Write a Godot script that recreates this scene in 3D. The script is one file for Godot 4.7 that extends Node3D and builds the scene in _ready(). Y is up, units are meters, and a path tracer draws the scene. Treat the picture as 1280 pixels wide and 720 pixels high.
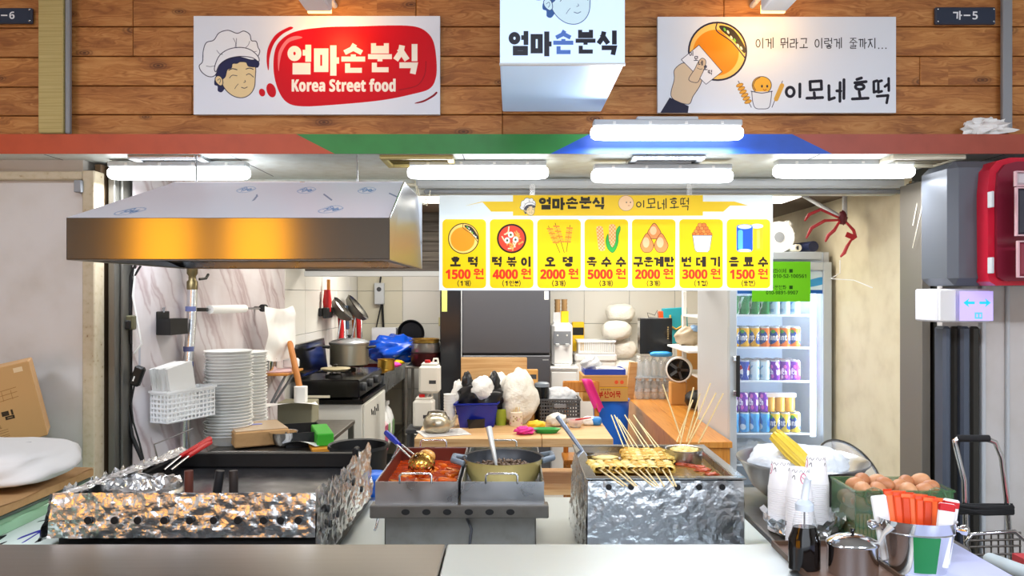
extends Node3D

# A street-food stall in an indoor market: camera and light first, then the place, then the things.
func _ready() -> void:
	rng.seed = 7
	# camera: level, 1.6 m up, looking straight at the stall; lens shifted a little upwards
	var cam := Camera3D.new()
	cam.name = "camera"
	cam.projection = Camera3D.PROJECTION_FRUSTUM
	cam.near = 0.05
	cam.far = 60.0
	cam.size = 2.0 * 0.05 * 360.0 / 960.0
	cam.frustum_offset = Vector2(0, 0.05 * 7.0 / 960.0)
	cam.position = Vector3(0, 1.6, 0)
	add_child(cam)
	cam.current = true
	var we := WorldEnvironment.new()
	we.name = "world"
	var e := Environment.new()
	e.background_mode = Environment.BG_COLOR
	e.background_color = Color("#3a3c40")
	e.tonemap_mode = Environment.TONE_MAPPER_LINEAR
	e.tonemap_exposure = 1.0
	e.sdfgi_enabled = true
	e.ssao_enabled = true
	e.ssil_enabled = true
	we.environment = e
	add_child(we)
	# ceiling lights of the market aisle, behind and above the camera
	for x in [-2.4, 0.0, 2.4]:
		area("aisle_light", Vector3(x, 3.3, 0.4), Vector3(-90, 0, 0), Vector2(1.2, 0.3), "e6efff", 9.6)
	# ceiling lights of the kitchen
	area("kitchen_light", Vector3(-0.55, 2.13, -6.1), Vector3(-90, 0, 0), Vector2(1.2, 0.5), "fffaf0", 2.8)
	area("kitchen_light", Vector3(0.8, 2.13, -6.1), Vector3(-90, 0, 0), Vector2(1.2, 0.5), "fffaf0", 2.8)
	area("kitchen_light", Vector3(0.1, 2.13, -4.4), Vector3(-90, 0, 0), Vector2(3.0, 0.3), "fff8ea", 2.6)
	materials()
	shell()
	lamps()
	signs()
	stove_side()
	counter_things()
	right_corner()
	left_corner()
	wall_side()
	cooking_corner()
	table_things()
	back_things()
	drinks()
	wall_right_things()

func area(called: String, at: Vector3, rot: Vector3, size: Vector2, hex: String, energy: float) -> void:
	var l := AreaLight3D.new()
	l.name = numbered(called)
	l.position = at
	l.rotation_degrees = rot
	l.area_size = size
	l.light_color = Color(hex)
	l.light_energy = energy
	l.area_range = 20.0
	l.area_attenuation = 2.0
	l.shadow_enabled = true
	add_child(l)

class G:
	var st := SurfaceTool.new()
	var sg := 0
	func _init() -> void:
		st.begin(Mesh.PRIMITIVE_TRIANGLES)
	func grp(flat := false) -> void:
		if flat:
			st.set_smooth_group(-1)
		else:
			sg += 1
			st.set_smooth_group(sg)
	func vx(p: Vector3, u := Vector2.ZERO) -> void:
		st.set_uv(u)
		st.add_vertex(p)
	func tri(a: Vector3, b: Vector3, c: Vector3, out: Vector3, ua := Vector2.ZERO, ub := Vector2.ZERO, uc := Vector2.ZERO) -> void:
		if (c - a).cross(b - a).dot(out) < 0.0:
			vx(a, ua); vx(c, uc); vx(b, ub)
		else:
			vx(a, ua); vx(b, ub); vx(c, uc)
	# corners in order round the face, the first at the top left of the texture
	func quad(a: Vector3, b: Vector3, c: Vector3, d: Vector3, out: Vector3, u := Rect2(0, 0, 1, 1)) -> void:
		var ua := u.position
		var uc := u.end
		tri(a, b, c, out, ua, Vector2(uc.x, ua.y), uc)
		tri(a, c, d, out, ua, uc, Vector2(ua.x, uc.y))
	func box(c: Vector3, s: Vector3, bv := 0.0, B := Basis()) -> G:
		grp(true)
		var h := s * 0.5
		bv = minf(bv, minf(h.x, minf(h.y, h.z)) * 0.95)
		for ax in 3:
			for sg1 in [-1.0, 1.0]:
				var n := Vector3.ZERO
				n[ax] = sg1
				var i := (ax + 1) % 3
				var j := (ax + 2) % 3
				if ax == 2: i = 0; j = 1
				elif ax == 0: i = 2; j = 1
				else: i = 0; j = 2
				var ps := []
				for q in [[-1, 1], [1, 1], [1, -1], [-1, -1]]:
					var p := Vector3.ZERO
					p[ax] = sg1 * h[ax]
					p[i] = q[0] * (h[i] - bv)
					p[j] = q[1] * (h[j] - bv)
					ps.append(c + B * p)
				quad(ps[0], ps[1], ps[2], ps[3], B * n)
		if bv > 0.0:
			for ax in 3:
				var i := (ax + 1) % 3
				var j := (ax + 2) % 3
				for a in [-1.0, 1.0]:
					for b in [-1.0, 1.0]:
						var ps := []
						for q in [[-1, 0], [1, 0], [1, 1], [-1, 1]]:
							var p := Vector3.ZERO
							p[ax] = q[0] * (h[ax] - bv)
							p[i] = a * (h[i] - (bv if q[1] == 0 else 0.0))
							p[j] = b * (h[j] - (0.0 if q[1] == 0 else bv))
							ps.append(c + B * p)
						var n := Vector3.ZERO
						n[i] = a; n[j] = b
						quad(ps[0], ps[1], ps[2], ps[3], B * n)
			for x in [-1.0, 1.0]:
				for y in [-1.0, 1.0]:
					for z in [-1.0, 1.0]:
						var k := Vector3(x, y, z)
						var ps := []
						for ax in 3:
							var p := k * (h - Vector3.ONE * bv)
							p[ax] = k[ax] * h[ax]
							ps.append(c + B * p)
						tri(ps[0], ps[1], ps[2], B * k)
		return self
	# box between two corners
	func bb(a: Vector3, b: Vector3, bv := 0.0) -> G:
		return box((a + b) * 0.5, (a - b).abs(), bv)
	func tube(pts: Array, r, n := 8, caps := true, closed := false) -> G:
		grp()
		var m := pts.size()
		var rings := []
		var t0: Vector3 = (pts[1] - pts[0]).normalized()
		var nn := t0.cross(Vector3.UP if absf(t0.y) < 0.9 else Vector3.RIGHT).normalized()
		for i in m:
			var t: Vector3
			if closed: t = (pts[(i + 1) % m] - pts[(i + m - 1) % m]).normalized()
			elif i == 0: t = t0
			elif i == m - 1: t = (pts[i] - pts[i - 1]).normalized()
			else: t = ((pts[i + 1] - pts[i]).normalized() + (pts[i] - pts[i - 1]).normalized()).normalized()
			nn = (nn - t * nn.dot(t)).normalized()
			var bb2 := t.cross(nn)
			var rr: float = r[i] if r is Array else r
			var ring := []
			for k in n:
				var a := TAU * k / n
				ring.append(pts[i] + (nn * cos(a) + bb2 * sin(a)) * rr)
			rings.append(ring)
		var last := m if closed else m - 1
		for i in last:
			var A: Array = rings[i]
			var B: Array = rings[(i + 1) % m]
			for k in n:
				var k2 := (k + 1) % n
				var out: Vector3 = (A[k] + B[k2]) * 0.5 - (pts[i] + pts[(i + 1) % m]) * 0.5
				quad(A[k], A[k2], B[k2], B[k], out, Rect2(float(k) / n, float(i) / last, 1.0 / n, 1.0 / last))
		if caps and not closed:
			grp(true)
			for e in [0, m - 1]:
				var out: Vector3 = -t0 if e == 0 else (pts[m - 1] - pts[m - 2])
				for k in n:
					tri(pts[e], rings[e][k], rings[e][(k + 1) % n], out)
		return self
	# profile of (radius, height); outside is to the right of the direction of travel
	func lathe(prof: Array, n := 24, xf := Transform3D(), sc := Vector3.ONE, a0 := 0.0, a1 := TAU) -> G:
		var m := prof.size()
		var L := [0.0]
		for i in m - 1:
			L.append(L[i] + (prof[i + 1] - prof[i]).length())
		var full: bool = is_equal_approx(a1 - a0, TAU)
		grp()
		for i in m - 1:
			var p: Vector2 = prof[i]
			var q: Vector2 = prof[i + 1]
			if i > 0:
				var w: Vector2 = prof[i] - prof[i - 1]
				if absf(w.angle_to(q - p)) > 0.7: grp()
			var on := Vector2(q.y - p.y, p.x - q.x)
			for k in n:
				var t0 := a0 + (a1 - a0) * k / n
				var t1 := a0 + (a1 - a0) * ((k + 1) % n if full else k + 1) / n
				var tm := a0 + (a1 - a0) * (k + 0.5) / n
				var A := xf * (Vector3(p.x * sin(t0), p.y, p.x * cos(t0)) * sc)
				var B := xf * (Vector3(p.x * sin(t1), p.y, p.x * cos(t1)) * sc)
				var C := xf * (Vector3(q.x * sin(t1), q.y, q.x * cos(t1)) * sc)
				var D := xf * (Vector3(q.x * sin(t0), q.y, q.x * cos(t0)) * sc)
				var out := xf.basis * (Vector3(on.x * sin(tm), on.y, on.x * cos(tm)) / sc)
				var u0 := float(k) / n
				var u1 := float(k + 1) / n
				var v0: float = 1.0 - L[i] / L[m - 1]
				var v1: float = 1.0 - L[i + 1] / L[m - 1]
				if p.x > 1e-6: tri(A, B, C, out, Vector2(u0, v0), Vector2(u1, v0), Vector2(u1, v1))
				if q.x > 1e-6: tri(A, C, D, out, Vector2(u0, v0), Vector2(u1, v1), Vector2(u0, v1))
		return self
	func sheet(f: Callable, nu: int, nv: int, flat := false, out := Vector3.ZERO) -> G:
		grp(flat)
		var P := []
		for j in nv + 1:
			var row := []
			for i in nu + 1:
				row.append(f.call(float(i) / nu, float(j) / nv))
			P.append(row)
		for j in nv:
			for i in nu:
				var a: Vector3 = P[j][i]
				var b: Vector3 = P[j][i + 1]
				var c: Vector3 = P[j + 1][i + 1]
				var d: Vector3 = P[j + 1][i]
				var o := out if out != Vector3.ZERO else (c - a).cross(b - a)
				if out != Vector3.ZERO and (c - a).cross(b - a).dot(out) < 0.0 and absf((c - a).cross(b - a).normalized().dot(out.normalized())) < 0.3:
					o = (c - a).cross(b - a)
				if (i + j) % 2 == 0 or not flat:
					quad(a, b, c, d, o, Rect2(float(i) / nu, float(j) / nv, 1.0 / nu, 1.0 / nv))
				else:
					tri(a, b, d, o); tri(b, c, d, o)
		return self
	func blob(c: Vector3, rad: Vector3, amp := 0.0, freq := 2.0, sd := 1, nu := 22, nv := 14, pw := 1.0, flat := false) -> G:
		var no := FastNoiseLite.new()
		no.seed = sd
		no.noise_type = FastNoiseLite.TYPE_SIMPLEX
		no.frequency = freq
		no.fractal_octaves = 3
		grp(flat)
		var P := []
		for j in nv + 1:
			var row := []
			var th := PI * j / nv
			for i in nu:
				var ph := TAU * i / nu
				var d := Vector3(sin(th) * cos(ph), cos(th), sin(th) * sin(ph))
				var e := Vector3(signf(d.x) * pow(absf(d.x), pw), signf(d.y) * pow(absf(d.y), pw), signf(d.z) * pow(absf(d.z), pw))
				row.append(c + e * rad * (1.0 + amp * no.get_noise_3dv(d)))
			P.append(row)
		for j in nv:
			for i in nu:
				var i2 := (i + 1) % nu
				var o: Vector3 = P[j][i] + P[j + 1][i2] - c * 2.0
				if j > 0: tri(P[j][i], P[j][i2], P[j + 1][i2], o)
				if j < nv - 1: tri(P[j][i], P[j + 1][i2], P[j + 1][i], o)
		return self
	func prism(poly: PackedVector2Array, z0: float, z1: float, xf := Transform3D()) -> G:
		grp(true)
		var ix := Geometry2D.triangulate_polygon(poly)
		var bx := Rect2(poly[0], Vector2.ZERO)
		for p in poly: bx = bx.expand(p)
		for side in [z1, z0]:
			var o := xf.basis * Vector3(0, 0, 1.0 if side == z1 else -1.0) * signf(z1 - z0)
			for t in ix.size() / 3:
				var p := []
				var u := []
				for k in 3:
					var q := poly[ix[t * 3 + k]]
					p.append(xf * Vector3(q.x, q.y, side))
					u.append(Vector2((q.x - bx.position.x) / maxf(bx.size.x, 1e-6), 1.0 - (q.y - bx.position.y) / maxf(bx.size.y, 1e-6)))
				tri(p[0], p[1], p[2], o, u[0], u[1], u[2])
		var ccw := not Geometry2D.is_polygon_clockwise(poly)
		for i in poly.size():
			var a := poly[i]
			var b := poly[(i + 1) % poly.size()]
			var nn := Vector2(b.y - a.y, a.x - b.x) * (-1.0 if ccw else 1.0)
			quad(xf * Vector3(a.x, a.y, z1), xf * Vector3(b.x, b.y, z1), xf * Vector3(b.x, b.y, z0), xf * Vector3(a.x, a.y, z0), xf.basis * Vector3(nn.x, nn.y, 0))
		return self
	func mesh() -> ArrayMesh:
		st.generate_normals()
		return st.commit()

# ---- flat print: a picture drawn from outlines, in photograph units, turned into a texture ----
class Canvas:
	var im: Image
	var o: Vector2
	var k: float
	var mo := Vector2.ZERO
	var mk := 1.0
	const SS := 2
	var CH := {}
	func _init(x0: float, y0: float, w: float, h: float, scale: float, bg: Color) -> void:
		o = Vector2(x0, y0)
		k = scale * SS
		im = Image.create(int(w * scale) * SS, int(h * scale) * SS, false, Image.FORMAT_RGBA8)
		im.fill(bg)
	func zoom(ox: float, oy: float, s: float) -> void:
		mo = Vector2(ox, oy)
		mk = s
	func m(p: Vector2) -> Vector2:
		return (mo + p / mk - o) * k
	func fill(polys: Array, col: Color) -> void:
		var y0 := 1e9
		var y1 := -1e9
		for pl in polys:
			for p in pl:
				y0 = minf(y0, p.y)
				y1 = maxf(y1, p.y)
		var W := im.get_width()
		for y in range(maxi(0, int(y0)), mini(im.get_height() - 1, int(y1) + 1) + 1):
			var yy := y + 0.5
			var xs := PackedFloat32Array()
			for pl: PackedVector2Array in polys:
				var n := pl.size()
				var a := pl[n - 1]
				for i in n:
					var b := pl[i]
					if (a.y <= yy) != (b.y <= yy):
						xs.append(a.x + (yy - a.y) / (b.y - a.y) * (b.x - a.x))
					a = b
			xs.sort()
			for i in xs.size() / 2:
				var xa := clampi(roundi(xs[i * 2]), 0, W)
				var xb := clampi(roundi(xs[i * 2 + 1]), 0, W)
				if xb > xa: im.fill_rect(Rect2i(xa, y, xb - xa, 1), col)
	func poly(pts: Array, col: Color) -> void:
		var q := PackedVector2Array()
		for p in pts: q.append(m(p))
		fill([q], col)
	func rect(x: float, y: float, w: float, h: float, col: Color) -> void:
		poly([Vector2(x, y), Vector2(x + w, y), Vector2(x + w, y + h), Vector2(x, y + h)], col)
	func rrect(x: float, y: float, w: float, h: float, r: float, col: Color) -> void:
		var q := []
		for c in [[x + w - r, y + r, -PI / 2], [x + w - r, y + h - r, 0.0], [x + r, y + h - r, PI / 2], [x + r, y + r, PI]]:
			for i in 7:
				var a: float = c[2] + PI / 2 * i / 6.0
				q.append(Vector2(c[0] + cos(a) * r, c[1] + sin(a) * r))
		poly(q, col)
	func ring(c: Vector2, rx: float, ry: float, rot := 0.0) -> Array:
		var q := []
		for i in 40:
			var a := TAU * i / 40.0
			q.append(c + Vector2(cos(a) * rx, sin(a) * ry).rotated(rot))
		return q
	func ell(x: float, y: float, rx: float, ry: float, col: Color, rot := 0.0) -> void:
		poly(ring(Vector2(x, y), rx, ry, rot), col)
	func curve(pts: Array, closed := false) -> Array:
		var q := []
		var n := pts.size()
		for i in (n if closed else n - 1):
			var a: Vector2 = pts[(i + n - 1) % n] if closed or i > 0 else pts[0]
			var b: Vector2 = pts[i]
			var c: Vector2 = pts[(i + 1) % n]
			var d: Vector2 = pts[(i + 2) % n] if closed or i < n - 2 else pts[n - 1]
			for s in 8:
				q.append(b.cubic_interpolate(c, a, d, s / 8.0))
		if not closed: q.append(pts[n - 1])
		return q
	func line(pts: Array, w: float, col: Color, rnd := true, closed := false) -> void:
		var q := PackedVector2Array()
		for p in pts: q.append(m(p))
		if closed: q.append(q[0])
		var ww := w / mk * k * 0.5
		if closed:
			fill(Geometry2D.offset_polyline(q, ww, Geometry2D.JOIN_MITER if not rnd else Geometry2D.JOIN_ROUND, Geometry2D.END_JOINED), col)
		else:
			fill(Geometry2D.offset_polyline(q, ww, Geometry2D.JOIN_ROUND if rnd else Geometry2D.JOIN_MITER, Geometry2D.END_ROUND if rnd else Geometry2D.END_BUTT), col)
	func shape(pts: Array, col: Color, w := 0.0, lc := Color.BLACK) -> void:
		var q := curve(pts, true)
		poly(q, col)
		if w > 0.0: line(q, w, lc, true, true)
	# ---- Korean letters from strokes ----
	const CON := ["ㄱ", "ㄲ", "ㄴ", "ㄷ", "ㄸ", "ㄹ", "ㅁ", "ㅂ", "ㅃ", "ㅅ", "ㅆ", "ㅇ", "ㅈ", "ㅉ", "ㅊ", "ㅋ", "ㅌ", "ㅍ", "ㅎ"]
	const FIN := ["", "ㄱ", "ㄲ", "ㄳ", "ㄴ", "ㄵ", "ㄶ", "ㄷ", "ㄹ", "ㄺ", "ㄻ", "ㄼ", "ㄽ", "ㄾ", "ㄿ", "ㅀ", "ㅁ", "ㅂ", "ㅄ", "ㅅ", "ㅆ", "ㅇ", "ㅈ", "ㅊ", "ㅋ", "ㅌ", "ㅍ", "ㅎ"]
	const STR := {
		"ㄱ": [[0, 0, 1, 0, .9, 1]], "ㄴ": [[0, 0, 0, 1, 1, 1]], "ㄷ": [[1, 0, 0, 0, 0, 1, 1, 1]], "ㄹ": [[0, 0, 1, 0, 1, .5, 0, .5, 0, 1, 1, 1]],
		"ㅁ": [[0, 0, 1, 0, 1, 1, 0, 1, 0, 0]], "ㅂ": [[0, 0, 0, 1, 1, 1, 1, 0], [0, .5, 1, .5]], "ㅅ": [[.52, 0, .4, .5, 0, 1], [.46, .3, 1, 1]],
		"ㅈ": [[0, 0, 1, 0], [.5, 0, .4, .5, 0, 1], [.48, .35, 1, 1]], "ㅊ": [[.3, -.12, .7, -.12], [0, .18, 1, .18], [.5, .18, 0, 1], [.48, .5, 1, 1]],
		"ㅋ": [[0, 0, 1, 0, .9, 1], [0, .45, .95, .45]], "ㅌ": [[1, 0, 0, 0, 0, 1, 1, 1], [0, .5, 1, .5]], "ㅍ": [[0, 0, 1, 0], [.3, 0, .3, 1], [.7, 0, .7, 1], [0, 1, 1, 1]],
		"ㅎ": [[.3, -.05, .7, -.05], [0, .24, 1, .24]], "ㅇ": []}
	const VOW := [["v", "a"], ["v", "ae"], ["v", "ya"], ["v", "yae"], ["v", "eo"], ["v", "e"], ["v", "yeo"], ["v", "ye"], ["h", "o"], ["m", "o", "a"], ["m", "o", "ae"], ["m", "o", "i"], ["h", "yo"], ["h", "u"], ["m", "u", "eo"], ["m", "u", "e"], ["m", "u", "i"], ["h", "yu"], ["h", "eu"], ["m", "eu", "i"], ["v", "i"]]
	const VST := {
		"a": [[.3, 0, .3, 1], [.3, .5, 1, .5]], "ae": [[.1, 0, .1, 1], [.8, 0, .8, 1], [.1, .5, .8, .5]], "ya": [[.3, 0, .3, 1], [.3, .35, 1, .35], [.3, .68, 1, .68]],
		"eo": [[.75, 0, .75, 1], [0, .45, .75, .45]], "e": [[.4, 0, .4, 1], [.95, 0, .95, 1], [-.15, .45, .4, .45]], "yeo": [[.75, 0, .75, 1], [0, .3, .75, .3], [0, .65, .75, .65]], "ye": [[.4, 0, .4, 1], [.95, 0, .95, 1], [-.2, .3, .4, .3], [-.2, .62, .4, .62]],
		"i": [[.6, 0, .6, 1]], "o": [[0, .85, 1, .85], [.5, .1, .5, .85]], "yo": [[0, .85, 1, .85], [.33, .1, .33, .85], [.67, .1, .67, .85]], "u": [[0, .2, 1, .2], [.5, .2, .5, 1]], "yu": [[0, .2, 1, .2], [.33, .2, .33, 1], [.67, .2, .67, 1]], "eu": [[0, .5, 1, .5]]}
	func con(c: String, r: Rect2, w: float, col: Color, rnd: bool, hand: float) -> void:
		if c in ["ㄲ", "ㄸ", "ㅃ", "ㅆ", "ㅉ"]:
			var half: String = {"ㄲ": "ㄱ", "ㄸ": "ㄷ", "ㅃ": "ㅂ", "ㅆ": "ㅅ", "ㅉ": "ㅈ"}[c]
			var gw := r.size.x * 0.42
			con(half, Rect2(r.position, Vector2(gw, r.size.y)), w, col, rnd, hand)
			con(half, Rect2(r.position + Vector2(r.size.x - gw, 0), Vector2(gw, r.size.y)), w, col, rnd, hand)
			return
		for s in STR[c]: stroke(s, r, w, col, rnd, hand)
		if c == "ㅇ" or c == "ㅎ":
			var q := r if c == "ㅇ" else Rect2(r.position + Vector2(r.size.x * .12, r.size.y * .46), Vector2(r.size.x * .76, r.size.y * .54))
			line(ring(q.get_center(), q.size.x * .5, q.size.y * .5), w, col, true, true)
	func stroke(s: Array, r: Rect2, w: float, col: Color, rnd: bool, hand: float) -> void:
		var pts := []
		for i in s.size() / 2:
			var p := Vector2(s[i * 2], s[i * 2 + 1])
			if hand > 0.0: p += Vector2(sin(p.y * 7.0 + r.position.x) * .05, cos(p.x * 6.0 + r.position.y) * .06 - p.x * .08) * hand
			pts.append(r.position + p * r.size)
		if not rnd:
			var e: Vector2 = (pts[-1] - pts[-2]).normalized() * w * .5
			var b: Vector2 = (pts[0] - pts[1]).normalized() * w * .5
			pts[-1] += e
			pts[0] += b
		line(pts, w, col, rnd)
	func hangul(ch: String, x: float, y: float, w: float, h: float, sw: float, col: Color, rnd := false, hand := 0.0) -> void:
		var s := ch.unicode_at(0) - 0xAC00
		var ini: String = CON[s / 588]
		var vo: Array = VOW[(s % 588) / 28]
		var fi: String = FIN[s % 28]
		var R := func(a: float, b: float, c: float, d: float) -> Rect2:
			var hs := sw * .5
			var q := Rect2(x + a * w, y + b * h, c * w, d * h)
			return Rect2(q.position + Vector2(hs, hs), Vector2(maxf(q.size.x - sw, sw * .3), maxf(q.size.y - sw, sw * .3)))
		var ib: Rect2
		var vb: Rect2
		var vb2: Rect2
		var fb: Rect2
		var f := fi != ""
		if f and vo[0] != "v": sw *= .8
		elif f: sw *= .92
		var wide: bool = vo[-1] in ["ae", "e", "ye", "yae"]
		if vo[0] == "v":
			var iw := .44 if wide else .58
			ib = R.call(.0, .04, iw, .52) if f else R.call(.0, .1, iw, .78)
			vb = R.call(iw + .02, 0., .98 - iw, .58) if f else R.call(iw + .02, 0., .98 - iw, 1.)
			fb = R.call(.2, .6, .74, .4)
		elif vo[0] == "h":
			ib = R.call(.12, 0., .76, .38) if f else R.call(.12, .03, .76, .52)
			vb = R.call(0., .34, 1., .3) if f else R.call(0., .52, 1., .48)
			fb = R.call(.15, .64, .72, .36)
		else:
			ib = R.call(.02, 0., .58, .42) if f else R.call(.04, .04, .54, .46)
			vb = R.call(0., .4, .66, .26) if f else R.call(0., .5, .64, .46)
			vb2 = R.call(.58, 0., .42, .64) if f else R.call(.58, 0., .42, 1.)
			fb = R.call(.2, .7, .78, .3)
		con(ini, ib, sw, col, rnd, hand)
		for t in VST[vo[1]]: stroke(t, vb, sw, col, rnd, hand)
		if vo.size() > 2:
			for t in VST[vo[2]]: stroke(t, vb2, sw, col, rnd, hand)
		if f: con(fi, fb, sw, col, rnd, hand)
	# ---- Latin letters and figures from the outlines of the system font ----
	func glyphs(text: String, x: float, y: float, h: float, sx: float, col: Color, font: Font, bold := 0.0) -> float:
		var ts := TextServerManager.get_primary_interface()
		var rid: RID = font.get_rids()[0]
		var px := 64
		for ch in text:
			var gi := ts.font_get_glyph_index(rid, px, ch.unicode_at(0), 0)
			var d := ts.font_get_glyph_contours(rid, px, gi)
			var adv := ts.font_get_glyph_advance(rid, px, gi).x
			var sc := h / (px * 0.73)
			if d.has("points"):
				var polys := []
				var st := 0
				var pp: Array = Array(d["points"])
				for e in d["contours"]:
					var q := PackedVector2Array()
					var cnt: int = e - st + 1
					for i in cnt:
						var a: Vector3 = pp[st + i]
						var b: Vector3 = pp[st + (i + 1) % cnt]
						var z: Vector3 = pp[st + (i + cnt - 1) % cnt]
						if int(a.z) == 1:
							q.append(Vector2(a.x, a.y))
						else:
							var s0 := Vector2(z.x, z.y) if int(z.z) == 1 else Vector2(a.x + z.x, a.y + z.y) * .5
							var s1 := Vector2(b.x, b.y) if int(b.z) == 1 else Vector2(a.x + b.x, a.y + b.y) * .5
							for t in [0.0, 0.34, 0.67, 1.0]:
								q.append(s0.lerp(Vector2(a.x, a.y), t).lerp(Vector2(a.x, a.y).lerp(s1, t), t))
					st = e + 1
					var r := PackedVector2Array()
					for p in q: r.append(m(Vector2(x + p.x * sc * sx, y + p.y * sc)))
					if r.size() > 2:
						polys.append(r)
				fill(polys, col)
				if bold > 0.0:
					for r in polys:
						var rr: PackedVector2Array = r
						rr.append(rr[0])
						fill(Geometry2D.offset_polyline(rr, bold / mk * k * .5, Geometry2D.JOIN_ROUND, Geometry2D.END_JOINED), col)
			x += adv * sc * sx
		return x
	func write(text: String, x: float, y: float, w: float, h: float, gap: float, sw: float, col: Color, rnd := false, hand := 0.0) -> void:
		for ch in text:
			if ch.unicode_at(0) >= 0xAC00: hangul(ch, x, y, w, h, sw, col, rnd, hand)
			elif ch == ".":
				ell(x + w * .15, y + h * .95, sw * .7, sw * .7, col)
				x -= w * .7
			elif ch == " ": x -= w * .45
			x += w + gap
	func tex() -> ImageTexture:
		im.shrink_x2()
		return ImageTexture.create_from_image(im)

var used := {}
var mats := {}
var rng := RandomNumberGenerator.new()

func V(px: float, py: float, d: float) -> Vector3:
	return Vector3((px - 640.0) * d / 960.0, 1.6 - (py - 367.0) * d / 960.0, -d)
func numbered(s: String) -> String:
	if used.has(s):
		used[s] += 1
		return "%s_%03d" % [s, used[s]]
	used[s] = 0
	return s
func tag(o: Node3D, label: String, category: String, group := "") -> void:
	o.set_meta("label", label)
	o.set_meta("category", category)
	if group != "": o.set_meta("group", group)
func thing(called: String, label: String, category: String, at: Vector3, group := "", turn := 0.0) -> Node3D:
	var o := Node3D.new()
	o.name = numbered(called)
	add_child(o)
	o.position = at
	o.rotation.y = turn
	tag(o, label, category, group)
	return o
func part(par: Node, called: String, g: G, m: Material) -> MeshInstance3D:
	return partm(par, called, g.mesh(), m)
func partm(par: Node, called: String, me: Mesh, m: Material) -> MeshInstance3D:
	var o := MeshInstance3D.new()
	o.name = called
	o.mesh = me
	o.set_surface_override_material(0, m)
	par.add_child(o, true)
	return o
func solo(called: String, label: String, category: String, at: Vector3, g: G, m: Material, group := "", turn := 0.0) -> MeshInstance3D:
	return solom(called, label, category, at, g.mesh(), m, group, turn)
func solom(called: String, label: String, category: String, at: Vector3, me: Mesh, m: Material, group := "", turn := 0.0) -> MeshInstance3D:
	var o := partm(self, numbered(called), me, m)
	o.position = at
	o.rotation.y = turn
	tag(o, label, category, group)
	return o
func struct(called: String, g: G, m: Material, label := "") -> MeshInstance3D:
	var o := part(self, called, g, m)
	o.set_meta("kind", "structure")
	if label != "": o.set_meta("label", label)
	return o
# a copy of a thing with its parts, under the next number and a label of its own
func copy_of(o: Node3D, at: Vector3, label: String, turn := 0.0) -> Node3D:
	var c: Node3D = o.duplicate()
	c.name = numbered(String(o.name).trim_suffix("_000"))
	add_child(c)
	c.position = at
	c.rotation.y = turn
	c.set_meta("label", label)
	return c
func ordinal(i: int) -> String:
	var w := ["first", "second", "third", "fourth", "fifth", "sixth", "seventh", "eighth", "ninth", "tenth", "eleventh", "twelfth", "thirteenth", "fourteenth", "fifteenth", "sixteenth", "seventeenth", "eighteenth", "nineteenth", "twentieth"]
	if i <= 20: return w[i - 1]
	if i < 30: return "twenty-" + w[i - 21]
	return "thirtieth"
# plain material: sRGB hex colour, roughness, metallic, then any properties
func mt(key: String, hex: String = "", rough := 0.6, metal := 0.0, more := {}) -> StandardMaterial3D:
	if mats.has(key): return mats[key]
	var m := StandardMaterial3D.new()
	m.resource_name = key
	m.albedo_color = Color(hex)
	m.roughness = rough
	m.metallic = metal
	for p in more: m.set(p, more[p])
	mats[key] = m
	return m
func clear(key: String, hex: String, alpha: float, rough := 0.05) -> StandardMaterial3D:
	var m := mt(key, hex, rough)
	m.transparency = BaseMaterial3D.TRANSPARENCY_ALPHA
	m.albedo_color.a = alpha
	return m
func glow(key: String, hex: String, energy: float) -> StandardMaterial3D:
	var m := mt(key, hex, 0.5)
	m.emission_enabled = true
	m.emission = Color(hex)
	m.emission_energy_multiplier = energy
	return m
func printed(key: String, t: Texture2D, rough := 0.5, more := {}) -> StandardMaterial3D:
	var m := mt(key, "ffffff", rough, 0.0, more)
	m.albedo_texture = t
	m.texture_repeat = false
	m.metallic_specular = .28
	return m
func noise(sd: int, freq: float, oct := 4, type := FastNoiseLite.TYPE_SIMPLEX) -> FastNoiseLite:
	var n := FastNoiseLite.new()
	n.seed = sd
	n.noise_type = type
	n.frequency = freq
	n.fractal_octaves = oct
	return n
# noise picture of w x h stretched to sw x sh, in colours along a ramp
func noise_tex(n: FastNoiseLite, w: int, h: int, sw: int, sh: int, cols: Array, pw := 1.0) -> ImageTexture:
	var im := n.get_seamless_image(w, h)
	im.convert(Image.FORMAT_L8)
	im.resize(sw, sh, Image.INTERPOLATE_CUBIC)
	var src := im.get_data()
	var lut := []
	for i in 256:
		var t := pow(i / 255.0, pw) * (cols.size() - 1)
		var a := mini(int(t), cols.size() - 2)
		lut.append(Color(cols[a]).lerp(Color(cols[a + 1]), t - a))
	var out := PackedByteArray()
	out.resize(sw * sh * 3)
	for i in src.size():
		var c: Color = lut[src[i]]
		out[i * 3] = c.r8
		out[i * 3 + 1] = c.g8
		out[i * 3 + 2] = c.b8
	return ImageTexture.create_from_image(Image.create_from_data(sw, sh, false, Image.FORMAT_RGB8, out))
func tri_map(m: StandardMaterial3D, sc: Vector3, world := true) -> StandardMaterial3D:
	m.uv1_triplanar = true
	m.uv1_world_triplanar = world
	m.uv1_scale = sc
	return m
func relief(m: StandardMaterial3D, t: Texture2D, cm: float) -> StandardMaterial3D:
	m.heightmap_enabled = true
	m.heightmap_texture = t
	m.heightmap_scale = cm
	return m
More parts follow.
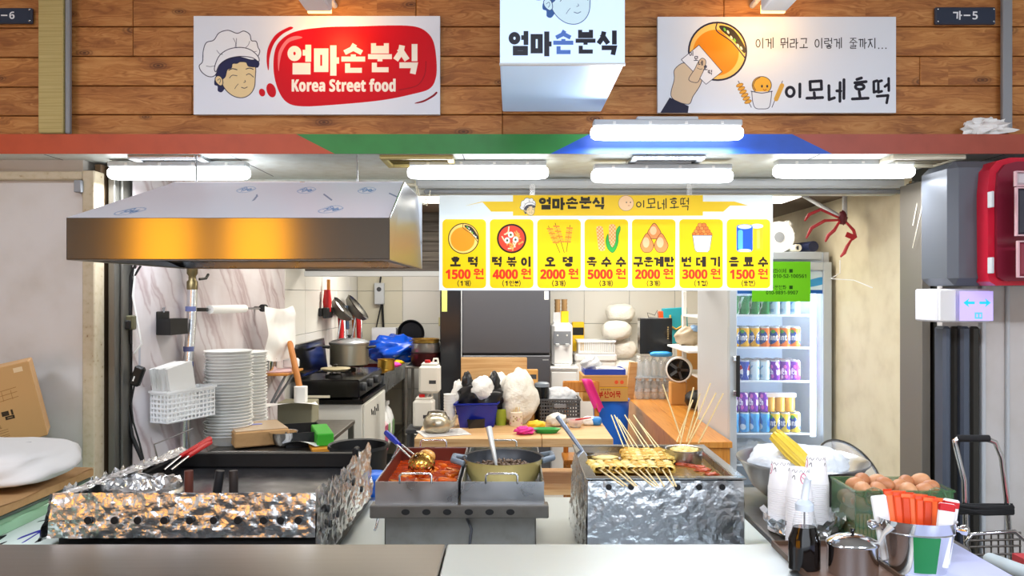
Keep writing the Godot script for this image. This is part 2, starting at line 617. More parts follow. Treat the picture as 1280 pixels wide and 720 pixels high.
# a flat printed face: width w, height h, centred on c, facing +z turned by B
func face(c: Vector3, w: float, h: float, B := Basis()) -> G:
	var g := G.new()
	g.grp(true)
	g.quad(c + B * Vector3(-w, h, 0) * .5, c + B * Vector3(w, h, 0) * .5, c + B * Vector3(w, -h, 0) * .5, c + B * Vector3(-w, -h, 0) * .5, B * Vector3(0, 0, 1))
	return g
var T := {}

func materials() -> void:
	# wood: long grain, slow colour drift and a few knots
	var na := noise(3, 0.05, 4)
	var nb := noise(5, 0.012, 3)
	var W := 768
	var Hh := 384
	var im := Image.create(W, Hh, false, Image.FORMAT_RGB8)
	var knots := []
	rng.seed = 11
	for i in 14: knots.append(Vector3(rng.randf() * W, rng.randf() * Hh, rng.randf_range(3, 7)))
	var c0 := Color("9c6431")
	var c1 := Color("c28748")
	var c2 := Color("d8a362")
	for y in Hh:
		for x in W:
			var wob := nb.get_noise_2d(x * .6, y * 2.0) * 16.0
			var t := .5 + .55 * na.get_noise_2d(x * .12, (y + wob) * 2.6) + .35 * nb.get_noise_2d(x * .5, y * 1.5)
			var c := c0.lerp(c1, clampf(t * 2.0, 0, 1)).lerp(c2, clampf(t * 2.0 - 1.0, 0, 1))
			im.set_pixel(x, y, c)
	for kn in knots:
		for dy in range(-24, 25):
			for dx in range(-40, 41):
				var q: float = Vector2(dx / 1.6, dy).length() / kn.z
				if q < 2.6:
					var p := Vector2i(posmod(int(kn.x) + dx, W), posmod(int(kn.y) + dy, Hh))
					var k := clampf(1.15 - q * .45, 0, 1) * (.55 + .35 * sin(q * 8.0))
					im.set_pixelv(p, im.get_pixelv(p).lerp(Color("46260f"), clampf(k, 0, .85)))
	T.wood = ImageTexture.create_from_image(im)
	T.fine = noise_tex(noise(21, .03, 4), 256, 256, 256, 256, ["000000", "ffffff"])
	T.brush = noise_tex(noise(22, .08, 3), 32, 512, 512, 512, ["000000", "ffffff"])
	T.brushv = noise_tex(noise(23, .08, 3), 512, 32, 512, 512, ["000000", "ffffff"])
	T.cell = noise_tex(noise(24, .035, 3, FastNoiseLite.TYPE_CELLULAR), 384, 384, 384, 384, ["000000", "ffffff"])
	T.grime = noise_tex(noise(25, .012, 5), 512, 512, 512, 512, ["ffffff", "fefefd", "fbfaf8", "f5f3ef", "ebe8e2"])
	T.rust = noise_tex(noise(26, .03, 5), 512, 512, 512, 512, ["d6cdbd", "d3c9b8", "cfc5b2", "c9bda8", "6e4a33"], 1.6)
	T.satin = noise_tex(noise(27, .02, 4), 256, 256, 256, 256, ["5a5a5a", "b0b0b0"])
	# vinyl sheet printed with slanting stone veins
	var nv := noise(31, .006, 4)
	var nw := noise(32, .03, 4)
	var mi := Image.create(512, 512, false, Image.FORMAT_RGB8)
	for y in 512:
		for x in 512:
			var u := x * .87 - y * .5
			var s := absf(nv.get_noise_2d(u * 1.3 + nw.get_noise_2d(x * .4, y * .4) * 9.0, (x * .5 + y * .87) * .09))
			var t := clampf(1.0 - s * 5.0, 0, 1)
			var b := .5 + .5 * nv.get_noise_2d(x * 1.4 + 900.0, y * .7)
			var c := Color("dcd6d8").lerp(Color("c3b6b6"), clampf(b * 1.3 - .35, 0, 1) * .8).lerp(Color("95797a"), t * t * .6)
			mi.set_pixel(x, y, c)
	T.marble = ImageTexture.create_from_image(mi)

	mt("steel", "b9bcc0", .3, 1.0, {"roughness_texture": T.satin, "roughness_texture_channel": 0})
	mats.steel.roughness = .62
	tri_map(mats.steel, Vector3(1.3, 1.3, 1.3))
	mt("steel_counter", "bfc6c7", .4, 1.0)
	relief(mats.steel_counter, T.brush, .02)
	tri_map(mats.steel_counter, Vector3(.8, .8, .8))
	mt("steel_dull", "8f887f", .34, 1.0)
	relief(mats.steel_dull, T.brush, .02)
	tri_map(mats.steel_dull, Vector3(.8, .8, .8))
	mt("foil_smooth", "e2e5e8", .3, 1.0)
	relief(mats.foil_smooth, T.cell, .14)
	tri_map(mats.foil_smooth, Vector3(3, 3, 3))
	mt("steel_brushed", "a3a09c", .13, 1.0)
	relief(mats.steel_brushed, T.brush, .002)
	tri_map(mats.steel_brushed, Vector3(1.5, 1.5, 1.5))
	mt("chrome", "d8dadc", .12, 1.0)
	mt("steel_used", "8a8680", .42, 1.0, {"albedo_texture": T.grime})
	tri_map(mats.steel_used, Vector3(2, 2, 2))
	mt("foil", "f0f1f2", .27, 1.0)
	relief(mats.foil, T.cell, .06)
	tri_map(mats.foil, Vector3(3, 3, 3))
	mt("black_iron", "191817", .45, .3)
	mt("black", "0c0c0d", .5)
	mt("black_gloss", "0b0c0e", .15)
	mt("rubber", "161617", .75)
	mt("white", "e9e9e6", .5)
	mt("white_gloss", "f0f1f1", .25)
	mt("cream", "e2dcc6", .55)
	mt("paper", "ecebe8", .85)
	mt("foam", "f2f2ef", .7)
	mt("grey", "8b8e92", .5)
	mt("dark_grey", "3a3c40", .5)
	mt("light_grey", "c4c8ca", .45)
	mt("red", "c4161c", .4)
	mt("orange", "e4531a", .4)
	mt("blue", "1d3fb0", .35)
	mt("bright_blue", "1e6fe0", .3)
	mt("green", "2aa52c", .4)
	mt("yellow", "f0c419", .45)
	mt("pink", "e83c98", .8)
	mt("card", "b98f5e", .85, 0.0, {"albedo_texture": T.grime})
	tri_map(mats.card, Vector3(3, 3, 3))
	mt("card_orange", "cf9a55", .8)
	var tones := [["b98a5c", .0], ["a8774a", .31], ["c79a68", .57], ["94643e", .83], ["b07c50", .19]]
	for i in tones.size():
		var m := mt("plank_%d" % i, tones[i][0], .6)
		m.albedo_color = Color(tones[i][0]).lerp(Color.WHITE, .72)
		m.albedo_texture = T.wood
		tri_map(m, Vector3(.55, 1.5, .55))
		m.uv1_offset = Vector3(tones[i][1], tones[i][1] * 1.7, .2)
		relief(m, T.wood, .03)
	T.pale = noise_tex(noise(45, .06, 4), 48, 384, 384, 384, ["bb8a56", "cda06a", "d8b07e", "c89a64"])
	T.amber = noise_tex(noise(46, .06, 4), 384, 48, 384, 384, ["aa6822", "c27d30", "cd8c3e", "b6742b"])
	mt("wood", "ffffff", .5, 0.0, {"albedo_texture": T.pale})
	tri_map(mats.wood, Vector3(.5, 1.2, 1.6))
	mt("wood_orange", "ffffff", .3, 0.0, {"albedo_texture": T.amber})
	tri_map(mats.wood_orange, Vector3(1.6, 1.2, .5))
	mt("bamboo", "e6cf98", .6)
	mt("beige_wall", "d8cdb0", .7, 0.0, {"albedo_texture": T.grime})
	tri_map(mats.beige_wall, Vector3(.7, .7, .7))
	mt("white_wall", "d6d3cc", .6, 0.0, {"albedo_texture": T.grime})
	tri_map(mats.white_wall, Vector3(.5, .5, .5))
	mt("panel_white", "cfcac6", .6, 0.0, {"albedo_texture": T.grime})
	tri_map(mats.panel_white, Vector3(.4, .4, .4))
	mt("frame_rust", "e6dfcf", .7, 0.0, {"albedo_texture": T.rust})
	tri_map(mats.frame_rust, Vector3(1.4, 1.4, 1.4))
	mt("rail_dark", "3c3a35", .45, .5)
	mt("rail_mid", "6f6d66", .4, .6)
	mt("rail_light", "9fa2a2", .35, .7)
	mt("rail_brown", "5a4630", .6)
	mt("marble", "ffffff", .3, 0.0, {"albedo_texture": T.marble})
	tri_map(mats.marble, Vector3(.85, .85, .85))
	mt("floor_tile", "a3a39e", .45, 0.0, {"albedo_texture": T.grime})
	tri_map(mats.floor_tile, Vector3(.6, .6, .6))
	mt("ceiling_dark", "6a5a4c", .7)
	mt("soffit", "dfe4de", .45, .0, {"albedo_texture": T.grime})
	tri_map(mats.soffit, Vector3(1.5, 1.5, 1.5))
	for q in [["bag_cream", "e9e6dc"], ["bag_paper", "ededea"], ["bag_frost", "d7dade"], ["bag_white", "e6ebee"]]:
		var bm := mt(q[0], q[1], .35, 0.0, {"backlight_enabled": true, "backlight": Color(.25, .25, .25)})
		relief(bm, T.cell, .35)
		tri_map(bm, Vector3(4, 4, 4))
	clear("film", "ffffff", .22, .12)
	clear("bag_clear", "f6f8fa", .42, .2)
	clear("glass_pane", "dff0f4", .06, .03)

func bar(x0: float, x1: float, y0: float, y1: float, d0: float, d1: float, bv := 0.0) -> G:
	var a := V(x0, y0, d0)
	var b := V(x1, y1, d0)
	return G.new().bb(a, Vector3(b.x, b.y, -d1), bv)

func shell() -> void:
	struct("floor", G.new().bb(Vector3(-5, -.06, -7.5), Vector3(5, 0, 3.4)), mats.floor_tile)
	# the market aisle: ceiling, far ends and the stall front across from this one
	struct("ceiling", G.new().bb(Vector3(-5, 3.4, -3.3), Vector3(5, 3.5, 3.4)), mt("aisle_ceiling", "b8b8b4", .8))
	struct("wall_aisle_west", G.new().bb(Vector3(-5.1, 0, -3.3), Vector3(-5, 3.5, 3.4)), mats.white_wall)
	struct("wall_aisle_east", G.new().bb(Vector3(5, 0, -3.3), Vector3(5.1, 3.5, 3.4)), mats.white_wall)
	struct("wall_opposite", G.new().bb(Vector3(-5, 0, 3.3), Vector3(5, 3.5, 3.4)), mt("opposite_wall", "8f877c", .7))
	for q in [[-3.72, 1.35, .6, 1.2, "sign_amber", "ffab28", 2.0, "narrow amber backlit signboard across the aisle, furthest from the middle"], [-2.72, 1.35, .62, 1.2, "sign_amber", "ffab28", 2.0, "narrow amber backlit signboard across the aisle, second one"], [-2.4, .3, 3.0, .75, "sign_amber_low", "ffa62a", 1.2, "long low amber lit counter front across the aisle"], [1.7, .4, 3.6, 1.9, "sign_white", "eef6ff", 1.1, "large white lit shop front across the aisle"]]:
		var o := thing("lit_signboard", q[7], "signboard", Vector3(q[0], q[1], 3.25))
		part(o, "lit_face", G.new().bb(Vector3(-q[2] * .5, 0, 0), Vector3(q[2] * .5, q[3], -.05)), glow(q[4], q[5], q[6]))
		part(o, "frame", G.new().bb(Vector3(-q[2] * .5 - .04, -.04, .04), Vector3(q[2] * .5 + .04, q[3] + .04, .001)), mats.dark_grey)
		area("signboard_light", Vector3(q[0], q[1] + q[3] * .5, 3.18), Vector3(0, 0, 0), Vector2(q[2], q[3]), q[5], q[6] * q[2] * q[3] * .35)

	# plank wall above the stall
	var pw := struct("wall_front", G.new().bb(Vector3(-5, 2.17, -3.32), Vector3(5, 3.4, -3.26)), mats.rail_brown, "wall of horizontal timber planks above the stall")
	var rows := [-77, -40, -3, 33, 70, 107, 143, 171]
	var joints := [[166, 640, 1010], [300, 790, 1100], [166, 520, 905], [166, 652, 940], [420, 700, 1150], [240, 628, 985], [628, 860]]
	rng.seed = 5
	for r in rows.size() - 1:
		for seg in [[-360, 56], [88, 1254], [1260, 1640]]:
			var xs := [seg[0]]
			for j in joints[r]:
				if j > seg[0] + 30 and j < seg[1] - 30: xs.append(j)
			xs.append(seg[1])
			for i in xs.size() - 1:
				var off := 1.5 if seg[0] < 0 else 0.0
				var dz := rng.randf_range(0, .004)
				part(pw, "plank", bar(xs[i] + .35, xs[i + 1] - .35, rows[r] + .9 + off, rows[r + 1] - .4 + off, 3.2 + dz, 3.26, .0025), mats["plank_%d" % rng.randi_range(0, 4)])
	# upright post and the grey conduit on the plank wall
	var post := thing("timber_post", "pale yellowish timber post standing against the dark plank wall", "post", V(71, 168, 3.17))
	part(post, "board", G.new().bb(Vector3(-.06, 0, 0), Vector3(.042, .75, .03), .004), mt("post_wood", "a3935a", .7, 0.0, {"albedo_texture": T.fine}))
	tri_map(mats.post_wood, Vector3(.5, 8, .5))
	mats.post_wood.albedo_texture = noise_tex(noise(41, .05, 3), 64, 256, 256, 256, ["a8975c", "b7a468", "c2b07a"])
	mats.post_wood.albedo_color = Color.WHITE
	part(post, "edge_strip", G.new().bb(Vector3(.045, 0, 0), Vector3(.064, .75, .022), .004), mats.grey)
	var cd := thing("steel_upright", "grey paint-splashed steel upright on the plank wall, beside the small name plate", "post", V(1256, 166, 3.18))
	part(cd, "flat_bar", G.new().bb(Vector3(-.02, 0, 0), Vector3(.02, .75, .02), .003), mats.grey)

	# painted beam: four coloured lengths meeting on slanting lines
	var beam := struct("beam", G.new().bb(Vector3(-5, 2.168, -3.26), Vector3(5, 2.243, -3.105)), mats.soffit, "painted beam over the stall opening")
	var bd := 3.1
	var P := func(x: float, y: float) -> Vector2:
		var q := V(x, y, bd)
		return Vector2(q.x, q.y)
	for b in [["band_orange", "bb4c27", [-900, 370, 418, -900]], ["band_green", "278436", [370, 737, 688, 418]], ["band_blue", "1750bc", [737, 990, 1040, 688]], ["band_red", "a34a36", [990, 2180, 2180, 1040]]]:
		var x: Array = b[2]
		var poly := PackedVector2Array([P.call(x[0], 167.6), P.call(x[1], 167.6), P.call(x[2], 192.2), P.call(x[3], 192.2)])
		var m := mt(b[0], b[1], .45, 0.0, {"albedo_texture": T.grime})
		tri_map(m, Vector3(1, 1, 1))
		part(beam, "painted_band", G.new().prism(poly, -bd - .006, -bd), m)
	# soffit behind the beam, with square vents in it
	var sf := struct("soffit", G.new().bb(Vector3(-5, 2.1655, -3.8), Vector3(5, 2.21, -3.107)), mats.soffit, "pale metal soffit under the beam")
	for x in [-1.9, -1.15, -.2, .55, 1.25, 2.0]:
		part(sf, "panel_joint", G.new().bb(Vector3(x - .002, 2.1645, -3.7), Vector3(x + .002, 2.1665, -3.12)), mats.dark_grey)
	var vents := [[215, 201, "steel", "silver square ceiling vent above the cooker hood's lamp"], [523, 203, "brass_vent", "cream-coloured square ceiling vent above the menu board's corner"], [832, 200, "steel", "silver square ceiling vent over the middle of the menu board"], [1150, 202, "cream", "cream square ceiling vent near the red box"]]
	mt("brass_vent", "b5a468", .45, .3)
	for v in vents:
		var vt := thing("ceiling_vent", v[3], "vent", Vector3((v[0] - 640) * 3.2 / 960, 2.166, -3.24), "vents in the soffit")
		var fr := G.new()
		for s in [-1, 1]:
			fr.bb(Vector3(-.15, -.018, s * .1 - .014), Vector3(.15, 0, s * .1 + .014), .003)
			fr.bb(Vector3(s * .136 - .014, -.018, -.086), Vector3(s * .136 + .014, 0, .086), .003)
		part(vt, "frame", fr, mats[v[2]])
		part(vt, "recess", G.new().bb(Vector3(-.122, -.004, -.086), Vector3(.122, 0, .086)), mats.dark_grey)
		for i in 4: part(vt, "slat", G.new().box(Vector3(0, -.008, -.06 + i * .04), Vector3(.244, .002, .022), 0, Basis(Vector3.RIGHT, .5)), mats[v[2]])
	# shutter box rails across the opening
	struct("trim_1", G.new().bb(Vector3(-1.75, 2.09, -3.86), Vector3(1.95, 2.166, -3.8)), mats.soffit, "pale strip at the back of the soffit")
	var rl := thing("shutter_rail", "long pale steel shutter rail running above the menu board", "rail", Vector3(0, 2.1, -3.74))
	part(rl, "upper_bar", G.new().bb(Vector3(-.47, .012, -.02), Vector3(2.02, .058, .02), .012), mats.light_grey)
	part(rl, "lower_bar", G.new().bb(Vector3(-.43, -.012, -.026), Vector3(2.0, .008, .0), .005), mats.grey)
	part(rl, "hood_bar", G.new().bb(Vector3(-1.75, .02, -.0), Vector3(-.47, .035, .02), .003), mats.cream)
	# left front: white panel in a rusty frame, then the dark shutter guides
	struct("wall_left", G.new().bb(Vector3(-5, 0, -3.34), Vector3(V(102, 0, 3.24).x, 2.166, -3.25)), mats.panel_white, "white panel wall beside the stall")
	var fl := struct("trim_2", bar(102.5, 118, 213, 900, 3.22, 3.3, .004), mats.frame_rust, "cream door frame with rust spots")
	part(fl, "head_piece", bar(-60, 102, 214, 224.5, 3.22, 3.3, .004), mats.frame_rust)
	part(fl, "latch_box", bar(92, 101, 225, 240, 3.2, 3.25, .002), mats.grey)
	for b in [[118, 126, 3.28, "rail_brown"], [126, 135, 3.4, "rail_dark"], [135, 143, 3.3, "rail_mid"], [143, 150, 3.42, "rail_dark"], [150, 153, 3.34, "rail_mid"], [153, 157, 3.4, "rail_dark"]]:
		var g := bar(b[0], b[1] + .4, 205, 900, b[2], 3.55, .003)
		var gr := part(self, numbered("trim_guide"), g, mats[b[3]])
		gr.set_meta("kind", "structure")
	# right front: brown-grey shutter guides, dark pipes, wall
	for b in [[1137.5, 1141, 3.535, "rail_gold"], [1141, 1148, 3.525, "rail_mid"], [1148, 1152, 3.44, "rail_dark"], [1152, 1163, 3.36, "rail_stone"], [1163, 1171, 3.42, "rail_mid"], [1171, 1178, 3.34, "rail_dark"]]:
		mt("rail_gold", "8a6b3c", .5, .3)
		mt("rail_stone", "807a70", .45, .4)
		var g := bar(b[0], b[1] + .4, 196 if b[0] > 1169 else 226, 900, b[2], 3.55, .003)
		var gr := part(self, numbered("trim_guide"), g, mats[b[3]])
		gr.set_meta("kind", "structure")
	struct("wall_right_front", G.new().bb(Vector3(V(1178, 0, 3.3).x, 0, -3.36), Vector3(5, 2.166, -3.3)), mats.panel_white, "pale wall to the right of the stall")
	for b in [[1180, 1190, 3.22, "pipe_blue"], [1190, 1201, 3.27, "rail_dark"], [1202, 1214, 3.24, "pipe_blue"], [1214, 1226, 3.27, "rail_dark"]]:
		mt("pipe_blue", "5c6472", .4, .5)
		var g := bar(b[0], b[1], 408, 900, b[2], 3.3, .01)
		var gr := part(self, numbered("trim_pipe"), g, mats[b[3]])
		gr.set_meta("kind", "structure")
	var wt := struct("trim_3", bar(1228, 1233, 300, 900, 3.27, 3.3, .004), mats.light_grey, "pale strip on the right wall")
	part(wt, "second_strip", bar(1259, 1263, 300, 900, 3.28, 3.3, .004), mats.light_grey)

	# kitchen behind
	var A := Vector3(-1.68, 0, -3.4)
	var B := Vector3(-1.45, 0, -4.9)
	var dir := (B - A).normalized()
	var out := Vector3(-dir.z, 0, dir.x)
	if out.x < 0: out = -out
	var wl := G.new()
	wl.grp(true)
	for y2 in [[0.0, 2.25]]:
		wl.quad(A + Vector3(0, y2[1], 0), B + Vector3(0, y2[1], 0), B + Vector3(0, y2[0], 0), A + Vector3(0, y2[0], 0), out)
	wl.quad(A - out * .1, B - out * .1, B - out * .1 + Vector3(0, 2.25, 0), A - out * .1 + Vector3(0, 2.25, 0), -out)
	struct("wall_kitchen_left", wl, mats.marble, "kitchen wall covered in stone-veined vinyl")
	var tl := struct("wall_tiled", G.new().bb(Vector3(-1.6, 0, -7.3), Vector3(-1.455, 2.25, -4.9)), mats.grey, "white tiled kitchen wall")
	mt("tile", "dcdad2", .3)
	mt("tile_warm", "d3cdb8", .35)
	for r in 7:
		for c in 5:
			var y0 := .1 + r * .305
			var z0 := -4.902 - c * .48
			part(tl, "tile", G.new().bb(Vector3(-1.456, y0, z0), Vector3(-1.449 + .001 * ((r * 3 + c) % 2), minf(y0 + .302, 2.25), maxf(z0 - .477, -7.19)), .002), mats.tile)
	var bw := struct("wall_back", G.new().bb(Vector3(-1.6, 0, -7.4), Vector3(2.0, 2.25, -7.2)), mats.grey, "white tiled back wall of the kitchen")
	for r in 7:
		for c in 8:
			var y0 := .1 + r * .305
			var x0 := -1.448 + c * .425
			part(bw, "tile", G.new().bb(Vector3(x0, y0, -7.201), Vector3(x0 + .422, minf(y0 + .302, 2.25), -7.195 + .001 * ((r + c) % 2)), .002), mats.tile if c > 0 else mats.tile_warm)
	struct("wall_right", G.new().bb(Vector3(1.9, 0, -7.4), Vector3(2.0, 2.3, -3.42)), mats.beige_wall, "beige painted side wall of the kitchen")
	struct("ceiling_kitchen", G.new().bb(Vector3(-1.75, 2.15, -7.4), Vector3(2.0, 2.25, -3.86)), mats.ceiling_dark)
	# grey boarded bulkhead over the kitchen
	var bk := struct("wall_bulkhead", G.new().bb(Vector3(-1.4, 1.75, -5.3), Vector3(1.66, 2.15, -5.2)), mt("bulkhead", "57504a", .7), "grey boarded bulkhead over the kitchen")
	for i in 6:
		part(bk, "board", G.new().bb(Vector3(-1.4, 1.755 + i * .066, -5.2), Vector3(1.66, 1.755 + i * .066 + .063, -5.19), .002), mt("bulk_%d" % (i % 2), ["6d6660", "777068"][i % 2], .65, 0.0, {"albedo_texture": T.brush}))
	tri_map(mats.bulk_0, Vector3(1, 2, 1))
	mats.bulk_0.albedo_texture = noise_tex(noise(44, .06, 3), 32, 256, 256, 256, ["a8a49e", "ffffff"])
	mats.bulk_1.albedo_texture = mats.bulk_0.albedo_texture
	tri_map(mats.bulk_1, Vector3(1, 2, 1))
	part(bk, "bottom_trim", G.new().bb(Vector3(-1.4, 1.715, -5.21), Vector3(1.66, 1.752, -5.17), .004), mats.light_grey)

func lamps() -> void:
	var ls := [[833.5, 155, 3.02, "white LED batten lamp mounted on the coloured beam", 1.0], [224, 206, 3.25, "white LED batten lamp over the cooker hood", 1.0], [597.5, 205, 3.27, "white LED batten lamp just left of the menu board's middle, under the soffit", .25], [827.5, 209.5, 3.25, "white LED batten lamp under the soffit, directly below the beam lamp", .25], [1054.5, 204, 3.27, "white LED batten lamp over the drinks fridge side", .8]]
	var cover := glow("lamp_cover", "f4f9ff", 8.0)
	for l in ls:
		var o := thing("led_batten_lamp", l[3], "lamp", V(l[0], l[1], l[2]), "LED batten lamps")
		var hous := G.new().bb(Vector3(-.29, -.012, -.03), Vector3(.29, .012, .03), .004)
		part(o, "housing", hous, mats.light_grey)
		if l[2] < 3.1: part(o, "wall_mount", G.new().bb(Vector3(-.15, -.012, -.08), Vector3(.15, .012, -.03), .003), mats.light_grey)
		part(o, "bracket", G.new().bb(Vector3(-.12, .012, -.02), Vector3(.12, .026, .02), .003), mats.light_grey)
		for i in 4: part(o, "clip", G.new().bb(Vector3(-.21 + i * .14 - .006, -.006, .03), Vector3(-.21 + i * .14 + .006, .004, .033), .001), mats.white)
		var pts := []
		var rr := []
		for q in [[-.3, .008], [-.297, .018], [-.285, .026], [-.25, .029], [.25, .029], [.285, .026], [.297, .018], [.3, .008]]:
			pts.append(Vector3(q[0], -.036, 0))
			rr.append(q[1])
		part(o, "lamp_diffuser", G.new().tube(pts, rr, 14), cover)
		area("batten_light", o.position + Vector3(0, -.075, 0.0), Vector3(-90, 0, 0), Vector2(.58, .05), "f2f7ff", l[4])
		if l[2] < 3.1:
			area("batten_light", o.position + Vector3(0, -.036, .04), Vector3(0, 180, 0), Vector2(.58, .05), "f2f7ff", .5)
	# sign lamps on arms at the top of the plank wall
	for l in [[393, "white sign lamp on an arm above the red sign"], [975, "white sign lamp on an arm above the pancake sign"]]:
		var o := thing("sign_lamp", l[1], "lamp", V(l[0], 6, 2.86), "sign lamps on arms")
		part(o, "lamp_head", G.new().bb(Vector3(-.05, 0, -.07), Vector3(.05, .05, .07), .006), mats.white)
		part(o, "arm", G.new().tube([Vector3(0, .05, 0), Vector3(0, .12, -.05), Vector3(0, .12, -.33)], .012, 8), mats.white)
		part(o, "lamp_lens", G.new().bb(Vector3(-.045, -.002, -.085), Vector3(.045, .03, -.07)), glow("lamp_warm", "ffcf80", 3.0))
		area("sign_spot_light", o.position + Vector3(0, .01, -.1), Vector3(8, 0, 0), Vector2(.09, .04), "ffc06a", .09)
	# ceiling fittings of the aisle and the kitchen, each just above its light
	for q in [[Vector3(-2.4, 3.3, .4), Vector2(1.2, .3), "aisle_lamp", "flat lamp panel on the aisle ceiling, above the griddle side"], [Vector3(0, 3.3, .4), Vector2(1.2, .3), "aisle_lamp", "flat lamp panel on the aisle ceiling, above the middle"], [Vector3(2.4, 3.3, .4), Vector2(1.2, .3), "aisle_lamp", "flat lamp panel on the aisle ceiling, above the fridge side"], [Vector3(-.55, 2.13, -6.1), Vector2(1.2, .5), "kitchen_lamp", "flat lamp panel on the kitchen ceiling over the sink"], [Vector3(.8, 2.13, -6.1), Vector2(1.2, .5), "kitchen_lamp", "flat lamp panel on the kitchen ceiling over the wooden bench"], [Vector3(.1, 2.13, -4.4), Vector2(3.0, .3), "kitchen_lamp", "long lamp panel on the kitchen ceiling behind the menu board"]]:
		var o := thing("lamp_panel", q[3], "lamp", q[0], "ceiling lamp panels")
		var top := 3.4 if q[0].y > 3.0 else 2.15
		part(o, "lamp_diffuser", G.new().bb(Vector3(-q[1].x * .5, .004, -q[1].y * .5), Vector3(q[1].x * .5, .01, q[1].y * .5)), glow(q[2], "f4f7ff" if top > 3.0 else "fffaf0", 2.5))
		part(o, "housing", G.new().bb(Vector3(-q[1].x * .5 - .01, .0101, -q[1].y * .5 - .01), Vector3(q[1].x * .5 + .01, top - q[0].y - .002, q[1].y * .5 + .01), .002), mats.white)
var bold_font: SystemFont
var plain_font: SystemFont

func pv(a: Array) -> Array:
	var q := []
	for i in a.size() / 2: q.append(Vector2(a[i * 2], a[i * 2 + 1]))
	return q

# round face of a woman in a cook's hat, drawn in the units of the red sign
func cook_face(c: Canvas, ink: Color, hair: Color, skin: Color, hat: Color, w := 5.0) -> void:
	c.shape(pv([165, 435, 150, 455, 150, 485, 170, 495, 172, 525, 195, 535, 215, 515, 235, 470, 230, 400, 190, 400]), hair)
	c.shape(pv([155, 400, 180, 350, 240, 310, 320, 296, 400, 302, 445, 330, 445, 362, 420, 372, 300, 370, 215, 420, 200, 450, 165, 440]), hair)
	c.shape(pv([235, 385, 262, 372, 270, 345, 300, 342, 320, 332, 360, 335, 375, 360, 405, 366, 424, 372, 422, 440, 416, 500, 390, 545, 345, 570, 290, 566, 240, 535, 206, 490, 200, 455, 222, 430]), skin, w, ink)
	c.shape(pv([155, 440, 170, 425, 190, 430, 203, 450, 205, 480, 190, 492, 170, 480, 157, 462]), skin, w, ink)
	c.line(c.curve(pv([170, 455, 185, 445, 190, 460, 182, 475])), w * .6, ink)
	c.shape(pv([70, 330, 75, 260, 95, 205, 145, 187, 180, 140, 240, 122, 300, 142, 345, 127, 385, 150, 396, 190, 428, 197, 440, 235, 452, 262, 436, 300, 400, 320, 300, 300, 200, 340, 155, 420, 110, 430, 65, 400, 48, 360]), hat, w, ink)
	c.shape(pv([150, 370, 180, 295, 240, 250, 320, 236, 390, 252, 440, 296, 444, 330, 400, 304, 320, 296, 240, 312, 185, 350, 160, 398]), hat, w, ink)
	for s in [[275, 175, 290, 205, 288, 235], [297, 175, 294, 235], [385, 195, 375, 220, 355, 240], [165, 255, 185, 280, 205, 282], [95, 360, 120, 364, 150, 360], [415, 265, 430, 262]]:
		c.line(c.curve(pv(s)), w * .5, ink)
	c.line(c.curve(pv([245, 388, 270, 378, 300, 385])), w * 1.1, ink)
	c.line(c.curve(pv([360, 380, 385, 374, 408, 382])), w * 1.1, ink)
	c.line(c.curve(pv([250, 440, 268, 422, 300, 425])), w * .8, ink)
	c.line(c.curve(pv([362, 420, 382, 412, 410, 434])), w * .8, ink)
	c.line(c.curve(pv([352, 455, 356, 465, 345, 470])), w * .7, ink)
	c.line(c.curve(pv([330, 502, 350, 508, 368, 500])), w * .9, ink)
	c.line(c.curve(pv([308, 480, 295, 495, 285, 512])), w * .6, ink)

# the stall's name in heavy slabs; each letter is set on its own spot
func heavy_name(c: Canvas, x: float, y: float, w: float, h: float, sw: float, cols: Array) -> void:
	var ds := [0.0, 0.03, -0.04, -0.06, -0.02]
	var i := 0
	for ch in "엄마손분식":
		c.hangul(ch, x + i * w * 1.06, y + ds[i] * h, w, h, sw, cols[i])
		i += 1
func brush_name(c: Canvas, x: float, y: float, w: float, h: float, sw: float, col: Color) -> void:
	var i := 0
	for ch in "이모네호떡":
		var k: float = [0.72, 1.0, 1.0, 1.1, 1.2][i]
		c.hangul(ch, x + w * [0.0, 0.98, 1.98, 3.04, 4.06][i], y - h * [-.16, .06, -.02, .14, .1][i], w * .86, h * k, sw, col, true, 1.4)
		i += 1

func hotteok(c: Canvas, x: float, y: float, r: float, ink: Color) -> void:
	c.ell(x, y, r, r, Color("f7c96a"))
	c.line(c.ring(Vector2(x, y), r, r), r * .06, ink, true, true)
	c.ell(x - r * .06, y + r * .05, r * .8, r * .8, Color("f0931f"))
	var q := []
	for i in 13:
		var a := -1.75 + 1.75 * i / 12.0
		q.append(Vector2(x + cos(a) * r * .97, y + sin(a) * r * .97))
	q.append_array(c.curve([Vector2(x + r * .9, y + r * .2), Vector2(x + r * .5, y - r * .3), Vector2(x + r * .1, y - r * .75)]))
	c.poly(q, Color("f7c96a"))
	c.poly(c.curve([Vector2(x + r * .1, y - r * .9), Vector2(x + r * .55, y - r * .75), Vector2(x + r * .93, y - r * .2), Vector2(x + r * .92, y + r * .06), Vector2(x + r * .55, y - r * .38), Vector2(x + r * .12, y - r * .74)], true), Color("33302c"))
	c.line(c.curve([Vector2(x + r * .97, y + r * .25), Vector2(x + r * .5, y - r * .32), Vector2(x - r * .02, y - r * .7), Vector2(x - r * .02, y - r * .97)]), r * .04, ink)
	for i in 6: c.ell(x + r * (.25 + i * .115), y - r * (.76 - i * .14 + .05 * (i % 2)), r * .035, r * .07, Color("e9ead9") if i % 3 else Color("6cc24a"), -.5)

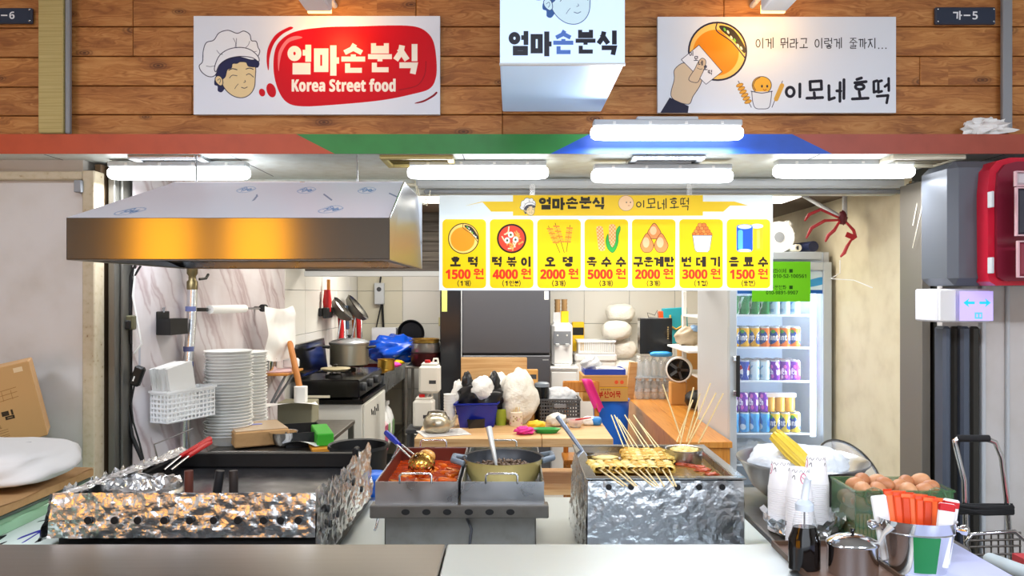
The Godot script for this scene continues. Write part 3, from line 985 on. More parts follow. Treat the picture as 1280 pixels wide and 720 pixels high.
func signs() -> void:
	bold_font = SystemFont.new()
	bold_font.font_names = PackedStringArray(["Droid Sans"])
	bold_font.font_weight = 700
	plain_font = SystemFont.new()
	plain_font.font_names = PackedStringArray(["Droid Sans"])
	var ink := Color("23233c")
	# red sign
	var c := Canvas.new(242, 20, 308, 123, 4.0, Color("e4eaf4"))
	c.zoom(240, 15, 5.333)
	cook_face(c, ink, Color("262850"), Color("e6cf9d"), Color("edf0f4"))
	var red := Color("cc0a1c")
	c.shape(pv([545, 400, 550, 270, 590, 190, 690, 130, 880, 102, 1100, 96, 1330, 90, 1480, 96, 1560, 130, 1610, 200, 1630, 330, 1625, 440, 1585, 510, 1480, 545, 1250, 590, 900, 622, 720, 628, 630, 600, 575, 520]), red)
	c.shape(pv([668, 100, 640, 103, 560, 150, 510, 230, 497, 310, 505, 380, 512, 378, 518, 300, 545, 215, 600, 150, 668, 112]), red)
	c.ell(467, 537, 20, 26, red, -.3)
	c.ell(528, 522, 30, 48, red, -.3)
	c.shape(pv([1635, 540, 1610, 565, 1545, 600, 1490, 610, 1492, 604, 1550, 585, 1605, 552, 1628, 532]), Color("8c1220"))
	c.shape(pv([735, 172, 690, 160, 630, 185, 580, 260, 572, 340, 578, 395, 586, 330, 605, 260, 650, 200]), Color("ef7d84"))
	c.line(c.curve(pv([1560, 330, 1550, 420, 1500, 490, 1380, 520])), 7, Color("a50d1c"))
	c.zoom(0, 0, 1)
	heavy_name(c, 359, 55.5, 31.5, 38, 8.0, [Color("f6f1e4"), Color("f6f1e4"), Color("f6f1e4"), Color("f6f1e4"), Color("f6f1e4")])
	c.glyphs("Korea Street food", 363.5, 114, 14.5, .78, Color("f6f1e4"), bold_font, 1.0)
	board("sign_board", "white signboard with a red speech balloon and a cook's face", "sign", c.tex(), 242, 550, 20, 143, 3.175, .02)
	# pancake sign
	c = Canvas.new(822, 21, 298, 120, 4.0, Color("e0e6ee"))
	c.zoom(815, 15, 5.333)
	hotteok(c, 437, 262, 192, ink)
	c.shape(pv([130, 568, 148, 450, 150, 385, 205, 340, 240, 360, 280, 400, 330, 440, 320, 490, 275, 560, 240, 615]), Color("d9c2a2"), 4, ink)
	c.poly(pv([313, 220, 468, 398, 360, 482, 195, 318]), Color("eef0f4"))
	c.line(pv([313, 220, 468, 398, 360, 482, 195, 318]), 3.5, ink, true, true)
	c.shape(pv([245, 450, 285, 380, 310, 330, 335, 308, 358, 325, 352, 370, 325, 430, 300, 470]), Color("d9c2a2"), 3.5, ink)
	c.line(c.curve(pv([300, 372, 322, 382, 334, 378])), 2.5, ink)
	c.poly(pv([118, 570, 245, 628, 238, 678, 52, 678]), Color("2a2b40"))
	for i in 5:
		var ch: String = "이모네호떡"[i]
		c.hangul(ch, 248 + i * 31, 262 + i * 31, 30, 34, 4.5, ink, true, 1.0)
	c.line(pv([575, 460, 662, 635]), 4, ink)
	for i in 6: c.ell(585 + i * 11, 488 + i * 22, 24, 11, Color("e2a53c"), -.35)
	for i in 6: c.line(c.ring(Vector2(585 + i * 11, 488 + i * 22), 24, 11, -.35), 3, Color("8a5a1c"), true, true)
	c.line(pv([870, 460, 800, 635]), 4, ink)
	c.line(pv([866, 490, 828, 580]), 30, Color("d6a443"))
	c.line(pv([980 - 815 + 700, 1, 980 - 815 + 700, 1]), .1, ink)
	c.ell(732, 488, 64, 58, Color("e8b03a"))
	c.line(c.ring(Vector2(732, 488), 64, 58), 4, ink, true, true)
	c.line(c.curve(pv([690, 520, 676, 490, 690, 455, 720, 436])), 4, ink)
	c.ell(733, 495, 6, 9, ink); c.ell(768, 495, 6, 9, ink)
	c.line(c.curve(pv([742, 515, 752, 523, 762, 514])), 4, Color("a03020"))
	c.poly(pv([665, 530, 798, 530, 780, 640, 685, 642]), Color("dfe3e8"))
	c.line(c.curve(pv([665, 530, 672, 600, 690, 640, 735, 646, 778, 638, 792, 590, 798, 530])), 4, ink)
	c.line(c.curve(pv([660, 528, 732, 540, 802, 528])), 5, ink)
	c.zoom(0, 0, 1)
	c.write("이게 뭐라고 이렇게 줄까지...", 944.5, 47.5, 10.6, 13.5, 1.3, 1.15, Color("33343c"), true, .6)
	brush_name(c, 981, 101, 27, 27, 3.6, Color("1f1c26"))
	board("sign_board", "white signboard with a hand holding a brown sugar pancake", "sign", c.tex(), 822, 1120, 21, 141, 3.175, .02)
	# light box in the middle
	var fr := 2.52
	var a := V(625, 80, fr)
	var b := V(781, -80, fr)
	var lb := thing("light_box_sign", "pale blue light box sign with a cook's face, jutting from the plank wall", "sign", Vector3((a.x + b.x) * .5, a.y, -fr))
	c = Canvas.new(625, -80, 156, 160, 4.0, Color("c6defa"))
	c.zoom(645.9, -94, 4.6)
	cook_face(c, Color("24406e"), Color("2a4d86"), Color("b3ccd6"), Color("dfecf7"), 4.0)
	c.zoom(0, 0, 1)
	heavy_name(c, 635.5, 38.5, 26.2, 31, 6.4, [Color("12121c"), Color("12121c"), Color("3f62a6"), Color("12121c"), Color("12121c")])
	var w := b.x - a.x
	var h := b.y - a.y
	var lit := printed("light_box_print", c.tex(), .35)
	lit.emission_enabled = true
	lit.emission_operator = BaseMaterial3D.EMISSION_OP_MULTIPLY
	lit.emission = Color.WHITE
	lit.emission_texture = lit.albedo_texture
	lit.emission_energy_multiplier = .45
	part(lb, "body", G.new().bb(Vector3(-w * .5, 0, -.66), Vector3(w * .5, h, -.004), .004), glow("light_box_case", "b9d4f4", .22))
	part(lb, "lit_sign_face", face(Vector3(0, h * .5, 0), w, h), lit)
	part(lb, "edge_frame", G.new().bb(Vector3(-w * .5 - .002, -.003, -.012), Vector3(w * .5 + .002, .003, .003)), mats.light_grey)
	# menu board
	menu_board()
	# stall number plates
	for q in [[1171, 1247, 7.5, 29, "small dark number plate reading 5 on the plank wall", "가", "5"], [-34, 38, 8.5, 28, "small dark number plate reading 6 beside the timber post", "가", "6"]]:
		c = Canvas.new(0, 0, 76, 21, 5.0, Color("353c4c"))
		c.hangul(q[5], 21, 4.4, 12, 12, 2.0, Color("e8eaee"))
		c.rect(35, 9.4, 9, 2, Color("e8eaee"))
		c.glyphs(q[6], 46, 15.8, 11, 1, Color("e8eaee"), bold_font)
		var pa := V(q[0], q[2], 3.17)
		var pb := V(q[1], q[3], 3.17)
		var np := thing("number_plate", q[4], "plate", Vector3((pa.x + pb.x) * .5, pb.y, -3.18), "stall number plates")
		part(np, "plate", G.new().bb(Vector3(-(pb.x - pa.x) * .5, 0, -.015), Vector3((pb.x - pa.x) * .5, pa.y - pb.y, .0), .004), mt("plate_dark", "353c4c", .5))
		part(np, "print", face(Vector3(0, (pa.y - pb.y) * .5, .0008), (pb.x - pa.x) * .95, (pa.y - pb.y) * .9), printed("plate_print_" + q[6], c.tex(), .5))
		for sx in [-1, 1]:
			for sy in [.14, .86]:
				part(np, "screw", G.new().lathe([Vector2(.004, 0), Vector2(.004, .003), Vector2(0, .004)], 8, Transform3D(Basis(Vector3.RIGHT, PI / 2), Vector3(sx * (pb.x - pa.x) * .46, (pa.y - pb.y) * sy, 0))), mats.chrome)
	# scrap of white paper on the beam
	var ng := noise(77, 9.0, 2)
	solo("crumpled_paper", "crumpled white paper lying on the beam by the steel upright", "paper", V(1234, 166, 3.14), G.new().blob(Vector3(0, .026, 0), Vector3(.085, .03, .03), .9, 1.6, 5, 20, 12, 1.0, true), mats.paper)

func board(called: String, label: String, cat: String, t: Texture2D, x0: float, x1: float, y0: float, y1: float, d: float, th: float) -> void:
	var a := V(x0, y1, d)
	var b := V(x1, y0, d)
	var o := thing(called, label, cat, Vector3((a.x + b.x) * .5, a.y, -d), "white signboards on the plank wall")
	part(o, "panel", G.new().bb(Vector3(-(b.x - a.x) * .5, 0, -th), Vector3((b.x - a.x) * .5, b.y - a.y, -.0008), .001), mats.light_grey)
	part(o, "print", face(Vector3(0, (b.y - a.y) * .5, 0), b.x - a.x, b.y - a.y), printed("sign_print_%d" % int(x0), t, .42))

func menu_board() -> void:
	var c := Canvas.new(549, 244, 417, 119, 4.8, Color("e2ebee"))
	var yel := Color("eac20a")
	var rib := Color("eac52a")
	c.zoom(540, 240, 5.536)
	c.poly(pv([230, 96, 345, 66, 560, 66, 560, 136, 410, 136, 350, 70]), rib)
	c.rect(560, 20, 1314, 144, rib)
	c.zoom(750, 240, 5.536)
	c.poly(pv([708, 66, 930, 66, 1025, 94, 900, 94, 852, 136, 708, 136]), rib)
	# ribbon: two stall names
	c.zoom(651.5 - 4, 246 - 12.5 * .37, 20.5)
	cook_face(c, Color("555560"), Color("4a4a58"), Color("e8cf9f"), Color("f2f2f2"), 9.0)
	c.zoom(0, 0, 1)
	heavy_name(c, 673.5, 246.5, 15.8, 15.5, 3.4, [Color("332e26"), Color("332e26"), Color("332e26"), Color("332e26"), Color("332e26")])
	c.ell(782.5, 254, 9.6, 9.6, Color("efc79c"))
	c.line(c.ring(Vector2(782.5, 254), 9.6, 9.6), .5, Color("a08050"), true, true)
	c.ell(783, 253, .7, .9, Color("444444")); c.ell(788, 253, .7, .9, Color("444444"))
	c.line(pv([785, 257, 787, 257]), .5, Color("a04040"))
	brush_name(c, 795, 249, 13.6, 13, 1.35, Color("332e26"))
	var names := ["호떡", "떡볶이", "오뎅", "옥수수", "구운계란", "번데기", "음료수"]
	var prices := ["1500", "4000", "2000", "5000", "2000", "3000", "1500"]
	var units := ["1개", "1인분", "3개", "3개", "3개", "1컵", "뚱캔"]
	var dark := Color("2a2118")
	var redc := Color("e2321a")
	for i in 7:
		var x := 553.0 + 59.2 * i
		c.rrect(x, 274, 54.6, 86.2, 5.5, yel)
		var nm: String = names[i]
		var n := nm.length()
		var cw: float = [0, 0, 13.0, 13.0, 12.4][n]
		var step: float = [0, 0, 22.0, 18.2, 12.9][n]
		for k in n:
			c.hangul(nm[k], x + 27.3 - (step * (n - 1) + cw) * .5 + step * k, 320.6, cw, 13, 2.75, dark)
		c.glyphs(prices[i], x + 3.6, 348.4, 11.4, .93, redc, bold_font, .7)
		c.hangul("원", x + 38.8, 335.4, 13.4, 13.6, 2.5, redc)
		var un: String = units[i]
		var uw := 6.2 * un.length()
		var ux := x + 27.3 - uw * .5
		c.line(c.curve([Vector2(ux - .8, 350.6), Vector2(ux - 2.0, 354.2), Vector2(ux - .8, 357.8)]), .9, dark)
		c.line(c.curve([Vector2(ux + uw + .4, 350.6), Vector2(ux + uw + 1.6, 354.2), Vector2(ux + uw + .4, 357.8)]), .9, dark)
		for k in un.length():
			if un[k] in "0123456789": c.glyphs(un[k], ux + k * 6.2 + .8, 357.2, 6.2, 1, dark, bold_font, .2)
			else: c.hangul(un[k], ux + k * 6.2, 350.6, 6.1, 7, 1.05, dark)
	# pictures on the cards
	c.zoom(540, 240, 5.536)
	hotteok(c, 218, 322, 104, Color("3a2a18"))
	c.ell(551, 322, 102, 102, Color("2c1a12"))
	c.ell(551, 322, 90, 90, Color("d8412c"))
	rng.seed = 3
	for i in 26:
		var a := rng.randf() * TAU
		var r := rng.randf_range(20, 74)
		var p := Vector2(551 + cos(a) * r, 322 + sin(a) * r)
		var dd := Vector2(16, 0).rotated(rng.randf() * PI)
		c.line([p - dd, p + dd], 9, Color("f09a4c") if i % 3 else Color("f6c9a0"))
	for p in [[545, 296], [520, 335], [578, 330]]:
		c.ell(p[0], p[1], 19, 21, Color("fbf6ea")); c.ell(p[0], p[1], 8, 9, Color("4a5a2c"))
	for s in [[805, 235, 885, 420, 50], [852, 215, 915, 420, 45], [955, 230, 930, 415, 60]]:
		c.line(pv([s[0], s[1], s[2], s[3]]), 4, Color("5a3a18"))
		for k in 7:
			var t := .14 + k * .085
			var p := Vector2(lerpf(s[0], s[2], t), lerpf(s[1], s[3], t))
			c.line([p - Vector2(17, 7), p + Vector2(17, -5)], 12, Color("f0a23a") if k % 2 else Color("e8842a"))
	c.zoom(750, 240, 5.536)
	# corn
	var ox := -1163 + 0.0
	for s in [[-3, 228, 12, 415, 26], [85, 215, 85, 415, 26]]:
		c.line(pv([s[0], s[1] + 30, s[2], s[3] - 30]), 48, Color("e8a066"))
		for k in 14:
			for j in 4:
				c.ell(lerpf(s[0], s[2], k / 13.0) - 16 + j * 11, lerpf(s[1] + 16, s[3] - 16, k / 13.0), 4.2, 5, Color("d98038") if (k + j) % 2 else Color("f0be8a"))
	c.shape(pv([85, 420, 52, 390, 40, 340, 55, 290, 62, 340, 85, 385, 108, 340, 112, 270, 135, 235, 140, 262, 128, 300, 125, 350, 110, 395]), Color("2f9a3c"), 3, Color("14602a"))
	for p in [[375, 270, 46, 54], [325, 352, 46, 66], [423, 352, 48, 66]]:
		c.shape([Vector2(p[0], p[1] - p[3]), Vector2(p[0] + p[2] * .7, p[1] - p[3] * .3), Vector2(p[0] + p[2], p[1] + p[3] * .3), Vector2(p[0] + p[2] * .6, p[1] + p[3] * .9), Vector2(p[0], p[1] + p[3]), Vector2(p[0] - p[2] * .6, p[1] + p[3] * .9), Vector2(p[0] - p[2], p[1] + p[3] * .3), Vector2(p[0] - p[2] * .7, p[1] - p[3] * .3)], Color("e2834a"), 4, Color("54301c"))
		c.ell(p[0] - p[2] * .15, p[1] - p[3] * .05, p[2] * .5, p[3] * .55, Color("f2b184"))
	for r in 4:
		for k in 5 - r:
			c.ell(706 - (4 - r) * 13 + k * 26, 292 - r * 21, 17, 14, Color("e58a42") if (k + r) % 2 else Color("d97434"))
			c.line(c.ring(Vector2(706 - (4 - r) * 13 + k * 26, 292 - r * 21), 17, 14), 2.5, Color("7a3c16"), true, true)
	c.poly(pv([640, 300, 775, 300, 758, 400, 745, 415, 670, 415, 656, 400]), Color("dfe8ee"))
	c.line(pv([640, 300, 775, 300, 758, 400, 745, 415, 670, 415, 656, 400]), 4, Color("3c4650"), true, true)
	c.rrect(1062, 236, 66, 172, 18, Color("f0a81c"))
	c.rrect(1085, 262, 20, 130, 8, Color("f8d04c"))
	c.ell(1085, 236, 44, 16, Color("c3dcea"))
	c.rrect(944, 226, 112, 188, 20, Color("2050d8"))
	c.rrect(954, 262, 34, 138, 14, Color("58a8f0"))
	c.ell(1000, 240, 50, 17, Color("bcdcf0")); c.ell(1000, 404, 46, 10, Color("d5e4ee"))
	c.line(c.ring(Vector2(1000, 240), 50, 17), 3, Color("3c5c7c"), true, true)
	var a := V(549, 363, 3.66)
	var b := V(966, 244, 3.66)
	var o := thing("menu_board", "white menu board with seven yellow price cards hanging from the shutter rail", "menu board", Vector3((a.x + b.x) * .5, a.y, -3.66))
	var w := b.x - a.x
	var h := b.y - a.y
	part(o, "panel", G.new().bb(Vector3(-w * .5, 0, -.012), Vector3(w * .5, h, -.0006), .001), mats.white)
	part(o, "print", face(Vector3(0, h * .5, 0), w, h), printed("menu_print", c.tex(), .42))
	for x in [-.35, .4]:
		part(o, "hanging_strap", G.new().bb(Vector3(x - .012, h - .01, -.013), Vector3(x + .012, h + .055, -.009)), mats.film)
# open box with walls of thickness t
func open_box(g: G, x0: float, x1: float, y0: float, y1: float, z0: float, z1: float, t := .004, floor_t := .004) -> G:
	g.bb(Vector3(x0, y0, z0), Vector3(x1, y1, z0 + t))
	g.bb(Vector3(x0, y0, z1 - t), Vector3(x1, y1, z1))
	g.bb(Vector3(x0, y0, z0 + t), Vector3(x0 + t, y1, z1 - t))
	g.bb(Vector3(x1 - t, y0, z0 + t), Vector3(x1, y1, z1 - t))
	if floor_t > 0: g.bb(Vector3(x0 + t, y0, z0 + t), Vector3(x1 - t, y0 + floor_t, z1 - t))
	return g
# crumpled foil over the four-cornered patch a b c d
func foil_patch(g: G, a: Vector3, b: Vector3, c: Vector3, d: Vector3, nu: int, nv: int, amp: float, sd: int, edge := 0.0) -> G:
	var n1 := noise(sd, 16.0, 3)
	var n2 := noise(sd + 9, 19.0, 2, FastNoiseLite.TYPE_CELLULAR)
	var nn := (c - a).cross(b - a).normalized()
	return g.sheet(func(u: float, v: float) -> Vector3:
		var p := a.lerp(b, u).lerp(d.lerp(c, u), v)
		var k := n1.get_noise_3dv(p) + .7 * (n2.get_noise_3dv(p * Vector3(1, 1.6, 1)) + .5)
		var q := p + nn * k * amp
		if edge > 0.0 and v < .01: q += Vector3(0, n1.get_noise_3dv(p * 1.7 + Vector3(3, 1, 0)) * edge, 0)
		return q, nu, nv, true, nn)
func disc_hole(par: Node, c: Vector3, r: float, B: Basis) -> void:
	part(par, "vent_hole", G.new().lathe([Vector2(0, -.004), Vector2(r, -.004), Vector2(r, .002), Vector2(0, .002)], 14, Transform3D(B, c)), mats.black)

func stove_side() -> void:
	# ---- cooker hood ----
	var hd := thing("cooker_hood", "large stainless steel cooker hood hanging over the griddle", "hood", Vector3(-.924, 1.709, -2.5))
	var o := hd.position
	var XL := -1.4505 - o.x
	var XR := -.398 - o.x
	var tl := Vector3(-1.297 - o.x, 2.027 - o.y, -.45)
	var tr := Vector3(-.415 - o.x, 2.027 - o.y, -.45)
	var yt := 1.847 - o.y
	var fr := G.new()
	fr.grp(true)
	fr.bb(Vector3(XL, 0, -.004), Vector3(XR, yt, 0), .0015)
	part(hd, "front_band", fr, mats.steel_brushed)
	var c := Canvas.new(83, 226, 425, 48, 2.4, Color("e6eef6"))
	c.zoom(0, 180, 4)
	for s in [[925, 228], [570, 345], [1360, 232], [1640, 335], [1790, 232]]:
		for k in 4: c.line(c.curve(pv([s[0] - 60 + k * 12, s[1] + 6 - k * 6, s[0] - 20, s[1] - 14 + k * 8, s[0] + 25, s[1] + 8 - k * 5, s[0] + 62 - k * 9, s[1] - 6 + k * 5])), 3.0, Color("5d93c8"))
		c.line(c.ring(Vector2(s[0], s[1]), 62, 18), 2.0, Color("8fb4d8"), true, true)
	for s in [[1040, 258, 1095, 290], [1505, 255, 1590, 288], [1960, 250, 2040, 275]]: c.line(pv(s), 6, Color("7a92b0"))
	var sl := G.new()
	sl.grp(true)
	sl.quad(tl, tr, Vector3(XR, yt, 0), Vector3(XL, yt, 0), Vector3(0, 1, 1))
	var slm := printed("hood_film", c.tex(), .3)
	slm.metallic = .25
	slm.roughness = .38
	part(hd, "sloped_top", sl, slm)
	var sd := G.new()
	sd.grp(true)
	var tlb := Vector3(tl.x, tl.y, -.9)
	var trb := Vector3(tr.x, tr.y, -.9)
	sd.tri(Vector3(XR, yt, 0), tr, Vector3(XR, 0, 0), Vector3.RIGHT)
	sd.quad(tr, trb, Vector3(XR, 0, -.9), Vector3(XR, 0, 0), Vector3.RIGHT)
	part(hd, "side_panel", sd, mt("steel_side", "8a8a8c", .3, 1.0))
	sd = G.new()
	sd.grp(true)
	sd.quad(tl, tlb, Vector3(XL, 0, -.9), Vector3(XL, yt, 0), Vector3.LEFT)
	sd.tri(Vector3(XL, yt, 0), Vector3(XL, 0, -.9), Vector3(XL, 0, 0), Vector3.LEFT)
	part(hd, "side_panel", sd, mt("steel_side", "8a8a8c", .3, 1.0))
	part(hd, "top_panel", G.new().bb(Vector3(tl.x, tl.y, -.9), Vector3(tr.x, tl.y + .004, -.45)), mats.steel)
	part(hd, "rear_panel", G.new().bb(Vector3(XL, 0, -.9), Vector3(XR, tl.y, -.896)), mats.steel)
	var lip := G.new()
	for q in [[XL, XR, -.03, 0.0], [XL, XR, -.9, -.87]]: lip.bb(Vector3(q[0], 0, q[2]), Vector3(q[1], .004, q[3]))
	for q in [[XL, XL + .03], [XR - .03, XR]]: lip.bb(Vector3(q[0], 0, -.87), Vector3(q[1], .004, -.03))
	part(hd, "bottom_lip", lip, mats.steel_used)
	for i in 3:
		var x0 := XL + .035 + i * .33
		part(hd, "filter", G.new().bb(Vector3(x0, .03, -.86), Vector3(x0 + .32, .04, -.04)), mt("filter_dark", "4a4844", .5, .7))
	part(hd, "corner_strip", G.new().tube([Vector3(XR, yt, 0), tr], .004, 6), mats.chrome)
	for x in [-.35, .3]:
		part(hd, "hanger_rod", G.new().tube([Vector3(x, tl.y, -.6), Vector3(x, .45, -.6)], .004, 6), mats.chrome)

	# ---- counters ----
	for q in [[-3.0, -.168, "long dull stainless counter top in front of the griddle, left of the joint", "steel_dull"], [-.164, 1.118, "bright stainless counter top in front of the fishcake tray, right of the joint", "steel_counter"]]:
		var ct := thing("counter", q[2], "counter", Vector3((q[0] + q[1]) * .5, 0, -1.6))
		var hw: float = (q[1] - q[0]) * .5
		part(ct, "worktop", G.new().bb(Vector3(-hw, .924, -.35), Vector3(hw, .964, .45), .003), mats[q[3]])
		part(ct, "front_panel", G.new().bb(Vector3(-hw, 0, .38), Vector3(hw, .924, .4)), mats.steel_used)
		part(ct, "rear_panel", G.new().bb(Vector3(-hw, .7, -.348), Vector3(hw, .924, -.335)), mats.steel)
		part(ct, "side_panel", G.new().bb(Vector3(-hw, 0, -.33), Vector3(-hw + .02, .924, .38)), mats.steel_used)
		part(ct, "side_panel", G.new().bb(Vector3(hw - .02, 0, -.33), Vector3(hw, .924, .38)), mats.steel_used)
	var bn := thing("steel_bench", "low stainless bench carrying the griddle, the rice cake stove and the fishcake tray", "bench", Vector3(-.1, 0, -2.5))
	part(bn, "worktop", G.new().bb(Vector3(-1.275, .76, -.52), Vector3(1.3, .8, .54), .003), mats.steel_counter)
	for x in [-1.24, 0.0, 1.25]:
		for z in [-.48, .5]: part(bn, "leg", G.new().bb(Vector3(x - .02, 0, z - .02), Vector3(x + .02, .76, z + .02)), mats.steel_used)
	part(bn, "lower_shelf", G.new().bb(Vector3(-1.265, .2, -.5), Vector3(1.27, .22, .5)), mats.steel_used)

	# ---- griddle wrapped in foil ----
	var gd := thing("griddle", "wide pancake griddle wrapped in crumpled aluminium foil with a row of vent holes", "griddle", Vector3(-.91, .8, -2.55))
	var w := .3615
	part(gd, "frame", open_box(G.new(), -w, w, .0, .185, -.4, .395, .02, .12), mats.black_iron)
	part(gd, "hot_plate", G.new().bb(Vector3(-w + .02, .12, -.38), Vector3(w - .02, .142, .375), .002), mt("plate_steel", "7c7c80", .34, .9, {"roughness_texture": T.satin}))
	part(gd, "rear_bar", G.new().bb(Vector3(-w + .02, .143, -.39), Vector3(w, .195, -.35), .004), mats.black_iron)
	var f := G.new()
	foil_patch(f, Vector3(-w - .01, .243, .405), Vector3(w, .243, .405), Vector3(w, .121, .41), Vector3(-w - .02, .121, .42), 120, 22, .0055, 3, .004)
	part(gd, "foil_front", f, mats.foil)
	f = G.new()
	foil_patch(f, Vector3(w, .246, .405), Vector3(w + .005, .225, -.41), Vector3(w + .012, .03, -.41), Vector3(w + .004, .03, .405), 60, 18, .009, 5, .03)
	part(gd, "foil_side", f, mats.foil)
	f = G.new()
	foil_patch(f, Vector3(-w - .0, .205, -.41), Vector3(-w - .012, .24, .405), Vector3(-w - .045, .11, .42), Vector3(-w - .02, .03, -.41), 60, 14, .012, 6, .03)
	part(gd, "foil_side", f, mats.foil)
	f = G.new()
	foil_patch(f, Vector3(-w + .05, .2, -.38), Vector3(-w + .035, .235, .36), Vector3(-w, .24, .4), Vector3(-w, .21, -.41), 60, 6, .006, 8)
	part(gd, "foil_top", f, mats.foil)
	f = G.new()
	foil_patch(f, Vector3(-w, .235, .375), Vector3(w, .235, .375), Vector3(w, .243, .405), Vector3(-w, .243, .405), 84, 3, .004, 9)
	part(gd, "foil_top", f, mats.foil)
	for x in [110, 143, 172, 205, 237, 267, 297, 329.5, 351, 373]:
		disc_hole(gd, V(x, 650.5, 2.133) - gd.position, .0105, Basis(Vector3.RIGHT, PI / 2))
	for q in [[.12, .18], [.12, .28], [.16, -.05], [.1, -.2], [.17, .3]]:
		disc_hole(gd, Vector3(w + .012, q[0], q[1]), .011, Basis(Vector3.FORWARD, PI / 2))
	part(gd, "gas_knob", G.new().box(Vector3(w - .03, .205, -.3), Vector3(.02, .05, .05), .005), mats.black)
	part(gd, "wire_hook", G.new().tube([Vector3(-w - .005, .2, -.22), Vector3(-w - .01, .26, -.2), Vector3(-w + .09, .3, -.3)], .003, 6), mats.steel_used)
	# foil-covered lid lying on the hot plate
	var ld := thing("foil_covered_lid", "round lid covered in aluminium foil lying on the griddle's corner", "lid", V(178, 600, 2.42))
	ld.position.y = .944
	var lg := G.new()
	var ln := noise(61, 22.0, 3)
	lg.sheet(func(u: float, v: float) -> Vector3:
		var a := u * TAU
		var r := v * .125
		var y := .05 + .012 * sin(v * 9.0) + ln.get_noise_2d(r * cos(a) * 2.0, r * sin(a) * 2.0) * .012
		if v > .93: y = .012 if v > .97 else .04
		return Vector3(r * cos(a), y, r * sin(a)), 40, 14, true, Vector3.UP)
	part(ld, "foil_top", lg, mats.foil)
	part(ld, "rim", G.new().lathe([Vector2(.11, 0), Vector2(.126, .004), Vector2(.128, .03), Vector2(.12, .045)], 32), mats.foil)
	# pancake presses
	for q in [[236, 613, "press_brown", "5a2a1c", "pancake press with a reddish wooden handle on the griddle"], [267, 613, "press_black", "18181a", "pancake press with a black tilted handle on the griddle"], [292, 613, "press_dark", "2c2420", "pancake press with a dark brown handle, nearest the griddle's middle"]]:
		var pr := thing("pancake_press", q[4], "press", V(q[0], 600, 2.3), "pancake presses")
		pr.position.y = .942
		part(pr, "disc", G.new().lathe([Vector2(0, 0), Vector2(.045, 0), Vector2(.046, .004), Vector2(.0, .006)], 24), mats.steel_used)
		var tilt := .02 if q[2] == "press_black" else .0
		part(pr, "handle", G.new().tube([Vector3(0, .006, 0), Vector3(tilt * .5, .06, 0), Vector3(tilt, .128, 0)], [.011, .013, .013], 10), mt(q[2], q[3], .5))
	var tg := thing("tongs", "steel tongs with red grips leaning on the griddle's rear corner", "tongs", V(228, 578, 2.72))
	for s in [[-.0, 0.0], [.035, .012]]:
		var p0 := V(205 + s[0] * 250, 588, 2.62) - tg.position
		var p1 := V(226 + s[0] * 280, 570, 2.75) - tg.position
		var p2 := V(262, 549 + s[1] * 300, 2.93) - tg.position
		part(tg, "steel_arm", G.new().tube([p0, p1], .005, 6), mats.chrome)
		part(tg, "red_grip", G.new().tube([p1, p2], [.008, .012], 8), mats.red)
	rice_cake_stove()
	fishcake_tray()

func wire_handle(par: Node, a: Vector3, b: Vector3, h: float, r := .0035) -> void:
	part(par, "handle", G.new().tube([a, a + Vector3(0, h * .8, 0), a.lerp(b, .08) + Vector3(0, h, 0), a.lerp(b, .92) + Vector3(0, h, 0), b + Vector3(0, h * .8, 0), b], r, 8), mats.chrome)

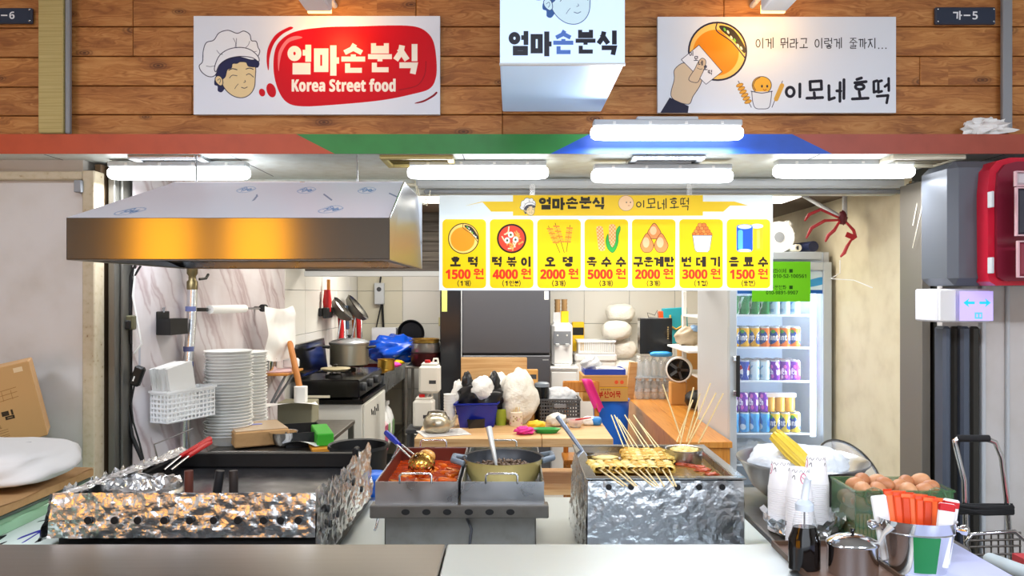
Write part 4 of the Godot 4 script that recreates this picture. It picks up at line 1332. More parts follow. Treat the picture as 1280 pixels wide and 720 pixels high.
func rice_cake_stove() -> void:
	var st := thing("gas_stove", "low steel two-burner gas stove holding two square pans", "stove", Vector3(-.157, .8, -2.55))
	part(st, "body", G.new().bb(Vector3(-.23, 0, -.26), Vector3(.23, .13, .22), .004), mats.steel_used)
	part(st, "manifold", G.new().bb(Vector3(-.266, .132, .22), Vector3(.266, .17, .27), .003), mats.steel_used)
	part(st, "pan_rest", G.new().bb(Vector3(-.258, .145, -.27), Vector3(.258, .168, .22), .003), mats.steel_used)
	for x in [507, 533, 559, 586, 612, 638]:
		part(st, "air_hole", G.new().lathe([Vector2(0, -.003), Vector2(.0125, -.003), Vector2(.0125, .002), Vector2(0, .002)], 14, Transform3D(Basis(Vector3.RIGHT, PI / 2), V(x, 640, 2.28) - st.position), Vector3(1, 1, .72)), mats.black)
	part(st, "gas_hose", G.new().tube([Vector3(.02, .12, .225), Vector3(.035, .09, .235), Vector3(.03, .05, .24), Vector3(.022, 0, .245)], .004, 6), mats.dark_grey)
	part(st, "tap", G.new().tube([Vector3(-.245, .13, .24), Vector3(-.25, .1, .25), Vector3(-.255, .09, .25)], .004, 6), mats.chrome)
	for q in [[-.41, -.162, "square steel pan of red rice cake stew", 0], [-.153, .096, "square steel pan holding the round gold pot", 1]]:
		var x0: float = q[0]
		var x1: float = q[1]
		var pn := thing("square_pan", q[2], "pan", Vector3((x0 + x1) * .5, .9695, -2.56), "square pans on the gas stove")
		var hw := (x1 - x0) * .5
		part(pn, "body", open_box(G.new(), -hw, hw, 0, .067, -.26, .26, .004), mats.steel)
		wire_handle(pn, Vector3(-.05, .062, .262), Vector3(.045, .062, .262), .03)
		wire_handle(pn, Vector3(-.05, .062, -.262), Vector3(.045, .062, -.262), .03)
		if q[3] == 0:
			part(pn, "inner_stain", open_box(G.new(), -hw + .0042, hw - .0042, .004, .064, -.2558, .2558, .001, .001), mt("sauce_wall", "5e2010", .4))
	var sp := Vector3(-.286, .9742, -2.56)
	var sc := thing("rice_cake_stew", "glossy red stew of rice cakes and fishcake slices in the square pan", "stew", sp)
	var nz := noise(71, 16.0, 3)
	part(sc, "sauce", G.new().sheet(func(u: float, v: float) -> Vector3:
		return Vector3(-.1185 + .237 * u, .016 + nz.get_noise_2d(u * .5, v) * .004, -.254 + .508 * v), 24, 40, false, Vector3.UP), mt("sauce", "b43a06", .12))
	rng.seed = 21
	for i in 26:
		var p := Vector3(rng.randf_range(-.095, .095), .016, rng.randf_range(-.23, .22))
		var a := rng.randf() * PI
		var dd := Vector3(cos(a), rng.randf_range(-.12, .12), sin(a)) * rng.randf_range(.022, .034)
		if i % 3 == 2:
			part(sc, "fishcake_slice", G.new().box(p, Vector3(.06, .005, .032), .002, Basis(Vector3(0, 1, 0), a) * Basis(Vector3.RIGHT, .25)), mt("stew_slice", "e08430", .25))
		else:
			part(sc, "rice_cake", G.new().tube([p - dd, p - dd * .7, p + dd * .7, p + dd], [.005, .0085, .0085, .005], 8), mt("stew_cake", "e26a18", .2))
	# perforated ladle with a blue handle
	var ldl := thing("perforated_ladle", "golden perforated ladle with a blue handle resting in the red stew", "ladle", V(527, 582, 2.5))
	var q0 := ldl.position
	var g := G.new()
	g.grp(true)
	var ax := Basis(Vector3.RIGHT, .95)
	var n := 26
	for j in 12:
		for i in n:
			if j > 1 and (i + (j % 2) * 0) % 2 == 0 and j % 2 == 0: continue
			var P := func(ii: float, jj: float) -> Vector3:
				var t := PI * .5 * jj / 12.0
				var a := TAU * ii / n
				return ax * Vector3(sin(t) * cos(a) * .045, cos(t) * .045, sin(t) * sin(a) * .045)
			g.quad(P.call(i, j), P.call(i + 1, j), P.call(i + 1, j + 1), P.call(i, j + 1), P.call(i + .5, j + .5))
	part(ldl, "bowl", g, mt("gold_steel", "c79a4a", .25, 1.0))
	part(ldl, "cooked_egg", G.new().blob(V(533, 571, 2.52) - q0, Vector3(.03, .024, .028)), mt("egg_gold", "d59a45", .3))
	var h0 := V(499, 556, 2.66) - q0
	for s in [-.012, .012]: part(ldl, "wire_arm", G.new().tube([V(519, 573, 2.53) - q0 + Vector3(s, 0, 0), h0 + Vector3(s * .7, 0, 0)], .0035, 6), mats.chrome)
	part(ldl, "handle", G.new().tube([h0, h0.lerp(V(483, 541, 2.76) - q0, .5), V(483, 541, 2.76) - q0], [.008, .012, .01], 10), mt("handle_blue", "2334a0", .25))
	part(ldl, "foot", G.new().tube([V(499, 556, 2.66) - q0, V(491, 572, 2.68) - q0], .003, 6), mats.chrome)
	# gold pot
	var pp := Vector3(-.029, .9745, -2.575)
	var pt := thing("round_pot", "round pot with gold outside and dark coating, full of boiled silkworm pupae", "pot", pp)
	part(pt, "outer_wall", G.new().lathe([Vector2(.09, 0), Vector2(.112, .008), Vector2(.126, .04), Vector2(.132, .075), Vector2(.136, .08)], 40), mt("pot_gold", "d8c47c", .3, .25))
	part(pt, "inner_wall", G.new().lathe([Vector2(.136, .08), Vector2(.128, .078), Vector2(.12, .04), Vector2(.1, .02), Vector2(0, .018)], 40), mt("pot_inside", "2b2e33", .4))
	for s in [-1, 1]:
		part(pt, "grip", G.new().tube([Vector3(s * .128, .07, -.045 - .02 * s), Vector3(s * .165, .078, -.03 - .02 * s), Vector3(s * .165, .078, .03 - .02 * s), Vector3(s * .128, .07, .045 - .02 * s)], [.01, .011, .011, .01], 8), mt("grip_grey", "6f7a84", .4))
	var pu := MultiMeshInstance3D.new()
	pu.name = numbered("silkworm_pupae")
	var mm := MultiMesh.new()
	mm.transform_format = MultiMesh.TRANSFORM_3D
	mm.mesh = G.new().blob(Vector3.ZERO, Vector3(.0085, .0045, .0045), 0, 2, 1, 8, 6).mesh()
	mm.mesh.surface_set_material(0, mt("pupa", "6d5540", .35))
	mm.instance_count = 420
	rng.seed = 33
	for i in 420:
		var r := sqrt(rng.randf()) * .108
		var a := rng.randf() * TAU
		mm.set_instance_transform(i, Transform3D(Basis.from_euler(Vector3(rng.randf(), rng.randf() * TAU, rng.randf())), Vector3(cos(a) * r, .035 + rng.randf() * .012, sin(a) * r)))
	pu.multimesh = mm
	add_child(pu)
	pu.position = pp
	tag(pu, "brown boiled silkworm pupae filling the gold pot", "food")
	pu.set_meta("kind", "stuff")
	var br := solo("broth", "dark broth around the pupae in the gold pot", "broth", pp + Vector3(0, .03, 0), G.new().lathe([Vector2(0, -.008), Vector2(.105, -.008), Vector2(.112, .004), Vector2(0, .004)], 32), mt("broth_dark", "4a3a2a", .2))
	var ll := thing("ladle", "pale steel ladle with a long handle standing in the gold pot", "ladle", V(622, 590, 2.6))
	part(ll, "bowl", G.new().lathe([Vector2(0, -.02), Vector2(.02, -.016), Vector2(.032, 0), Vector2(.03, 0), Vector2(.018, -.014), Vector2(0, -.017)], 18), mats.chrome)
	var e := V(611, 534, 2.68) - ll.position
	part(ll, "handle", G.new().tube([Vector3(0, 0, -.02), e * .3, e * .8, e], [.004, .007, .01, .011], 8), mt("ladle_pale", "dcdcd4", .35, .3))

func skewer(a: Vector3, b: Vector3, food_from: float, label: String, grp: String, sd: int, food := true) -> void:
	var o := thing("fishcake_skewer" if food else "skewer_stick", label, "skewer", a, grp)
	part(o, "stick", G.new().tube([Vector3.ZERO, b - a], .0025, 6), mats.bamboo)
	if not food: return
	var dir := (b - a)
	var L := dir.length()
	dir = dir.normalized()
	var side := dir.cross(Vector3.UP).normalized()
	var n := noise(sd, 40.0, 2)
	var g := G.new()
	var s0 := food_from * L
	# a ribbon folded to and fro along the stick
	g.sheet(func(u: float, v: float) -> Vector3:
		var ph := u * TAU * 4.0
		var along := s0 + u * (L - s0) + .003 * sin(ph * 2.0)
		var k := noise_at(n, u * 3.0, v)
		var ang := v * TAU
		var r := .0125 + .005 * sin(ph) + k * .005
		return dir * along + side * cos(ang) * r * 1.25 + Vector3.UP * (sin(ang) * r * .75 + .001), 30, 10, false)
	part(o, "fishcake", g, mt("fishcake_%d" % (sd % 3), ["e6c262", "efd382", "dcae4e"][sd % 3], .4))
func noise_at(n: FastNoiseLite, a: float, b: float) -> float:
	return n.get_noise_2d(a, sin(b * TAU)) if true else 0.0

func fishcake_tray() -> void:
	var bx := thing("fishcake_cooker", "tall fishcake cooker clad in aluminium foil with round holes under the rim", "cooker", Vector3(.45, .8, -2.49))
	part(bx, "body", G.new().bb(Vector3(-.225, 0, -.235), Vector3(.225, .2, .232)), mats.black_iron)
	var f := G.new()
	foil_patch(f, Vector3(-.228, .252, .243), Vector3(.228, .252, .243), Vector3(.23, 0, .247), Vector3(-.23, 0, .247), 72, 38, .003, 13)
	part(bx, "foil_front", f, mats.foil_smooth)
	f = G.new()
	foil_patch(f, Vector3(-.228, .25, -.245), Vector3(-.228, .252, .243), Vector3(-.236, 0, .247), Vector3(-.25, 0, -.245), 60, 34, .006, 14)
	part(bx, "foil_side", f, mats.foil)
	f = G.new()
	foil_patch(f, Vector3(.228, .252, .243), Vector3(.228, .25, -.245), Vector3(.236, 0, -.245), Vector3(.23, 0, .247), 50, 30, .004, 15)
	part(bx, "foil_side", f, mats.foil)
	part(bx, "foil_rear", G.new().bb(Vector3(-.225, 0, -.245), Vector3(.225, .25, -.24)), mats.foil)
	for x in [761, 789, 847, 874, 903]:
		disc_hole(bx, V(x, 609, 2.243) - bx.position, .0088, Basis(Vector3.RIGHT, PI / 2))
	# tray with a rolled rim
	var ty := 1.06 - .8
	var tr := open_box(G.new(), -.205, .205, .2, ty, -.225, .225, .003)
	part(bx, "tray", tr, mats.steel)
	var R := G.new()
	for q in [[-.235, .235, .222, .25], [-.235, .235, -.25, -.222]]: R.bb(Vector3(q[0], ty - .003, q[2]), Vector3(q[1], ty + .002, q[3]), .002)
	for q in [[-.235, -.203], [.203, .235]]: R.bb(Vector3(q[0], ty - .003, -.222), Vector3(q[1], ty + .002, .222), .002)
	part(bx, "rim", R, mats.chrome)
	solo("fishcake_broth", "clear brown broth filling the steel fishcake tray", "broth", Vector3(.45, 1.036, -2.49), G.new().bb(Vector3(-.201, -.03, -.221), Vector3(.201, .004, .221)), mt("broth_clear", "8a6a36", .08))
	# front row, sticks hanging over the rim
	var ends := [779, 784, 793, 796, 816, 820, 823, 830, 842, 845]
	for i in 10:
		var fx := 737.0 + i * 10.6
		var b := V(fx, 577, 2.47)
		b.y = 1.055
		var a := V(ends[i], 609 + (i % 3), 2.13)
		a.y = 1.0665
		skewer(a, b, .66, "fishcake skewer of the front row, %s along its rim from the ladle" % ordinal(i + 1), "front row of fishcake skewers", i)
	for i in 8:
		var fx := 783.0 + i * 7.4
		var b := V(fx + 4, 572, 2.5)
		b.y = 1.052
		var t: Array = [[764, 519], [768, 519], [771, 522], [774, 525], [781, 519], [786, 524], [792, 519], [800, 530]][i]
		var a := V(t[0], t[1], 2.88)
		skewer(a, b, .78, "fishcake skewer of the rear row, stick to the kitchen, %s from the pale sheet" % ordinal(i + 1), "rear row of fishcake skewers", i + 20)
	# folded fishcake sheet
	solo("fishcake_sheet", "pale oval fishcake sheet floating in the corner of the tray", "fishcake", V(757, 564, 2.6) * Vector3(1, 0, 1) + Vector3(0, 1.043, 0), G.new().blob(Vector3.ZERO, Vector3(.044, .01, .022), .3, 1.4, 4, 24, 10), mats.fishcake_1)
	# red octopus pieces
	rng.seed = 9
	for i in 9:
		var p := Vector3(.45 + rng.randf_range(.1, .185), 1.042, -2.49 + rng.randf_range(-.19, .16))
		solo("crab_stick", "small red seafood piece floating in the broth beside the dipping pot, %s of nine" % ordinal(i + 1), "seafood", p, G.new().blob(Vector3.ZERO, Vector3(.022, .006, .012), .9, 1.7, i, 12, 8), mt("seafood_red", "b8502c", .3), "red seafood pieces in the broth", rng.randf() * TAU)
	# dipping pot with sticks
	var dp := V(855, 566, 2.56)
	dp.y = 1.0405
	var po := thing("small_steel_pot", "small round steel pot of soup standing in the fishcake tray", "pot", dp)
	part(po, "wall", G.new().lathe([Vector2(0, 0), Vector2(.056, 0), Vector2(.058, .004), Vector2(.06, .04), Vector2(.063, .042), Vector2(.063, .044), Vector2(.058, .042), Vector2(.056, .006), Vector2(0, .004)], 32), mats.steel)
	part(po, "soup", G.new().lathe([Vector2(.0, .024), Vector2(.057, .024), Vector2(.057, .03), Vector2(0, .031)], 28), mt("soup_gold", "c9a24a", .25))
	rng.seed = 15
	for i in 7:
		var a := TAU * i / 7.0
		part(po, "fishcake_piece", G.new().blob(Vector3(cos(a) * .028, .034, sin(a) * .028), Vector3(.018, .011, .014), .6, 1.5, i, 12, 8), mats.fishcake_1)
	var tips := [[828, 480], [867, 484], [875, 492], [888, 479], [895, 491], [904, 492], [866, 500]]
	for i in 7:
		var r := [[852, 549], [850, 556], [858, 552], [862, 548], [860, 556], [873, 554], [846, 552]][i] as Array
		var a := V(r[0], r[1], 2.56)
		a.y = maxf(a.y, dp.y + .034)
		var b := V(tips[i][0], tips[i][1], 2.56 + [.03, .06, -.02, .05, .0, -.04, .08][i])
		skewer(a, b, 0, ["bare bamboo stick leaning far out over the rear skewers", "bare bamboo stick in the dipping pot, just right of the leaning one", "short bamboo stick near the middle of the dipping pot", "tallest bamboo stick in the dipping pot", "thick pale bamboo stick crossing the tallest one", "bamboo stick leaning furthest towards the drinks fridge", "shortest bamboo stick in the dipping pot"][i], "bare sticks in the dipping pot", i, false)
	var ll := thing("broth_ladle", "grey-handled ladle dipped in the corner of the fishcake tray", "ladle", V(733, 562, 2.62))
	ll.position.y = 1.045
	var e := V(697, 521, 2.72) - ll.position
	part(ll, "handle", G.new().tube([Vector3.ZERO, e * .5, e], [.005, .008, .009], 10), mt("ladle_grey", "8c96a4", .3, .6))
	part(ll, "bowl", G.new().lathe([Vector2(0, -.006), Vector2(.02, -.004), Vector2(.03, .008), Vector2(.028, .008), Vector2(.0, -.003)], 18), mats.chrome)
func lathe_cup(r0: float, r1: float, h: float, t := .0012) -> G:
	return G.new().lathe([Vector2(0, .002), Vector2(r0 - .002, .002), Vector2(r0, 0), Vector2(r1, h - .003), Vector2(r1 + .0018, h - .002), Vector2(r1 + .0018, h), Vector2(r1 - t, h), Vector2(r0 - t, .004), Vector2(0, .004)], 24)

func counter_things() -> void:
	# stand behind the counter
	var sd := thing("steel_stand", "low steel stand behind the counter carrying the paper cups and the egg basket", "stand", Vector3(.89, .8, -2.25))
	part(sd, "top_plate", G.new().bb(Vector3(-.2, .13, -.33), Vector3(.28, .15, .285), .003), mats.steel_used)
	for x in [-.18, .26]:
		for z in [-.31, .265]: part(sd, "leg", G.new().bb(Vector3(x - .015, 0, z - .015), Vector3(x + .015, .13, z + .015)), mats.steel_used)
	# steel bowl with corn
	var bp := Vector3(.905, .95, -2.4)
	var bw := thing("steel_bowl", "wide stainless mixing bowl behind the paper cups", "bowl", bp)
	part(bw, "wall", G.new().lathe([Vector2(0, .0), Vector2(.09, .0), Vector2(.15, .05), Vector2(.185, .12), Vector2(.198, .132), Vector2(.196, .136), Vector2(.18, .122), Vector2(.145, .052), Vector2(.088, .004), Vector2(0, .004)], 48), mats.steel)
	var bg := solo("plastic_bag", "clear plastic bag of steamed corn heaped in the steel bowl", "bag", bp + Vector3(-.02, .0, 0), G.new().blob(Vector3(0, .12, 0), Vector3(.15, .06, .12), .22, 1.3, 8, 40, 22), mt("bag_white", "e6ebee", .3, 0.0, {"backlight_enabled": true, "backlight": Color(.3, .3, .3)}))
	for q in [[[966, 541], [1014, 587], .025, "ear of yellow corn sticking out of the plastic bag"], [[1020, 602], [1050, 604], .018, "ear of yellow corn half hidden behind the paper cups"]]:
		var a := V(q[0][0], q[0][1], 2.36)
		var b := V(q[1][0], q[1][1], 2.26)
		var co := thing("corn_cob", q[3], "corn", (a + b) * .5, "ears of corn")
		var n := 16
		var g := G.new()
		var B := Basis(Quaternion(Vector3.UP, (a - b).normalized()))
		var L := (a - b).length()
		g.grp()
		var prof := []
		for i in 25:
			var t := i / 24.0
			prof.append(Vector2(q[2] * sqrt(maxf(0.0, 1.0 - pow(absf(t * 2.0 - 1.0), 5.0))) * (.93 + .07 * absf(sin(t * PI * 12.0))), (t - .5) * L))
		g.lathe(prof, 20, Transform3D(B, Vector3.ZERO))
		part(co, "kernels", g, mt("corn", "f2cf45", .35))
		for k in 10:
			var a2 := TAU * k / 10.0
			part(co, "kernel_row", G.new().tube([B * Vector3(cos(a2) * q[2] * .8, -L * .45, sin(a2) * q[2] * .8), B * Vector3(cos(a2) * q[2] * .99, 0, sin(a2) * q[2] * .99), B * Vector3(cos(a2) * q[2] * .75, L * .45, sin(a2) * q[2] * .75)], .0035, 6), mats.corn)
	# lid leaning behind
	var ll := thing("clear_cover", "clear cover with a steel rim leaning on the steel bowl's far edge", "cover", V(1062, 592, 2.5))
	var lb := Basis(Vector3(1, 0, .2).normalized(), .9) * Basis(Vector3.FORWARD, .5)
	part(ll, "pane", G.new().lathe([Vector2(.12, 0), Vector2(.08, .02), Vector2(0, .03)], 32, Transform3D(lb, Vector3.ZERO)), mats.film)
	part(ll, "rim", G.new().lathe([Vector2(.118, -.004), Vector2(.124, -.002), Vector2(.124, .004), Vector2(.118, .004)], 32, Transform3D(lb, Vector3.ZERO)), mats.chrome)
	# foil tray under the cups
	var fn := noise(91, 18.0, 3)
	solo("foil_tray", "crumpled clear film around the foot of the paper cup stacks", "film", Vector3(.785, .9505, -2.07), G.new().sheet(func(u: float, v: float) -> Vector3:
		var a := u * TAU
		var r := .06 + v * .05 + fn.get_noise_2d(cos(a) * .1, sin(a) * .1 + v) * .012
		return Vector3(r * cos(a), .002 + v * v * .05 + absf(fn.get_noise_2d(cos(a) * .3 + 2.0, sin(a) * .3)) * .03 * v, r * sin(a) * .85), 60, 8, true), mats.foil)
	# paper cups, upside down, in three stacks
	var c := Canvas.new(0, 0, 128, 64, 2.0, Color("f1efee"))
	for k in 8:
		var x := 8.0 + k * 16.0
		c.line(c.curve([Vector2(x, 20), Vector2(x + 4, 16 + k % 3), Vector2(x + 8, 21), Vector2(x + 12, 17)]), .9, Color("76706e"))
		if k % 2 == 0: c.line(c.curve([Vector2(x + 2, 30), Vector2(x + 6, 26), Vector2(x + 8, 32)]), 1.2, Color("4a4442"))
	c.line(c.ring(Vector2(32, 30), 5.5, 8), 1.5, Color("b63a5e"), true, true)
	c.line(pv([29, 27, 35, 33]), 1.2, Color("b63a5e"))
	var cup_mat := printed("cup_print", c.tex(), .7)
	var cup := G.new().lathe([Vector2(.0325, 0), Vector2(.0345, .002), Vector2(.033, .005), Vector2(.0245, .072), Vector2(.0225, .074), Vector2(.0215, .071), Vector2(0, .070)], 28).mesh()
	var stacks := [[976, 2.1, 22, "stack nearest the steel bowl"], [999, 2.0, 21, "short front stack with a pink ring"], [1020, 2.12, 24, "tallest stack, beside the egg basket"]]
	for s in stacks:
		var base := V(s[0], 660, s[1])
		base.y = .9535
		var n: int = s[2]
		var tops := [1.6 - (576 - 367) * 2.1 / 960, 1.6 - (585 - 367) * 2.0 / 960, 1.6 - (570 - 367) * 2.12 / 960]
		var top: float = tops[stacks.find(s)]
		var pitch := (top - base.y - .074) / (n - 1)
		for i in n:
			var nth := n - i
			solom("paper_cup", ("topmost paper cup of the %s" % s[3]) if nth == 1 else "paper cup %s from the top of the %s" % [ordinal(nth), s[3]], "paper cup", base + Vector3(0, pitch * i, 0), cup, cup_mat, "upturned paper cups in stacks", [PI, -PI / 2 + .15, PI][stacks.find(s)] + rng.randf_range(-.1, .1))
	# brown tray with condiments
	var tr := thing("serving_tray", "brown plastic tray under the soy sauce bottle", "tray", Vector3(.757, .9645, -1.74))
	part(tr, "base", G.new().bb(Vector3(-.1, 0, -.19), Vector3(.1, .004, .3), .001), mt("tray_brown", "6a4e3e", .45))
	part(tr, "rim", open_box(G.new(), -.104, .104, 0, .014, -.194, .304, .005, 0), mt("tray_rim", "57402f", .45))
	var so := thing("sauce_bottle", "clear squeeze bottle half full of black soy sauce with a white spout", "bottle", Vector3(.672, .9688, -1.76))
	so.position.x = (1005.5 - 640) * 1.76 / 960
	var S := Vector3(1, 1, .62)
	part(so, "sauce", G.new().lathe([Vector2(0, .002), Vector2(.036, .002), Vector2(.0365, .07), Vector2(.03, .085), Vector2(.026, .098), Vector2(0, .098)], 28, Transform3D(), S), mt("soy", "0a0605", .08))
	part(so, "bottle_wall", G.new().lathe([Vector2(.028, .098), Vector2(.024, .12), Vector2(.02, .138)], 28, Transform3D(), S), mats.glass_pane)
	part(so, "collar", G.new().lathe([Vector2(.0205, .136), Vector2(.0205, .15), Vector2(.012, .158), Vector2(.008, .16)], 20), mt("cap_clear", "c8d2dc", .3))
	part(so, "dip_tube", G.new().tube([Vector3(0, .02, 0), Vector3(0, .155, 0)], .002, 6), mt("tube_brown", "3a2520", .4))
	part(so, "spout", G.new().tube([Vector3(0, .155, 0), Vector3(.003, .18, 0), Vector3(.006, .206, .004), Vector3(.008, .212, .012)], [.009, .0085, .008, .006], 12), mt("spout_pale", "dde6ee", .3))
	var po := thing("condiment_pot", "small lidded stainless condiment pot with a spoon", "pot", Vector3((1065.5 - 640) * 1.74 / 960, .9688, -1.74))
	var PS := Vector3(1.05, 1, .85)
	part(po, "body", G.new().lathe([Vector2(0, 0), Vector2(.052, 0), Vector2(.0535, .003), Vector2(.0535, .062), Vector2(.055, .064), Vector2(.055, .067), Vector2(.05, .067)], 40, Transform3D(), PS), mats.chrome)
	var lid := part(po, "lid", G.new().lathe([Vector2(.055, .067), Vector2(.053, .072), Vector2(.035, .082), Vector2(.012, .088), Vector2(0, .0885)], 40, Transform3D(), PS), mats.chrome)
	part(lid, "knob", G.new().lathe([Vector2(.004, .087), Vector2(.004, .094), Vector2(.006, .097), Vector2(.004, .1), Vector2(0, .1)], 14), mats.black_gloss)
	var spn := Vector3(.052, .062, .012)
	part(po, "spoon_handle", G.new().tube([spn, spn + Vector3(.012, .03, .004), spn + Vector3(.028, .048, .006)], [.003, .005, .0085], 8), mt("spoon_pale", "d8dad6", .3, .5))
	# oval tin bucket of sugar sticks
	var bk := thing("tin_bucket", "oval shiny tin bucket with a green sticker", "bucket", Vector3((1147 - 640) * 1.745 / 960, .9645, -1.745), "", -.22)
	var OV := Vector3(1.28, 1, .78)
	part(bk, "body", G.new().lathe([Vector2(0, .003), Vector2(.043, .003), Vector2(.045, 0), Vector2(.059, .098), Vector2(.061, .1), Vector2(.063, .122), Vector2(.0645, .124), Vector2(.062, .122), Vector2(.043, .006), Vector2(0, .006)], 44, Transform3D(), OV), mats.chrome)
	part(bk, "bead", G.new().lathe([Vector2(.0588, .094), Vector2(.061, .096), Vector2(.0592, .099)], 44, Transform3D(), OV), mats.chrome)
	for s in [-1, 1]: part(bk, "knob_handle", G.new().lathe([Vector2(.005, 0), Vector2(.006, .006), Vector2(.011, .012), Vector2(.012, .02), Vector2(.007, .026), Vector2(0, .027)], 16, Transform3D(Basis(Vector3.FORWARD, s * PI / 2), Vector3(s * .0795, .105, 0))), mats.chrome)
	part(bk, "sticker", G.new().lathe([Vector2(.0475, .012), Vector2(.0597, .094)], 12, Transform3D(), OV, -.28, .5), mt("sticker_green", "157a3e", .35))
	rng.seed = 17
	var kinds := [mt("stick_orange", "e8501c", .35), mt("stick_deep", "d2400f", .35), mt("stick_pale", "ee6a30", .35)]
	for i in 15:
		var x := -.056 + .112 * (i % 8) / 7.0
		var z := -.016 + .022 * (i / 8)
		var o := thing("sugar_stick", "orange paper stick packet in the tin bucket's %s row, %s along" % ["rear" if i < 8 else "front", ordinal(i % 8 + 1)], "packet", bk.to_global(Vector3(x * .72, .012, z)), "orange stick packets in the tin bucket", -.22)
		var B := Basis(Vector3.FORWARD, x * 1.6) * Basis(Vector3.RIGHT, -.12 + .05 * sin(i * 2.1))
		part(o, "wrapper", G.new().box(B * Vector3(0, .078 - x * .12, 0), Vector3(.018, .156, .007), .003, B), kinds[i % 3])
		part(o, "crimped_end", G.new().box(B * Vector3(0, .159 - x * .12, 0), Vector3(.019, .008, .0015), 0, B), kinds[(i + 1) % 3])
	for q in [[-.078, .1, -.01, "white paper straw sleeve at the bucket's end nearest the eggs", "white"], [.07, .1, -.008, "white and red paper packet at the outer end of the tin bucket", "paper"], [.052, .095, .024, "second white and red paper packet leaning in the tin bucket", "paper"]]:
		var o := thing("paper_packet", q[3], "packet", bk.to_global(Vector3(q[0] * .72, .012, q[2])), "", -.22)
		var B := Basis(Vector3.FORWARD, q[0] * 2.0)
		part(o, "sleeve", G.new().box(B * Vector3(0, .085, 0), Vector3(.034, q[1] + .05, .008), .003, B), mats[q[4]])
		if q[4] == "paper": part(o, "red_band", G.new().box(B * Vector3(0, .148, .0005), Vector3(.0345, .018, .009), .003, B), mats.red)
	# egg basket
	var eb := thing("egg_basket", "clear green ribbed plastic basket full of brown eggs", "basket", Vector3((1113 - 640) * 2.04 / 960, .9505, -2.04))
	var gp := clear("green_plastic", "3f7a46", .3, .15)
	var hw := .126
	var walls := [[Vector3(-hw, 0, -.075), Vector3(hw, .143, -.071)], [Vector3(-hw, 0, .071), Vector3(hw, .143, .075)], [Vector3(-hw, 0, -.071), Vector3(-hw + .004, .143, .071)], [Vector3(hw - .004, 0, -.071), Vector3(hw, .138, .071)], [Vector3(-hw, 0, -.071), Vector3(hw, .004, .071)]]
	for wl in walls: part(eb, "wall", G.new().bb(wl[0], wl[1], .001), gp)
	for i in 24: part(eb, "rib", G.new().bb(Vector3(-hw + .008 + i * .0102, .006, .075), Vector3(-hw + .011 + i * .0102, .085, .0775), .001), gp)
	part(eb, "rim", open_box(G.new(), -hw - .003, hw + .003, .141, .146, -.078, .078, .006, 0), gp)
	for s in [-1, 1]: part(eb, "grip_ring", G.new().tube([Vector3(s * .08 - .024, .13, .077), Vector3(s * .08 - .017, .112, .077), Vector3(s * .08, .104, .077), Vector3(s * .08 + .017, .112, .077), Vector3(s * .08 + .024, .13, .077), Vector3(s * .08 + .017, .147, .077), Vector3(s * .08, .153, .077), Vector3(s * .08 - .017, .147, .077)], .003, 6, false, true), gp)
	var egg := []
	for i in 13:
		var t := PI * i / 12.0
		egg.append(Vector2(.0205 * sin(t) * (1.0 + .1 * cos(t)), -.026 * cos(t)))
	var em := G.new().lathe(egg, 20).mesh()
	rng.seed = 4
	var k := 0
	for lay in 4:
		for ix in 6:
			for iz in 3:
				if lay == 3 and (ix + iz * 2) % 3 == 0: continue
				var o := partm(self, numbered("egg"), em, mt("egg_%d" % (k % 3), ["c98a5c", "d69c6e", "bd7c50"][k % 3], .5))
				o.position = eb.position + Vector3(-.1 + ix * .0395 + (lay % 2) * .006, .026 + lay * .037 + rng.randf_range(-.004, .006), -.046 + iz * .046)
				o.rotation = Vector3(rng.randf_range(.9, 1.9), rng.randf() * TAU, 0)
				tag(o, "brown boiled egg in the green basket, layer %s from below, row %s, %s along" % [["one", "two", "three", "four"][lay], ["one", "two", "three"][iz], ordinal(ix + 1)], "egg", "brown eggs in the green basket")
				k += 1
	# pale lilac sheet on the end of the counter
	solo("plastic_board", "pale lilac plastic board covering the end of the counter", "board", Vector3(1.0, .9642, -1.66), G.new().bb(Vector3(-.118, 0, -.3), Vector3(.118, .007, .4), .003), mt("lilac", "c9cdee", .3))
	solo("metal_strip", "dark metal strip lying between the brown tray and the tin bucket", "strip", Vector3(.874, .9642, -1.66), G.new().bb(Vector3(-.008, 0, -.1), Vector3(.008, .004, .3), .001), mats.steel_used)

